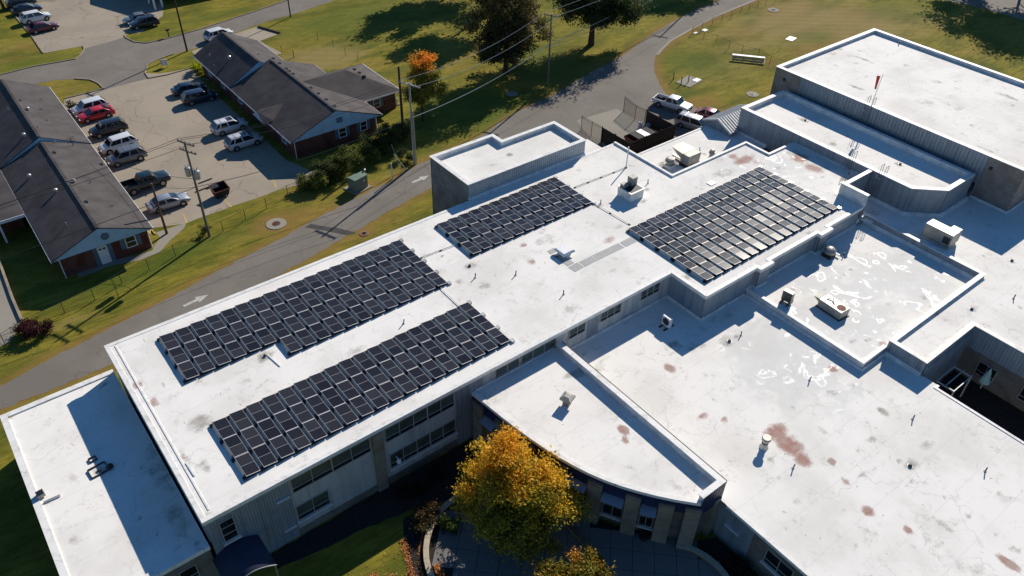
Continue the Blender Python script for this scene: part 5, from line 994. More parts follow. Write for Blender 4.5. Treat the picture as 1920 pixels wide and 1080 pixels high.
# plumbing stubs
stub = T('vent_pipe', 'x', 'vent pipe', (0, 0), 0, group='thin vent pipes sticking out of the roofs'); mb = MB(); mb.tube((0, 0, 0), (0, 0, .5), .05, 8); mb.build('pipe', M_DARKM, stub); mb = MB(); mb.lathe((0, 0, 0), [(.13, 0), (.07, .1)], 10); mb.build('boot', M_FLASH, stub)
pts = [((24.73, 45.15), 7.1, 'thin vent pipe in the white aisle between the two long arrays'), ((36.61, 44.70), 7.1, 'thin vent pipe left of the walkway pads near a small red stain'), ((38.38, 39.94), 7.1, 'thin vent pipe below the walkway pads'), ((51.22, 48.88), 7.1, 'thin vent pipe at the corner of the small array'), ((58.16, 48.77), 7.1, 'thin vent pipe right of the curb box'), ((33.36, 46.61), 7.1, 'thin vent pipe by a drain between arrays'),
    ((50.47, 21.29), 4.0, 'thin vent pipe left of two stains near the step of the sunken roof'), ((53.57, 13.47), 4.0, 'thin vent pipe below the pointed blue shadow'), ((41.51, 16.34), 4.0, 'thin vent pipe at the lower end of the largest red stain'), ((53.19, 7.16), 4.0, 'thin vent pipe at the far right of the low roof'), ((50.18, 28.56), 4.0, 'thin vent pipe beside the black drain at the shadow edge'),
    ((74.15, 15.61), 5.15, 'thin vent pipe near the right edge above the courtyard'), ((77.51, 36.65), 7.1, 'thin vent pipe near the screen wall of the bright roof'), ((71.31, 52.54), 5.0, 'thin vent pipe beside the tapered air handler'), ((109.19, 50.74), 10.0, 'thin vent pipe near the far parapet of the gym roof'), ((67.45, 29.64), 4.62, 'thin vent pipe at the shadow edge of the glossy roof'), ((55.56, 58.63), 8.46, 'thin vent pipe near the far end of the tower roof')]
for i, (p, z, lab) in enumerate(pts):
    c = stub if i == 0 else copy_tree(stub); c.location = (*p, z); c['label'] = lab; c.rotation_euler = (R(random.uniform(-6, 6)), R(random.uniform(-6, 6)), 0)
# taller white pipe mast near the main roof edge
mb = MB(); mb.tube((0, 0, 0), (0, 0, 2.6), .07, 8); mb.lathe((0, 0, 0), [(.2, 0), (.1, .15)], 10); o = mb.build('mast', M_WHITE); o.location = (*(58.59, 52.61), 7.1); tag(o, 'tall white pipe mast standing on the seam behind the curb box', 'mast')
# conduit runs
def conduit(line, z, label, r=.035):
    t = thing('conduit', label, 'conduit', (*line[0], z), group='conduit runs between the arrays'); ORG[t.name] = Vector((*line[0], z)); mb = MB()
    for a, b in zip(line[:-1], line[1:]): mb.tube((*a, z + .1), (*b, z + .1), r, 6)
    mb.build('pipe', M_GALV, t, world=True); mb = MB()
    for a, b in zip(line[:-1], line[1:]):
        L = math.hypot(b[0] - a[0], b[1] - a[1]); n = max(1, int(L / 1.8))
        for k in range(n + 1): mb.box((a[0] + (b[0] - a[0]) * k / n, a[1] + (b[1] - a[1]) * k / n, z + .035), (.2, .16, .07), math.atan2(b[1] - a[1], b[0] - a[0]))
    mb.build('support_block', M_DARKM, t, world=True)
conduit([(31.01, 52.06), (35.27, 51.80)], 7.1, 'thin conduit from the stepped array to the small array')
conduit([(29.93, 47.22), (29.88, 44.13)], 7.1, 'short conduit between the two long arrays at their right ends')
conduit([(50.63, 49.56), (50.98, 44.35)], 7.1, 'conduit from the small array to the largest array'); conduit([(51.11, 52.81), (58.51, 52.52)], 7.1, 'conduit from the small array to the white mast')
mb = MB(); mb.box((0, 0, .05), (.1, 1.9, .05)); o = mb.build('loose_rail', M_WHITE); o.location = (*(13.93, 47.62), 7.1); o.rotation_euler[2] = R(8); tag(o, 'loose white rail lying beside the drain below the stepped array', 'rail', 'loose rails on the roof')
mb = MB(); mb.box((0, 0, .05), (.12, 1.5, .05)); o = mb.build('loose_rail', M_WHITE); o.location = (*(4.59, 41.04), 7.1); o.rotation_euler[2] = R(2); tag(o, 'loose white rail near the bottom left corner of the long roof', 'rail', 'loose rails on the roof')
mb = MB(); mb.box((0, 0, .04), (.9, .7, .06)); o = mb.build('white_board', M_WHITE); o.location = (*(63.82, 44.66), 7.1); tag(o, 'small white square board beside the top of the largest array', 'board')
# ladders
M_GALVD = simple('dull_galvanised_steel', (.20, .20, .21), .5, .3, var=.2, world=False)
def ladder(p, z0, z1, rz, label, cage=False, wd=.5):
    t = T('ladder', label, 'ladder', p, z0, rz); h = z1 - z0; mb = MB()
    for s in (-1, 1): mb.tube((0, s * wd / 2, 0), (0, s * wd / 2, h + 1.1), .028, 6); mb.tube((0, s * wd / 2, h + 1.1), (.5, s * wd / 2, h + 1.1), .03, 6); mb.tube((.5, s * wd / 2, h + 1.1), (.5, s * wd / 2, h + .1), .03, 6)
    mb.build('side_rail', M_GALVD, t); mb = MB()
    for k in range(int(h / .3) + 1): mb.tube((0, -wd / 2, .2 + k * .3), (0, wd / 2, .2 + k * .3), .016, 6)
    mb.build('rung', M_GALVD, t)
    if cage:
        mb = MB()
        for k in range(int(h / .8) + 2):
            z = .6 + k * .8; pr = [(-.1 - .6 * math.sin(math.pi * q / 6), -wd * .7 * math.cos(math.pi * q / 6)) for q in range(7)]
            for a, b in zip(pr[:-1], pr[1:]): mb.tube((*a, z), (*b, z), .013, 5)
        for q in (1, 3, 5): mb.tube((-.1 - .6 * math.sin(math.pi * q / 6), -wd * .7 * math.cos(math.pi * q / 6), .6), (-.1 - .6 * math.sin(math.pi * q / 6), -wd * .7 * math.cos(math.pi * q / 6), h + 1.0), .012, 5)
        mb.build('safety_cage', M_GALVD, t)
    return t
ladder((41.91, 10.56) and (88.0, (41.91, 10.56)[0]), 7.8, 10.4, 0, 'caged ladder on the tall gym wall below the red flag', True, .7)
ladder((78.6, (33.60, 8.76)[0]), 5.2, 8.35, 0, 'caged ladder on the chamfered block beside the roof junction', True, .55)
ladder((78.6, (37.49, 8.65)[0]), 7.1, 8.35, 0, 'short ladder over the parapet between the bright roof and the middle block')
fp = (42.09, 10.80); t = T('flag_pole', 'thin pole with a furled red flag above the caged gym ladder', 'flag pole', (88.9, fp[0]), 10.0); mb = MB(); mb.tube((0, 0, 0), (.1, -.1, 4.2), .05, 8, .03); mb.build('pole', M_WHITE, t)
mb = MB(); mb.hexa([(.02, .12, 2.2), (.1, .12, 2.2), (.1, .30, 2.2), (.02, .30, 2.2)], [(-.03, .1, 3.9), (.05, .1, 3.9), (.05, .5, 3.8), (-.03, .5, 3.8)]); mb.build('flag', simple('red_cloth', (.62, .06, .04), .7), t)
# umbrella in the courtyard
for p, lab in (((66.54, 12.82), 'closed pale green parasol in the dark courtyard'),):
    t = T('parasol', lab, 'parasol', p, 0); mb = MB(); mb.tube((0, 0, 0), (0, 0, 2.6), .04, 8); mb.build('pole', M_WHITE, t); mb = MB(); mb.lathe((0, 0, .9), [(.5, 0), (.35, .5), (.18, 1.2), (.05, 1.7)], 10); mb.build('canopy', simple('pale_teal_canvas', (.42, .62, .56), .7), t)
t = T('pergola', 'pale timber frame against the courtyard wall', 'pergola', (62.5, 15.0), 0); mb = MB()
for x in (-1.5, 1.5): mb.box((x, -1.6, 1.3), (.12, .12, 2.6)); mb.box((x, -.8, 2.6), (.1, 1.7, .12))
for y in (-1.6, -.8, 0): mb.box((0, y, 2.68), (3.3, .08, .06))
mb.build('frame', M_SIDE2, t)
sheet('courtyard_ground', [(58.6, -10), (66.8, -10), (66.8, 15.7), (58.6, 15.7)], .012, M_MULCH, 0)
# planter pot on the patio
t = T('planter', 'round black planter pot between the brick pilasters of the curved wing', 'planter', (30.16, 20.49), .06); mb = MB(); mb.lathe((0, 0, 0), [(.28, 0), (.42, .55), (.46, .6), (.38, .6), (.34, .5)], 18); mb.build('pot', M_RUBBER, t)
# ================= UTILITY POLES AND WIRES =================
def pole(base, h, label, arms=1, armrot=R(110), armL=2.6, group='utility poles', lean=(0, 0), mat=M_WOODP, r=.16, trans=False, name='utility_pole', armmat=None):
    t = thing(name, label, 'utility pole', (base[0], base[1], 0), group=group); mb = MB(); mb.tube((0, 0, 0), (lean[0], lean[1], h), r, 10, r * .65); mb.build('pole_shaft', mat, t); tips = []
    for k in range(arms):
        z = h - .3 - k * .95; cx, cy = lean[0] * z / h, lean[1] * z / h; dx, dy = math.cos(armrot), math.sin(armrot); off = .14
        mb = MB(); mb.box((cx - dy * off, cy + dx * off, z), (armL, .14, .15), armrot); a = mb.build('crossarm', armmat or M_WOODP, t)
        for q in (-.47, -.25, .25, .47):
            px, py = cx - dy * off + dx * armL * q, cy + dx * off + dy * armL * q
            mb = MB(); mb.lathe((px, py, z + .06), [(.03, 0), (.07, .06), (.05, .12), (.07, .16), (.03, .2)], 8); mb.build('insulator', M_HVAC, a)
            if k == 0: tips.append(Vector((base[0] + px, base[1] + py, z + .26)))
    if trans:
        for s, q in ((-1, -.1), (1, .1)):
            c = (lean[0] * .75 + math.cos(armrot) * .62 * s, lean[1] * .75 + math.sin(armrot) * .62 * s, h - 4.3); mb = MB(); mb.lathe(c, [(.27, 0), (.33, .04), (.33, .95), (.27, 1.02), (.1, 1.08)], 16); tr = mb.build('transformer', M_GALV, t)
            mb = MB(); mb.tube((c[0] + .1, c[1], c[2] + 1.0), (c[0] + .18, c[1], c[2] + 1.35), .05); mb.tube((c[0] - .1, c[1], c[2] + 1.0), (c[0] - .18, c[1], c[2] + 1.35), .05); mb.build('bushing', M_HVAC, tr)
    return t, tips
pA, tA = pole((45.96, 77.41), 11.2, 'pale utility pole with bright crossarm and conduits beside the drive bend', arms=1, armrot=R(-68), armL=3.0, armmat=M_GALV, mat=simple('pale_grey_pole_wood', (.34, .33, .31), .8, var=.2, world=False))  # paler wood than the other poles
t = pA; mb = MB(); mb.tube((.25, -.1, 0), (.2, -.08, 7.5), .07, 8); mb.tube((-.2, -.15, 0), (-.15, -.1, 9.8), .05, 8); mb.build('conduit', M_GALV, t)
pA2, _ = pole((48.27, 83.68), 10.4, 'dark second pole standing close behind the pale pole, no crossarm', arms=0, mat=M_WOODD, r=.2)
pB, tB = pole((18.91, 77.57), 12.0, 'utility pole with two grey transformers and double crossarms in front of the parking lot', arms=2, armrot=R(-66), armL=2.3, trans=True, mat=simple('grey_green_pole_wood', (.17, .155, .12), .85, var=.3, world=False))
pC, tC = pole((74.98, 85.29), 11.0, 'slim grey utility pole at the road edge between the two dark trees', arms=1, armrot=R(-60), armL=2.4)
pD, tD = pole((35.50, 128.60), 11.5, 'brown utility pole on the grass island beside the upper street', arms=1, mat=M_WOODD, armrot=R(-70))
pE, _ = pole((15.28, 80.87), 6.6, 'short bare brown pole stub beside the footpath to the white door', arms=0, mat=simple('red_brown_pole_wood', (.13, .07, .045), .85, var=.3, world=False))
pF, tF = pole((55.54, 132.71), 9.5, 'dark thin pole across the street at the top edge', arms=0, mat=M_WOODD, r=.12)
pG, tG = pole((119.8, 95.9), 11.3, 'utility pole beyond the top edge that throws a cross shaped shadow on the road', arms=1, armrot=R(-60), armL=2.6)
t = T('guy_post', 'short white post by the drive edge left of the painted arrow', 'post', (41.79, 75.95), 0); mb = MB(); mb.tube((0, 0, 0), (0, 0, 2.3), .08, 8); mb.build('post', M_WHITE, t)
t = T('guy_brace', 'thin leaning brace pole and wires next to the short white post', 'post', (44.37, 76.93), 0); mb = MB(); mb.tube((0, 0, 0), (-1.2, .6, 2.4), .05, 6); mb.build('brace', M_GALV, t); mb = MB(); mb.tube((-.9, -.4, 0), (-1.6, -.1, 2.8), .02, 4); mb.tube((-.7, -.5, 0), (-.9, 1.6, 3.2), .02, 4); mb.build('wire', M_GALV, t)
def wire(a, b, sag, mat, label, r=.022):
    a, b = Vector(a), Vector(b); n = 14; mb = MB(); pr = None
    for i in range(n + 1):
        t = i / n; p = a.lerp(b, t) - Vector((0, 0, sag * 4 * t * (1 - t)))
        if pr is not None: mb.tube(pr - a, p - a, r, 5, cap=False)
        pr = p
    o = mb.build('power_line', mat); o.location = a; tag(o, label, 'power line', 'overhead lines')
side = ('first', 'second', 'third', 'fourth')
for i in (0, 1, 3): wire(tB[i], tA[i], 1.0, M_WIRE, 'overhead line from the transformer pole to the pale pole, %s of its crossarm pins' % side[i])
for i in (0, 3): wire(tA[i], tC[i], 1.2, M_WIREL, 'overhead line from the pale pole to the slim pole between the trees, %s pin' % side[i])
for i in (0, 3): wire(tC[i], tG[i], 1.0, M_WIREL, 'overhead line running from the slim pole to the top edge, %s pin' % side[i])
bA, bB, bC, bG = (Vector((*(45.96, 77.41), 6.6)), Vector((*(18.91, 77.57), 6.5)), Vector((*(74.98, 85.29), 6.6)), Vector((119.8, 95.9, 7.2)))
wire(bA, bC, .9, M_WIREL, 'bright communication cable from the pale pole to the slim pole', .04); wire(bC, bG, .8, M_WIREL, 'bright communication cable crossing in front of the right dark tree', .045); wire(bC - Vector((0, 0, .6)), bG - Vector((0, 0, .7)), 1.2, M_WIREL, 'lower bright cable crossing in front of the right dark tree', .03)
wire(bB, bA, .8, M_WIRE, 'black communication cable from the transformer pole to the pale pole', .03)
wl_ = [Vector((-28, 76, 11.6)), Vector((-28, 77.2, 11.6)), Vector((-28, 78, 11.6))]
for i, q in zip((0, 1, 3), wl_): wire(tB[i], q, 1.0, M_WIRE, 'overhead line from the transformer pole to the left edge, %s pin' % side[i])
wire(bB, Vector((-28, 77, 6.5)), .8, M_WIRE, 'black cable from the transformer pole past the clinic gable', .03)
wire(Vector((*(15.28, 80.87), 6.4)), bB, .3, M_WIRE, 'short black cable between the stub pole and the transformer pole', .02); wire(Vector((13.0, 95, 4.2)), bB + Vector((0, 0, 1)), .6, M_WIRE, 'service drop from the transformer pole to the left clinic roof', .025)
# ================= FENCES =================
def chain_fence(line, h, label, hid='chain_link_fence', mat=M_DARKM, dia=.16, postr=.035):
    t = thing(hid, label, 'fence', (*line[0], 0)); ORG[t.name] = Vector((*line[0], 0))
    for i, p in enumerate(line): mb = MB(); mb.tube((*p, 0), (*p, h + .05), postr, 6); mb.build('post', mat, t, world=True)
    for a, b in zip(line[:-1], line[1:]):
        mb = MB(); mb.tube((*a, h), (*b, h), .022, 5); mb.build('top_rail', mat, t, world=True)
        W = WALL(a, b); mb = MB(); n = max(2, int(W.L / dia)); k = int(h / dia); q = W.L / n
        for i in range(n):
            for s in (0, 1):
                x0 = (i + s * 1) * q
                for j in range(k):
                    za, zb = j * dia, (j + 1) * dia; 
                    if (i + j) % 2 == s: continue
                    xa, xb = i * q, (i + 1) * q
                    if s: xa, xb = xb, xa
                    A, B = W(xa, 0, za), W(xb, 0, zb); d = .009
                    mb.add([(A[0], A[1], A[2] - d), (B[0], B[1], B[2] - d), (B[0], B[1], B[2] + d), (A[0], A[1], A[2] + d)], [(0, 1, 2, 3)])
        o = mb.build('wire_mesh', mat, t, world=True, fix=False); o['kind'] = 'stuff'
fl_ = [(-5.01, 71.95), (-3.18, 72.02), (-0.61, 73.01), (2.52, 73.43), (5.46, 73.79), (8.48, 74.87), (11.48, 75.45), (14.59, 76.31), (17.67, 77.22), (20.52, 77.55), (23.50, 78.27), (26.46, 79.12), (29.70, 80.20), (33.29, 80.27), (37.32, 80.92), (42.45, 81.78)]
chain_fence(fl_, 1.35, 'long chain link fence on dark posts between the clinics and the drive', mat=simple('dark_green_wire', (.03, .045, .035), .6, var=.2, world=False))
fu = [(108.57, 86.38), (111.53, 86.67), (114.94, 87.32), (117.57, 87.34), (120.45, 87.54), (123.31, 87.80), (125.93, 87.95), (128.38, 87.92), (130.55, 87.77), (133.39, 87.86), (136.13, 87.71), (139.34, 87.62)]
chain_fence(fu, 1.3, 'wire fence on rusty posts following the far road at the top', mat=M_RUST, dia=.22)
fr_ = [(108.57, 86.38), (108.63, 83.75), (109.20, 81.38), (108.89, 78.43), (109.26, 75.89), (110.24, 73.35), (109.60, 70.46), (109.83, 67.79)]
chain_fence(fr_, 1.3, 'wire fence on rusty posts crossing the field behind the bleachers', mat=M_RUST, dia=.22)
# dark shrubs strip under fence is plain grass
# ---- bin enclosure ----
en = thing('bin_enclosure', 'dark board enclosure with rusty bin behind the low roof', 'enclosure', (73.8, 65, 0)); ORG[en.name] = Vector((73.8, 65, 0))
sheet('concrete_apron', [(69.4, 62.2), (78.2, 62.2), (78.2, 73.5), (71.0, 74.2), (69.0, 69.0)], .012, M_CONC, .0)
bme = {}
def boards(p0, p1, h):
    W = WALL(p0, p1); n = int(W.L / .2)
    key = 'b%.1f' % h
    if key not in bme: mb = MB(); mb.box((0, 0, h / 2), (.185, .03, h)); bme[key] = mb.mesh('board', M_FENCEW)
    for i in range(n):
        c = W((i + .5) * W.L / n, 0, 0); inst(bme[key], 'board', en, (c[0] - 73.8, c[1] - 65, random.uniform(-.03, .03)), math.atan2(p1[1] - p0[1], p1[0] - p0[0]))
    mb = MB()
    for z in (.4, h - .3): mb.wbox(W, 0, W.L, .02, .09, z, z + .1)
    mb.build('rail', M_FENCEW, en, world=True)
boards((69.6, 67.5), (69.6, 62.3), 2.2); boards((69.6, 62.3), (78.0, 62.3), 2.2); boards((78.0, 62.3), (78.0, 67.6), 2.2)
for x, y in ((69.6, 67.5), (69.6, 65), (69.6, 62.3), (72.4, 62.3), (75.2, 62.3), (78, 62.3), (78, 65), (78, 67.6)): mb = MB(); mb.box((x - .1 if x < 70 else x + .1, y, 1.2), (.12, .12, 2.4)); mb.build('post', M_WOODD, en, world=True)
def gate(line, label):
    t = thing('wire_gate', label, 'gate', (*line[0], 0)); ORG[t.name] = Vector((*line[0], 0))
    for p in line: mb = MB(); mb.tube((*p, 0), (*p, 2.3), .045, 6); mb.build('post', M_RUST, t, world=True)
    for a, b in zip(line[:-1], line[1:]):
        mb = MB(); W = WALL(a, b)
        for z in (.12, 2.05, 2.25): mb.tube((*a, z), (*b, z), .03, 5)
        mb.build('gate_rail', M_RUST, t, world=True); mb = MB(); k = int(W.L / .12)
        for i in range(k): mb.wbox(W, i * W.L / k, i * W.L / k + .012, -.01, .01, .15, 2.05)
        for j in range(16): mb.wbox(W, 0, W.L, -.008, .008, .2 + j * .12, .212 + j * .12)
        o = mb.build('wire_mesh', simple('rusty_wire_mesh', (.16, .12, .09), .7, world=False), t, world=True); o['kind'] = 'stuff'
gate([(69.5, 71.6), (69.5, 69.5), (69.6, 67.65)], 'rusty wire gate on the left side of the bin enclosure')
gate([(78.5, 72.4), (77.9, 69.5), (78.0, 67.75)], 'rusty wire gate standing open at the far side of the bin enclosure')
t = T('waste_bin', 'rust red open skip with black lids inside the board enclosure', 'waste bin', (73.8, 64.3), .012, R(0)); mb = MB()
bb = [(-1.9, -.8, .15), (1.5, -.8, .15), (1.5, .8, .15), (-1.9, .8, .15)]; tt = [(-2.4, -1.0, 1.35), (1.9, -1.0, 1.35), (1.9, 1.0, 1.35), (-2.4, 1.0, 1.35)]
for i in range(4): j = (i + 1) % 4; mb.add([bb[i], bb[j], tt[j], tt[i], tuple(c * .97 for c in bb[i]), tuple(c * .97 for c in bb[j]), tuple(c * .97 for c in tt[j]), tuple(c * .97 for c in tt[i])], [(0, 1, 2, 3), (7, 6, 5, 4), (3, 2, 6, 7)])
mb.add(bb, [(0, 1, 2, 3)]); mb.build('bin_body', M_RUST, t)
for x, m in ((-.95, M_RUBBER), (.25, M_GALV), (1.3, M_RUBBER)): mb = MB(); mb.box((x, 0, 1.42), (1.05, 1.9, .06)); mb.build('lid', m, t, bevel=.02)
for p, lab, m in ((( 76.6, 67.2), 'white drum beside the blue drum inside the enclosure', M_WHITE), ((77.1, 66.2), 'blue drum beside the board wall inside the enclosure', simple('pale_blue_plastic', (.20, .34, .42), .5, world=False)), ((78.9, 60.3), 'white gas bottle nearest the enclosure boards', M_WHITE), ((79.7, 60.6), 'white gas bottle behind the first one', M_WHITE), ((79.3, 59.8), 'white gas bottle at the front of the group', M_WHITE)):
    t = T('drum', lab, 'drum', p, .012); mb = MB(); mb.lathe((0, 0, 0), [(.29, 0), (.3, .3), (.31, .32), (.3, .6), (.31, .62), (.29, .95), (.24, 1.0)], 16); mb.build('shell', m, t)
    mb = MB(); mb.lathe((0, 0, 1.0), [(.07, 0), (.07, .12), (.03, .14)], 8); mb.build('valve', M_GALV, t)
# ---- open dumpster in the lot ----
t = T('dumpster', 'dark open dumpster on wheels at the edge of the clinic parking lot', 'dumpster', (23.22, 84.76), .005, R(3)); mb = MB()
bb = [(-.75, -.6, .2), (.75, -.6, .2), (.75, .6, .2), (-.75, .6, .2)]; tt = [(-.95, -.8, 1.1), (.95, -.8, 1.1), (.95, .75, 1.4), (-.95, .75, 1.4)]
for i in range(4): j = (i + 1) % 4; mb.add([bb[i], bb[j], tt[j], tt[i], *(tuple((c[0] * .95, c[1] * .95, c[2])) for c in (bb[i], bb[j], tt[j], tt[i]))], [(0, 1, 2, 3), (7, 6, 5, 4), (3, 2, 6, 7)])
mb.add(bb, [(0, 1, 2, 3)]); mb.build('bin_body', M_RUBBER, t)
mb = MB()
for i in range(4): j = (i + 1) % 4; mb.tube(tt[i], tt[j], .06, 6)
mb.build('rim', M_RUST, t)
mb = MB(); mb.hexa([(-.9, .0, 1.28), (0, .0, 1.28), (0, .72, 1.42), (-.9, .72, 1.42)], [(-.9, 0, 1.31), (0, 0, 1.31), (0, .72, 1.45), (-.9, .72, 1.45)]); mb.build('lid', M_DARKM, t)
for x in (-.6, .6):
    for y in (-.45, .45): mb = MB(); mb.tube((x - .05, y, .12), (x + .05, y, .12), .12, 12); mb.build('wheel', M_RUBBER, t)
# ---- green transformer cabinet ----
t = T('transformer_cabinet', 'green metal transformer cabinet on the grass beside the drive', 'electrical cabinet', (37.36, 76.41), 0, R(12)); mb = MB(); mb.box((0, .3, .06), (2.6, 2.3, .12)); mb.build('pad', M_CONC, t)
M_GREEN = simple('grey_green_paint_and_shade', (.15, .20, .15), .5, var=.12, world=False)
mb = MB(); mb.box((0, 0, .95), (2.0, 1.0, 1.7)); mb.build('cabinet', M_GREEN, t, bevel=.03); mb = MB(); mb.box((-.2, .75, .85), (1.3, .6, 1.4)); mb.build('cooling_fins', M_GREEN, t); mb = MB(); mb.box((0, -.05, 1.82), (2.1, 1.15, .06)); mb.build('lid', M_GREEN, t)
mb = MB(); mb.box((.45, -.52, 1.2), (.25, .02, .2)); mb.build('label_plate', M_WHITE, t)
t = T('marker_post', 'white capped conduit post at the right end of the green cabinet', 'post', (38.55, 76.91), 0); mb = MB(); mb.tube((0, 0, 0), (0, 0, 2.0), .07, 8); mb.lathe((0, 0, 1.95), [(.14, 0), (.15, .15), (.05, .22)], 10); mb.build('post', M_GALV, t)
# ---- bleachers ----
t = T('bleachers', 'small white metal bleachers in the field in front of the rusty fence', 'bleachers', (107.0, 72.8), 0, math.atan2(-3.86, 3.29)); M_AL = M_WHITE
for k, (y, z) in enumerate(((0, .28), (.45, .50), (.95, .78))):
    mb = MB(); mb.box((0, y, z), (5.2, .24 if k < 2 else .55, .06)); mb.build('seat_plank', M_WHITE if k == 2 else M_GREEN, t)  # planks below the top one coloured dark to stand for their shade
    if k: mb = MB(); mb.box((0, y - .22, z - .2), (5.2, .2, .05)); mb.build('foot_plank', M_GREEN, t)
mb = MB()
for x in (-2.3, -.8, .8, 2.3):
    mb.tube((x, -.1, 0), (x, 1.1, 0.02), .04); mb.tube((x, 0, 0), (x, 0, .28), .03); mb.tube((x, .45, 0), (x, .45, .5), .03); mb.tube((x, .95, 0), (x, .95, .76), .03); mb.tube((x, 0, .1), (x, .95, .7), .03)
mb.tube((-2.3, .95, .1), (-.8, .95, .7), .03); mb.tube((.8, .95, .7), (2.3, .95, .1), .03); mb.build('frame', M_GALV, t)
# ---- street sign, mailbox ----
t = T('yard_sign', 'white rectangular sign on the grass island by the lot entrance', 'sign', (30.56, 124.59), 0, R(-35)); mb = MB(); mb.box((0, 0, .8), (1.0, .06, .95)); mb.build('panel', M_WHITE, t); mb = MB()
for x in (-.45, .45): mb.box((x, 0, .6), (.07, .07, 1.2))
mb.build('leg', M_WOODP, t)
t = T('mailbox', 'black mailbox on a post beside the upper street', 'mailbox', (35.22, 136.02), 0, R(10)); mb = MB(); mb.box((0, 0, .5), (.12, .12, 1.0)); mb.build('post', M_RUBBER, t); mb = MB(); mb.tube((-.28, 0, 1.15), (.28, 0, 1.15), .17, 12); mb.build('box', M_RUBBER, t)
mb = MB(); mb.box((0, 0, .08), (3.4, .16, .16)); o = mb.build('timber', M_WOODP); o.location = (*(33.30, 117.50), 0); o.rotation_euler[2] = R(-55); tag(o, 'old timber edging beam beside the yellow green bush', 'timber')
for i, (px, lab) in enumerate((((54.57, 120.60), 'thin garden stake nearest the street in the tan lawn'), ((48.27, 116.58), 'thin dark stake right behind the stepped roof'), ((55.40, 116.78), 'dark garden stake left of the shaded lawn'), ((55.37, 112.62), 'thin garden stake at the right of the tan patch'), ((47.48, 119.18), 'thin garden stake close to the clinic eave'), ((55.95, 109.68), 'thin stake at the far right of the ring'))):
    mb = MB(); mb.tube((0, 0, 0), (0, 0, 1.2), .03 if i != 1 else .06, 6); mb.box((0, 0, 1.2), (.12, .12, .08)); o = mb.build('garden_stake', M_DARKM); o.location = (*px, 0); tag(o, lab, 'stake', 'garden stakes in a ring')
# ================= CARS =================
M_TYRE = simple('tyre_rubber', (.014, .014, .015), .85, var=.2, world=False); M_RIM = simple('alloy_wheel', (.38, .38, .39), .35, .7, var=.1, world=False)
M_CGLASS = simple('tinted_car_glass', (.012, .014, .018), .08, var=.1, world=False, spec=.7); M_HEAD = simple('headlight_lens', (.60, .62, .64), .15, var=.05, world=False); M_TAIL = simple('tail_light_red', (.32, .012, .010), .25, var=.1, world=False)
M_TRIM = simple('black_plastic_trim', (.02, .02, .021), .6, world=False)
def paint(name, c, metal=.15):
    m = NT(name); n = m.noise(1.2, 3, co=m.co(world=False)); m.b.inputs['Coat Weight'].default_value = .6; m.b.inputs['Coat Roughness'].default_value = .08
    return m.out(m.mix(n, c, tuple(q * .85 for q in c)), .35, metal, .5)
PT = dict(white=paint('white_car_paint', (.74, .74, .74)), red=paint('bright_red_car_paint', (.55, .012, .022)), black=paint('black_car_paint', (.014, .016, .022)), navy=paint('dark_navy_car_paint', (.018, .028, .055)), silver=paint('silver_car_paint', (.42, .42, .44), .5), grey=paint('grey_car_paint', (.22, .23, .25), .5), maroon=paint('maroon_car_paint', (.13, .012, .022)), teal=paint('dark_teal_truck_paint', (.008, .024, .028)), pinkred=paint('crimson_car_paint', (.22, .012, .03)), pearl=paint('pearl_grey_white_paint', (.60, .60, .60)))
def loft(mb, st, ring):
    n = len(ring(st[0])); vs = []
    for s in st: vs += ring(s)
    fs = [(k * n + i, k * n + (i + 1) % n, (k + 1) * n + (i + 1) % n, (k + 1) * n + i) for k in range(len(st) - 1) for i in range(n)]
    fs += [tuple(range(n))[::-1], tuple(range((len(st) - 1) * n, len(st) * n))]; mb.add(vs, fs)
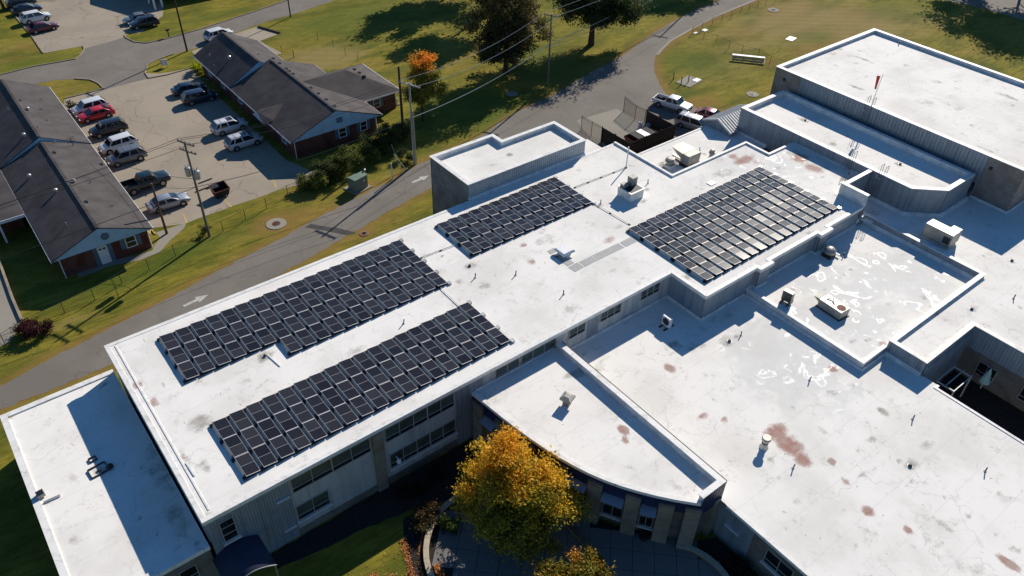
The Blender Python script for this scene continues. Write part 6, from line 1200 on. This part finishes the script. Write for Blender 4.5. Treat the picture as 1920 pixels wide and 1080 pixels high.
def car(label, p, ang, kind, col, cat='car', group='parked cars', rack=False, sunroof=False, spoiler=False):
    t = thing('parked_' + {'suv': 'suv', 'sedan': 'car', 'truck': 'pickup_truck', 'van': 'van'}[kind], label, cat, (p[0], p[1], .012), R(ang), group=group)
    if kind == 'suv': L, Wd, zb, hood, belt, roof, wr, wbx = 4.75, 1.9, .28, .98, 1.08, 1.72, .36, (-1.42, 1.42); cab = (1.35, .62, -1.75, -2.3)
    elif kind == 'van': L, Wd, zb, hood, belt, roof, wr, wbx = 5.1, 1.95, .24, .98, 1.05, 1.78, .34, (-1.5, 1.5); cab = (1.75, .9, -2.1, -2.5)
    elif kind == 'sedan': L, Wd, zb, hood, belt, roof, wr, wbx = 4.75, 1.82, .22, .86, .95, 1.44, .33, (-1.38, 1.42); cab = (1.25, .35, -1.05, -1.85)
    else: L, Wd, zb, hood, belt, roof, wr, wbx = 5.7, 1.98, .42, 1.12, 1.22, 1.86, .40, (-1.75, 1.75); cab = (1.45, .85, -.55, -.85)
    h = L / 2; w_ = Wd / 2; M = PT[col]
    rear = belt - (.02 if kind in ('suv', 'van') else .06)
    st = [(-h, zb + .15, rear - .18, w_ * .86), (-h + .12, zb, rear - .02, w_ * .95), (-h + .6, zb, rear, w_), (0, zb - .03, belt, w_), (cab[0] - .1, zb, belt - .02, w_), (h - .75, zb, hood, w_ * .98), (h - .22, zb + .02, hood - .1, w_ * .92), (h, zb + .15, hood - .32, w_ * .78)]
    if kind == 'truck': st = [(-.95, zb, belt, w_), (0, zb, belt, w_), (cab[0] - .05, zb, belt - .02, w_), (h - .6, zb, hood, w_ * .97), (h - .12, zb + .02, hood - .06, w_ * .93), (h, zb + .12, hood - .3, w_ * .85)]
    ring = lambda s: [(s[0], -s[3] * .93, s[1]), (s[0], -s[3], s[1] + .18), (s[0], -s[3], s[2] - .22), (s[0], -s[3] * .93, s[2]), (s[0], s[3] * .93, s[2]), (s[0], s[3], s[2] - .22), (s[0], s[3], s[1] + .18), (s[0], s[3] * .93, s[1])]
    mb = MB(); loft(mb, st, ring); mb.build('body', M, t, smooth=True, bevel=.05)
    xa, xb, xc, xd = cab; wb, wt = w_ * .93, w_ * .78; zb2 = belt - .03
    B = [(xa, -wb, zb2), (xa, wb, zb2), (xd, wb, zb2), (xd, -wb, zb2)]; U = [(xb, -wt, roof - .03), (xb, wt, roof - .03), (xc, wt, roof), (xc, -wt, roof)]
    mb = MB(); mb.hexa(B, U); mb.build('cabin', M, t, smooth=True, bevel=.09)
    cen = Vector(((xa + xd) / 2, 0, (belt + roof) / 2))
    def glass(c4, nm, m=M_CGLASS, sh=.10, off=.016):
        c4 = [Vector(c) for c in c4]; m0 = sum(c4, Vector()) / len(c4); q = []
        for c in c4: d = m0 - c; q.append(c + d.normalized() * min(sh, d.length * .3))
        nn = (q[1] - q[0]).cross(q[2] - q[0]).normalized(); 
        if nn.dot(m0 - cen) < 0: nn = -nn
        mb = MB(); mb.add([tuple(c + nn * off) for c in q] + [tuple(c - nn * .03) for c in q], [tuple(range(len(q)))] + [(i, len(q) + i, len(q) + (i + 1) % len(q), (i + 1) % len(q)) for i in range(len(q))]); return mb.build(nm, m, t)
    glass([B[0], B[1], U[1], U[0]], 'windscreen'); glass([B[2], B[3], U[3], U[2]], 'rear_window')
    for s in (0, 1):
        b0, b1, u1, u0 = (B[0], B[3], U[3], U[0]) if s == 0 else (B[1], B[2], U[2], U[1]); lerp = lambda a, b, q: tuple(a[i] + (b[i] - a[i]) * q for i in range(3))
        cuts = (0, .46, .80, 1) if kind in ('suv', 'van') else (0, .5, 1)
        for a, b in zip(cuts[:-1], cuts[1:]): glass([lerp(b0, b1, a), lerp(b0, b1, b), lerp(u0, u1, b), lerp(u0, u1, a)], 'side_window', sh=.10)
    for x in wbx:
        for s in (-1, 1):
            mb = MB(); mb.tube((x, s * (w_ - .30), wr + .02), (x, s * (w_ + .012), wr + .02), wr + .07, 18); mb.build('wheel_arch', M_TRIM, t)
            mb = MB(); mb.tube((x, s * (w_ - .22), wr), (x, s * (w_ + .03), wr), wr, 18); wh = mb.build('wheel', M_TYRE, t); mb = MB(); mb.tube((x, s * (w_ + .02), wr), (x, s * (w_ + .042), wr), wr * .62, 12); mb.build('rim', M_RIM, wh)
    for s in (-1, 1):
        mb = MB(); mb.box((h - .12, s * w_ * .70, hood - .22), (.26, .36, .13)); mb.build('headlight', M_HEAD, t, bevel=.03)
        mb = MB(); mb.box((-h + .05, s * w_ * .80, rear - .2), (.16, .24, .2)); mb.build('tail_light', M_TAIL, t, bevel=.02)
        mb = MB(); mb.box((xa - .25, s * (w_ + .06), belt + .04), (.16, .16, .12)); mb.build('mirror', M, t, bevel=.03)
    mb = MB(); mb.box((h - .02, 0, zb + .22), (.1, w_ * 1.3, .22)); mb.build('grille', M_TRIM, t, bevel=.02)
    if kind != 'truck': mb = MB(); mb.box((-h + .03, 0, zb + .12), (.14, w_ * 1.7, .2)); mb.build('rear_bumper', M_TRIM if kind == 'suv' else M, t, bevel=.03)
    if rack:
        mb = MB()
        for s in (-1, 1): mb.tube((xb - .1, s * wt * .85, roof + .05), (xc + .1, s * wt * .85, roof + .06), .022, 6)
        for q in (.3, .7): mb.tube((xb + (xc - xb) * q, -wt * .85, roof + .06), (xb + (xc - xb) * q, wt * .85, roof + .06), .02, 6)
        mb.build('roof_rack', M_GALV, t)
    if sunroof: mb = MB(); mb.box(((xb * .8 + xc * .2), 0, roof - .005), (.75, wt * 1.25, .02)); mb.build('sunroof', M_CGLASS, t)
    if spoiler: mb = MB(); mb.box((-h + .2, 0, rear + .12), (.22, w_ * 1.5, .04)); mb.box((-h + .2, -w_ * .6, rear + .05), (.1, .05, .12)); mb.box((-h + .2, w_ * .6, rear + .05), (.1, .05, .12)); mb.build('spoiler', M, t)
    if kind == 'truck':
        mb = MB(); x0, x1 = -h, -.9; mb.box2(x0, x1, -w_, -w_ + .1, zb + .1, belt - .03); mb.box2(x0, x1, w_ - .1, w_, zb + .1, belt - .03); mb.box2(x0, x0 + .08, -w_ + .1, w_ - .1, zb + .2, belt - .05); mb.box2(x0 + .08, x1, -w_ + .1, w_ - .1, zb + .12, zb + .2); mb.build('cargo_bed', M, t, bevel=.02)
        mb = MB(); mb.box2(x0 + .1, x1 - .02, -w_ + .11, w_ - .11, zb + .2, zb + .24); mb.build('bed_liner', M_TRIM, t); mb = MB(); mb.box((-h - .06, 0, zb + .15), (.16, w_ * 1.9, .18)); mb.build('rear_bumper', M_GALV, t)
    return t
def side(a, b, off=.9): # wheel contact points on the near side -> centre
    return ((a[0] + b[0]) / 2, (a[1] + b[1]) / 2 + off)
car('white suv at the far end of the left row, beside the red car', side((15.17, 114.86), (18.99, 115.26)), 182, 'suv', 'white', group='cars in the clinic parking lot')
car('bright red sedan between the first white suv and the black crossover', side((15.72, 112.56), (18.61, 112.78)), 183, 'sedan', 'red', group='cars in the clinic parking lot', spoiler=True)
car('black crossover between the red car and the second white suv', side((15.91, 107.46), (18.59, 107.17)), 179, 'suv', 'black', group='cars in the clinic parking lot')
car('white suv tucked behind the grey suv in the left row', side((15.40, 102.13), (18.53, 102.42)), 183, 'suv', 'white', group='cars in the clinic parking lot')
car('grey suv parked in front of the white suv in the left row', side((15.41, 98.69), (18.29, 98.39)), 180, 'suv', 'grey', group='cars in the clinic parking lot', rack=True)
car('dark teal pickup truck with open bed beside the short pole stub', side((14.99, 90.89), (18.41, 90.78), 1.0), 1, 'truck', 'teal', 'pickup truck', group='cars in the clinic parking lot')
car('silver sedan nearest the footpath in front of the pole stub', side((15.96, 85.40), (18.95, 85.16)), -2, 'sedan', 'silver', group='cars in the clinic parking lot')
car('white suv with sunroof beside the east clinic, above the pearl suv', side((29.15, 98.68), (32.00, 98.65)), 0, 'suv', 'white', group='cars in the clinic parking lot', rack=True, sunroof=True)
car('pearl grey suv with sunroof nearest the east clinic entry shade', side((29.14, 93.75), (31.74, 93.61)), 1, 'suv', 'pearl', group='cars in the clinic parking lot', rack=True, sunroof=True)
car('dark navy sedan farther away in the shaded pair beside the east clinic', side((28.72, 113.27), (32.11, 113.00)), -4, 'sedan', 'navy', group='cars in the clinic parking lot')
car('dark navy suv nearer the viewer in the shaded pair beside the east clinic', side((28.91, 109.61), (32.24, 109.30)), -4, 'suv', 'navy', group='cars in the clinic parking lot')
car('maroon sedan in the upper left lot, nearest the street', side((17.92, 149.45), (20.74, 149.45)), 2, 'sedan', 'maroon', group='cars in the upper left lot')
car('white suv in the upper left lot behind the maroon sedan', side((17.89, 154.29), (21.04, 154.74)), 4, 'suv', 'white', group='cars in the upper left lot')
car('dark blue car behind the white suv in the upper left lot', side((17.64, 159.49), (20.73, 159.82)), 2, 'sedan', 'navy', group='cars in the upper left lot')
car('dark grey car partly under the tree at the top left corner', side((17.72, 162.51), (20.68, 163.31), 1.5), 2, 'suv', 'black', group='cars in the upper left lot')
car('black suv on the right side of the upper lot, closer to the street', side((31.78, 141.78), (35.08, 141.50)), 176, 'suv', 'black', group='cars in the upper left lot')
car('silver grey car half hidden behind the black suv in the upper lot', side((31.81, 144.64), (34.78, 144.34)), 177, 'sedan', 'grey', group='cars in the upper left lot')
car('white car showing behind the far corner of the east clinic roof', (41.75, 130.64), 8, 'suv', 'white', group='cars by the side pad')
car('white pickup truck with dark empty bed parked by the bin enclosure', (84.9, 68.9), -73, 'truck', 'white', 'pickup truck', group='vehicles behind the low roof')
car('silver minivan between the white pickup and the metal gable roof', (82.9, 63.0), -72, 'van', 'silver', 'minivan', group='vehicles behind the low roof', rack=True)
car('crimson car behind the silver minivan', (87.0, 63.2), -72, 'sedan', 'pinkred', group='vehicles behind the low roof')
# ================= TREES AND SHRUBS =================
def foliage(name, parent, blobs_, n, size, colfn, seed, clump=9, kind=None, lump=330):
    r = np.random.default_rng(seed); vol = np.array([b[3] * b[4] * b[5] for b in blobs_]); pr = vol / vol.sum(); nc = max(1, n // clump)
    K = max(9, n // lump); bi = r.choice(len(blobs_), K, p=pr); B = np.array(blobs_, float)[bi]
    d = r.normal(size=(K, 3)); d /= np.linalg.norm(d, axis=1, keepdims=True); rad = r.uniform(.1, 1.0, K) ** .4 * (1 + .07 * r.normal(size=K))
    LC = B[:, :3] + d * rad[:, None] * B[:, 3:6]; LT = r.normal(size=K); ls = np.array([b[3] for b in blobs_]).mean() * .25 * r.uniform(.6, 1.5, K)
    li = r.integers(0, K, nc); e = r.normal(size=(nc, 3)); e /= np.linalg.norm(e, axis=1, keepdims=True)
    cc = LC[li] + e * (ls[li] * r.uniform(.3, 1.25, nc))[:, None] * np.array([1, 1, .7]); ctint = LT[li] * .75 + r.normal(size=nc) * .65
    C = np.repeat(cc, clump, 0) + r.normal(size=(nc * clump, 3)) * (size * 2.1) * np.array([1, 1, .75]); tint = np.repeat(ctint, clump)
    C[:, 2] = np.maximum(C[:, 2], .03)
    N = len(C); a = r.normal(size=(N, 3)); a /= np.linalg.norm(a, axis=1, keepdims=True); b = np.cross(a, r.normal(size=(N, 3))); b /= np.linalg.norm(b, axis=1, keepdims=True)
    s = size * r.uniform(.6, 1.25, N)[:, None]; V = np.stack([C - a * s, C + b * s * .55, C + a * s, C - b * s * .55], 1).reshape(-1, 3)
    col = colfn(C, tint, r); col = np.clip(col, .004, 1); CC = np.concatenate([np.repeat(col, 4, 0), np.ones((4 * N, 1))], 1)
    return npmesh(name, V, np.arange(4 * N).reshape(-1, 4), M_LEAF, {'lc': CC}, parent=parent, kind=kind)
def limbs(parent, base_h, tips, r0, top, n2=3, seed=1):
    r = random.Random(seed); mb = MB(); mb.tube((0, 0, -.05), (top[0] * .5, top[1] * .5, base_h), r0, 10, r0 * .7); mb.tube((top[0] * .5, top[1] * .5, base_h - .05), (top[0], top[1], top[2]), r0 * .7, 8, r0 * .15); mb.build('trunk', M_BARK, parent)
    mb = MB()
    for x, y, z in tips:
        f = r.uniform(.2, .75); s = Vector((top[0] * (.5 + .5 * f), top[1] * (.5 + .5 * f), base_h + (top[2] - base_h) * f * .6)); e = Vector((x, y, z)); mid = s.lerp(e, .5) + Vector((0, 0, .15))
        mb.tube(s, mid, r0 * .3, 6, r0 * .18); mb.tube(mid, e, r0 * .18, 6, r0 * .05)
        for _ in range(n2): q = mid.lerp(e, r.uniform(.2, .9)); mb.tube(q, q + Vector((r.uniform(-1, 1), r.uniform(-1, 1), r.uniform(-.2, .9))) * (r0 * 5), r0 * .08, 5, r0 * .03)
    mb.build('limb', M_BARK, parent)
def mixc(a, b, t): t = np.clip(t, 0, 1)[:, None]; return np.array(a) * (1 - t) + np.array(b) * t
# the yellow courtyard tree
t = thing('maple_tree', 'golden yellow and green autumn tree beside the curved wing', 'tree', (22.6, 27.2, 0))
bl = [(-.2, .6, 7.2, 2.3, 2.3, 2.0), (-.3, .3, 5.6, 3.2, 3.1, 2.2), (1.4, -.6, 4.6, 2.9, 2.7, 2.0), (-1.6, .4, 4.0, 2.6, 2.5, 1.7), (.2, -1.2, 3.0, 3.2, 2.7, 1.5), (1.9, -1.6, 3.6, 2.2, 2.2, 1.5), (-.3, .8, 8.6, 1.1, 1.1, 1.0), (-2.4, 1.6, 4.6, 1.5, 1.4, 1.2), (2.9, -2.4, 3.4, 1.8, 1.7, 1.2), (.6, -3.0, 2.4, 2.6, 1.8, 1.1), (-1.6, -1.8, 2.2, 2.2, 1.8, 1.0), (2.6, .2, 4.8, 1.7, 1.7, 1.3)]
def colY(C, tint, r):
    x, y, z = C.T; yellowing = .62 + .13 * (z - 5.2) + .14 * (x * .75 + y * .66) + .38 * tint + r.normal(size=len(x)) * .18  # leaves turn more golden towards the exposed top and far side
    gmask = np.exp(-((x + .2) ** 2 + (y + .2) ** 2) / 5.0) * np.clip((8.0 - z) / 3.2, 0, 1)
    c = mixc((.27, .25, .03), (.80, .50, .035), yellowing - .40 * gmask); c = mixc_arr(c, (.72, .32, .018), np.clip((z - 6.0) * .22 + .22 * tint + np.where(x < -.5, .15, 0), 0, .75)); c = mixc_arr(c, (.13, .19, .025), np.clip(gmask * .8 + (3.0 - z) * .18, 0, .7)); return c * r.uniform(.65, 1.25, (len(x), 1))
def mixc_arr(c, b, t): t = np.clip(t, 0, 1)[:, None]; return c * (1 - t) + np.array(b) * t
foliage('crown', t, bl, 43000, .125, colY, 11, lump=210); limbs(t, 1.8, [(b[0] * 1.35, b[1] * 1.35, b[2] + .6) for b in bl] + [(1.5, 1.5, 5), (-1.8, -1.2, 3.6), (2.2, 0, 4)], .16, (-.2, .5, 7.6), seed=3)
t = thing('maple_tree', 'small green and orange tree cut by the bottom edge beside the yellow tree', 'tree', (23.0, 20.3, 0))
bl = [(-2.0, .9, 2.2, 1.5, 1.4, .9), (.2, .0, 2.7, 1.7, 1.6, 1.1), (-1.0, .5, 2.2, 1.3, 1.2, .9), (1.3, -.6, 2.1, 1.3, 1.2, .9), (0, -1.2, 2.0, 1.6, 1.4, 1.0)]
def colS(C, tint, r):
    c = mixc((.11, .15, .022), (.50, .32, .03), .25 + .3 * tint + .2 * (C[:, 2] - 2.5)); c = mixc_arr(c, (.60, .17, .02), np.clip(tint * .35 - .1, 0, .6)); return c * r.uniform(.6, 1.2, (len(C), 1))
foliage('crown', t, bl, 15000, .11, colS, 12, lump=200); limbs(t, .9, [(b[0], b[1], b[2]) for b in bl], .08, (0, 0, 3.0), seed=5)
# orange topped tree
t = thing('maple_tree', 'slender tree with bright orange top standing behind the utility poles', 'tree', (*(53.33, 86.80), 0))
bl = [(0, 0, 8.7, 1.9, 1.9, 1.0), (.1, 0, 7.2, 2.2, 2.2, 1.2), (.4, -.3, 5.6, 1.9, 1.8, 1.2), (1.1, -.9, 4.6, 1.7, 1.6, 1.1), (-.7, .6, 4.4, 1.5, 1.4, 1.2), (.1, .2, 3.2, 1.3, 1.3, .9)]
def colO(C, tint, r):
    z = C[:, 2]; c = mixc((.13, .16, .025), (.36, .30, .045), .45 + .35 * tint); c = mixc_arr(c, (.92, .34, .03), np.clip((z - 7.7) * .9 + .25 * tint, 0, 1)); c = mixc_arr(c, (.55, .30, .03), np.clip((z - 7.2) * .5 * (tint > .6), 0, .8)); return c * r.uniform(.65, 1.25, (len(z), 1))
foliage('crown', t, bl, 24000, .13, colO, 13, lump=300); limbs(t, 3.0, [(b[0], b[1], b[2]) for b in bl], .17, (0, 0, 8.4), seed=6)
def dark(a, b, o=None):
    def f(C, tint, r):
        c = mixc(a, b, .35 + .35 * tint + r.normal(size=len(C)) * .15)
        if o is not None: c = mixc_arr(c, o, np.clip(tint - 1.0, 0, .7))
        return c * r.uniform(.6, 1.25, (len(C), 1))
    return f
def big_tree(label, base, bl, n, size, cf, seed, r0=.45, name='oak_tree', h0=3.0, grp=None):
    t = thing(name, label, 'tree', (base[0], base[1], 0), group=grp); foliage('crown', t, bl, n, size, cf, seed); top = max(bl, key=lambda b: b[2]); limbs(t, h0, [(b[0], b[1], b[2]) for b in bl], r0, (top[0], top[1], top[2]), seed=seed); return t
big_tree('tall dark brown green tree left of the slim utility pole', (72.28, 92.32), [(0, 0, 11.5, 4.2, 4.2, 3.2), (-1.5, .8, 8.5, 4.8, 4.6, 3.0), (2.2, -1.0, 7.0, 4.4, 4.2, 2.8), (-2.0, -1.2, 5.2, 4.2, 4.0, 2.4), (1.6, .6, 4.2, 4.6, 4.2, 2.2), (0, 0, 14.2, 2.6, 2.6, 2.2)], 42000, .19, dark((.045, .055, .018), (.17, .125, .045), (.27, .21, .06)), 21)
big_tree('wide dark green tree right of the slim utility pole at the road bend', (90.94, 93.03), [(0, 0, 11, 5, 5, 3.2), (-3.5, 2.0, 9.0, 4.4, 4.2, 2.8), (4.0, -2.5, 8.0, 4.6, 4.2, 2.6), (1, 0, 6.5, 5.2, 4.8, 2.2), (-2.5, 0, 5.8, 3.5, 3.5, 2.0), (5.0, -3.2, 5.5, 3.8, 3.2, 2.0)], 44000, .19, dark((.035, .062, .020), (.11, .145, .04), (.20, .15, .05)), 22, r0=.6)
big_tree('broad tree standing beyond the top edge that shades the lawn', (88.0, 127.0), [(0, 0, 10.5, 6.5, 6.5, 3.6), (-5, 1, 9.5, 4.5, 4.5, 2.8), (5, -3, 10, 5, 5, 2.8), (0, 0, 14, 4, 4, 2.6)], 20000, .30, dark((.02, .035, .010), (.06, .07, .02)), 23, grp='trees beyond the top edge')
big_tree('dense tree behind the tall dark tree, hidden above the top edge', (84.5, 113.2), [(0, 0, 10.5, 5.5, 5.5, 2.8), (-4, 1, 9.6, 4, 4, 2.2), (3, 2, 13, 4, 4, 2.4)], 14000, .30, dark((.02, .035, .010), (.06, .07, .02)), 28, grp='trees beyond the top edge')
big_tree('second tree beyond the top edge near the far road', (127, 103), [(0, 0, 8, 5, 5, 3), (-3, 2, 6.5, 4, 4, 2.6), (4, -1, 7, 4, 4, 2.6)], 13000, .30, dark((.02, .035, .010), (.06, .07, .02)), 24, grp='trees beyond the top edge')
big_tree('tree beyond the top right corner that shades the far field', (184, 64), [(-4, 0, 15, 8, 8, 4), (-8, 5, 13, 7, 7, 3.5), (-9, -6, 11.5, 7, 7, 3.2), (-3, -9, 14, 7, 6, 3), (-1, 8, 14, 7, 6, 3)], 34000, .34, dark((.02, .035, .010), (.06, .07, .02)), 25, grp='trees beyond the top edge')
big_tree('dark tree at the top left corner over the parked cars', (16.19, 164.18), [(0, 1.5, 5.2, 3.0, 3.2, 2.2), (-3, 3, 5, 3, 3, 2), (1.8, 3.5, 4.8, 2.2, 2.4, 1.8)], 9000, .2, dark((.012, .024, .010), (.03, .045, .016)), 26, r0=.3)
def bush(label, p, r_, h, cf, seed, n=2600, size=.09, name='bush', grp=None, z=None):
    t = thing(name, label, 'bush', (p[0], p[1], 0), group=grp); foliage('leaves', t, [(0, 0, h * .55, r_, r_, h * .45), (r_ * .3, -r_ * .2, h * .4, r_ * .8, r_ * .8, h * .38), (-r_ * .3, r_ * .3, h * .45, r_ * .7, r_ * .7, h * .4)], n, size, cf, seed)
    mb = MB()
    for k in range(5): mb.tube((0, 0, 0), (r_ * .5 * math.cos(k * 1.3), r_ * .5 * math.sin(k * 1.3), h * .7), .035, 5, .012)
    mb.build('stem', M_BARK, t); return t
bush('round yellow green bush at the corner of the east clinic', (34.10, 120.43), 1.15, 1.9, dark((.25, .32, .015), (.60, .62, .02)), 31, 3600, .1)
bush('dark red barberry bush beside the end of the left driveway', (-0.50, 71.88), 1.6, 1.6, dark((.045, .012, .014), (.12, .028, .030)), 32, 5200, .09)
bush('small dark bush at the foot of the left clinic roof edge', (14.9, 118.2), .8, 1.4, dark((.02, .03, .01), (.06, .07, .02)), 33, 1200)
gcf = dark((.08, .11, .02), (.26, .28, .05), (.36, .33, .08))
for i, (p, r_, h, lab, nm) in enumerate((((32.80, 80.02), 1.5, 2.3, 'bristly green bush at the left end of the hedge by the lot corner', 'bush'), ((34.77, 80.73), 1.6, 2.9, 'darker taller bush second from the left in the hedge', 'bush'), ((36.71, 80.89), 1.3, 1.8, 'low pale green bush in the middle of the hedge', 'bush'), ((38.58, 81.13), 1.9, 3.0, 'bright yellow green bush behind the green cabinet', 'bush'), ((41.30, 82.11), 1.6, 2.0, 'rounded green bush right of the bright hedge bush', 'bush'), ((44.07, 83.17), 1.8, 2.4, 'dark bush in the hedge nearest the paired poles', 'bush'), ((47.16, 84.47), 1.6, 2.6, 'dark leafy shrub just left of the dark second pole', 'bush'))): bush(lab, p, r_ * 1.12, h, gcf if i not in (1, 5, 6) else dark((.05, .07, .02), (.16, .18, .04)), 40 + i, 6500, .1, grp='hedge bushes behind the chain link fence')
bush('vine covered base of the transformer pole', (18.81, 78.41), .55, 1.5, dark((.03, .05, .012), (.10, .12, .02)), 50, 900, .07); bush('leafy undergrowth at the foot of the paired poles', (45.87, 78.81), 1.2, 1.6, dark((.02, .03, .01), (.07, .08, .02)), 51, 1800, .09)
bush('tawny ornamental grass clump left of the seat wall', (17.36, 31.66), .95, 1.1, dark((.06, .05, .02), (.22, .13, .04)), 52, 2600, .08); bush('second tawny clump closer to the seat wall cap', (18.29, 32.34), .8, 1.1, dark((.06, .05, .02), (.25, .12, .05)), 53, 2200, .08)
bush('small green shrub inside the seat wall under the yellow tree', (18.97, 30.26), .7, 1.0, dark((.04, .07, .012), (.12, .16, .03)), 54, 1600, .08)
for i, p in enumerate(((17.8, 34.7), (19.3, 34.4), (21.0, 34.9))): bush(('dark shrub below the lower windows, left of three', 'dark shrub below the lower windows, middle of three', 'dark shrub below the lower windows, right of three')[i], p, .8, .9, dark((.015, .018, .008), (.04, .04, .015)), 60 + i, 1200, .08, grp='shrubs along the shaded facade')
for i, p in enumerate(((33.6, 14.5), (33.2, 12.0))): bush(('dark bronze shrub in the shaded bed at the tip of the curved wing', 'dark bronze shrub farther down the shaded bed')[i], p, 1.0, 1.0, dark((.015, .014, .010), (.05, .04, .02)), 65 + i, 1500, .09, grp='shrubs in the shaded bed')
# fallen leaves
def litter(name, pts, size, cols, label, z=.05):
    r = np.random.default_rng(hash(name) % 1000 + len(pts)); P = np.array(pts); N = len(P); a = r.normal(size=(N, 3)); a[:, 2] *= .25; a /= np.linalg.norm(a, axis=1, keepdims=True); b = np.cross(a, np.array([0, 0, 1.0]) + r.normal(size=(N, 3)) * .25); b /= np.linalg.norm(b, axis=1, keepdims=True); C = np.concatenate([P, np.full((N, 1), z) + r.uniform(0, .04, (N, 1))], 1)
    s = size * r.uniform(.6, 1.3, (N, 1)); V = np.stack([C - a * s, C + b * s * .6, C + a * s, C - b * s * .6], 1).reshape(-1, 3); V[:, 2] = np.maximum(V[:, 2], .02); ci = r.integers(0, len(cols), N); col = np.array(cols)[ci] * r.uniform(.7, 1.2, (N, 1))
    o = npmesh(name, V, np.arange(4 * N).reshape(-1, 4), M_LEAF, {'lc': np.concatenate([np.repeat(col, 4, 0), np.ones((4 * N, 1))], 1)}, kind='stuff'); tag(o, label, 'fallen leaves')
OR = [(.55, .16, .04), (.62, .24, .06), (.42, .10, .04), (.60, .34, .12)]
pts = [(PC[0] + (PR - .45 + abs(random.gauss(0, .22)) * -1) * math.cos(R(a)), PC[1] + (PR - .45 - abs(random.gauss(0, .22))) * math.sin(R(a))) for a in [random.uniform(158, 225) for _ in range(1500)]]
litter('leaf_litter', pts, .07, OR, 'orange fallen leaves drifted along the inside of the seat wall', .075)
pts = [(PC[0] + (PR + .42 + abs(random.gauss(0, .08))) * math.cos(R(a)), PC[1] + (PR + .42 + abs(random.gauss(0, .08))) * math.sin(R(a))) for a in [random.uniform(125, 165) for _ in range(500)]]
litter('leaf_litter', pts, .07, OR, 'orange fallen leaves on the outer side of the seat wall')
edge = [(15.75, 31.5), (15.25, 30.2), (14.6, 28.4), (14.25, 25.5)]; pts = []
for _ in range(700):
    i = random.randrange(3); f = random.random(); pts.append((edge[i][0] + (edge[i + 1][0] - edge[i][0]) * f + random.gauss(-.12, .16), edge[i][1] + (edge[i + 1][1] - edge[i][1]) * f))
pts += [(random.uniform(7, 15), random.uniform(25, 32)) for _ in range(240)] + [(12.2 + random.gauss(0, .25), 30.1 + random.gauss(0, .2)) for _ in range(90)] + [(13.2 + random.gauss(0, .2), 29.2 + random.gauss(0, .3)) for _ in range(70)]
litter('leaf_litter', pts, .06, OR, 'scattered orange leaves on the sunny corner of lawn at the bottom')
pts = [(random.uniform(18, 33), random.uniform(14, 31)) for _ in range(260)]
litter('leaf_litter', pts, .06, [(.45, .38, .2), (.5, .25, .08), (.35, .30, .12)], 'a few leaves strewn over the shaded patio', .075)
print('objects', len(bpy.data.objects), 'tris', sum(len(m.loops) - 2 * len(m.polygons) for m in bpy.data.meshes))
# ledge pieces of the seat wall keep their joints; stub template already placed
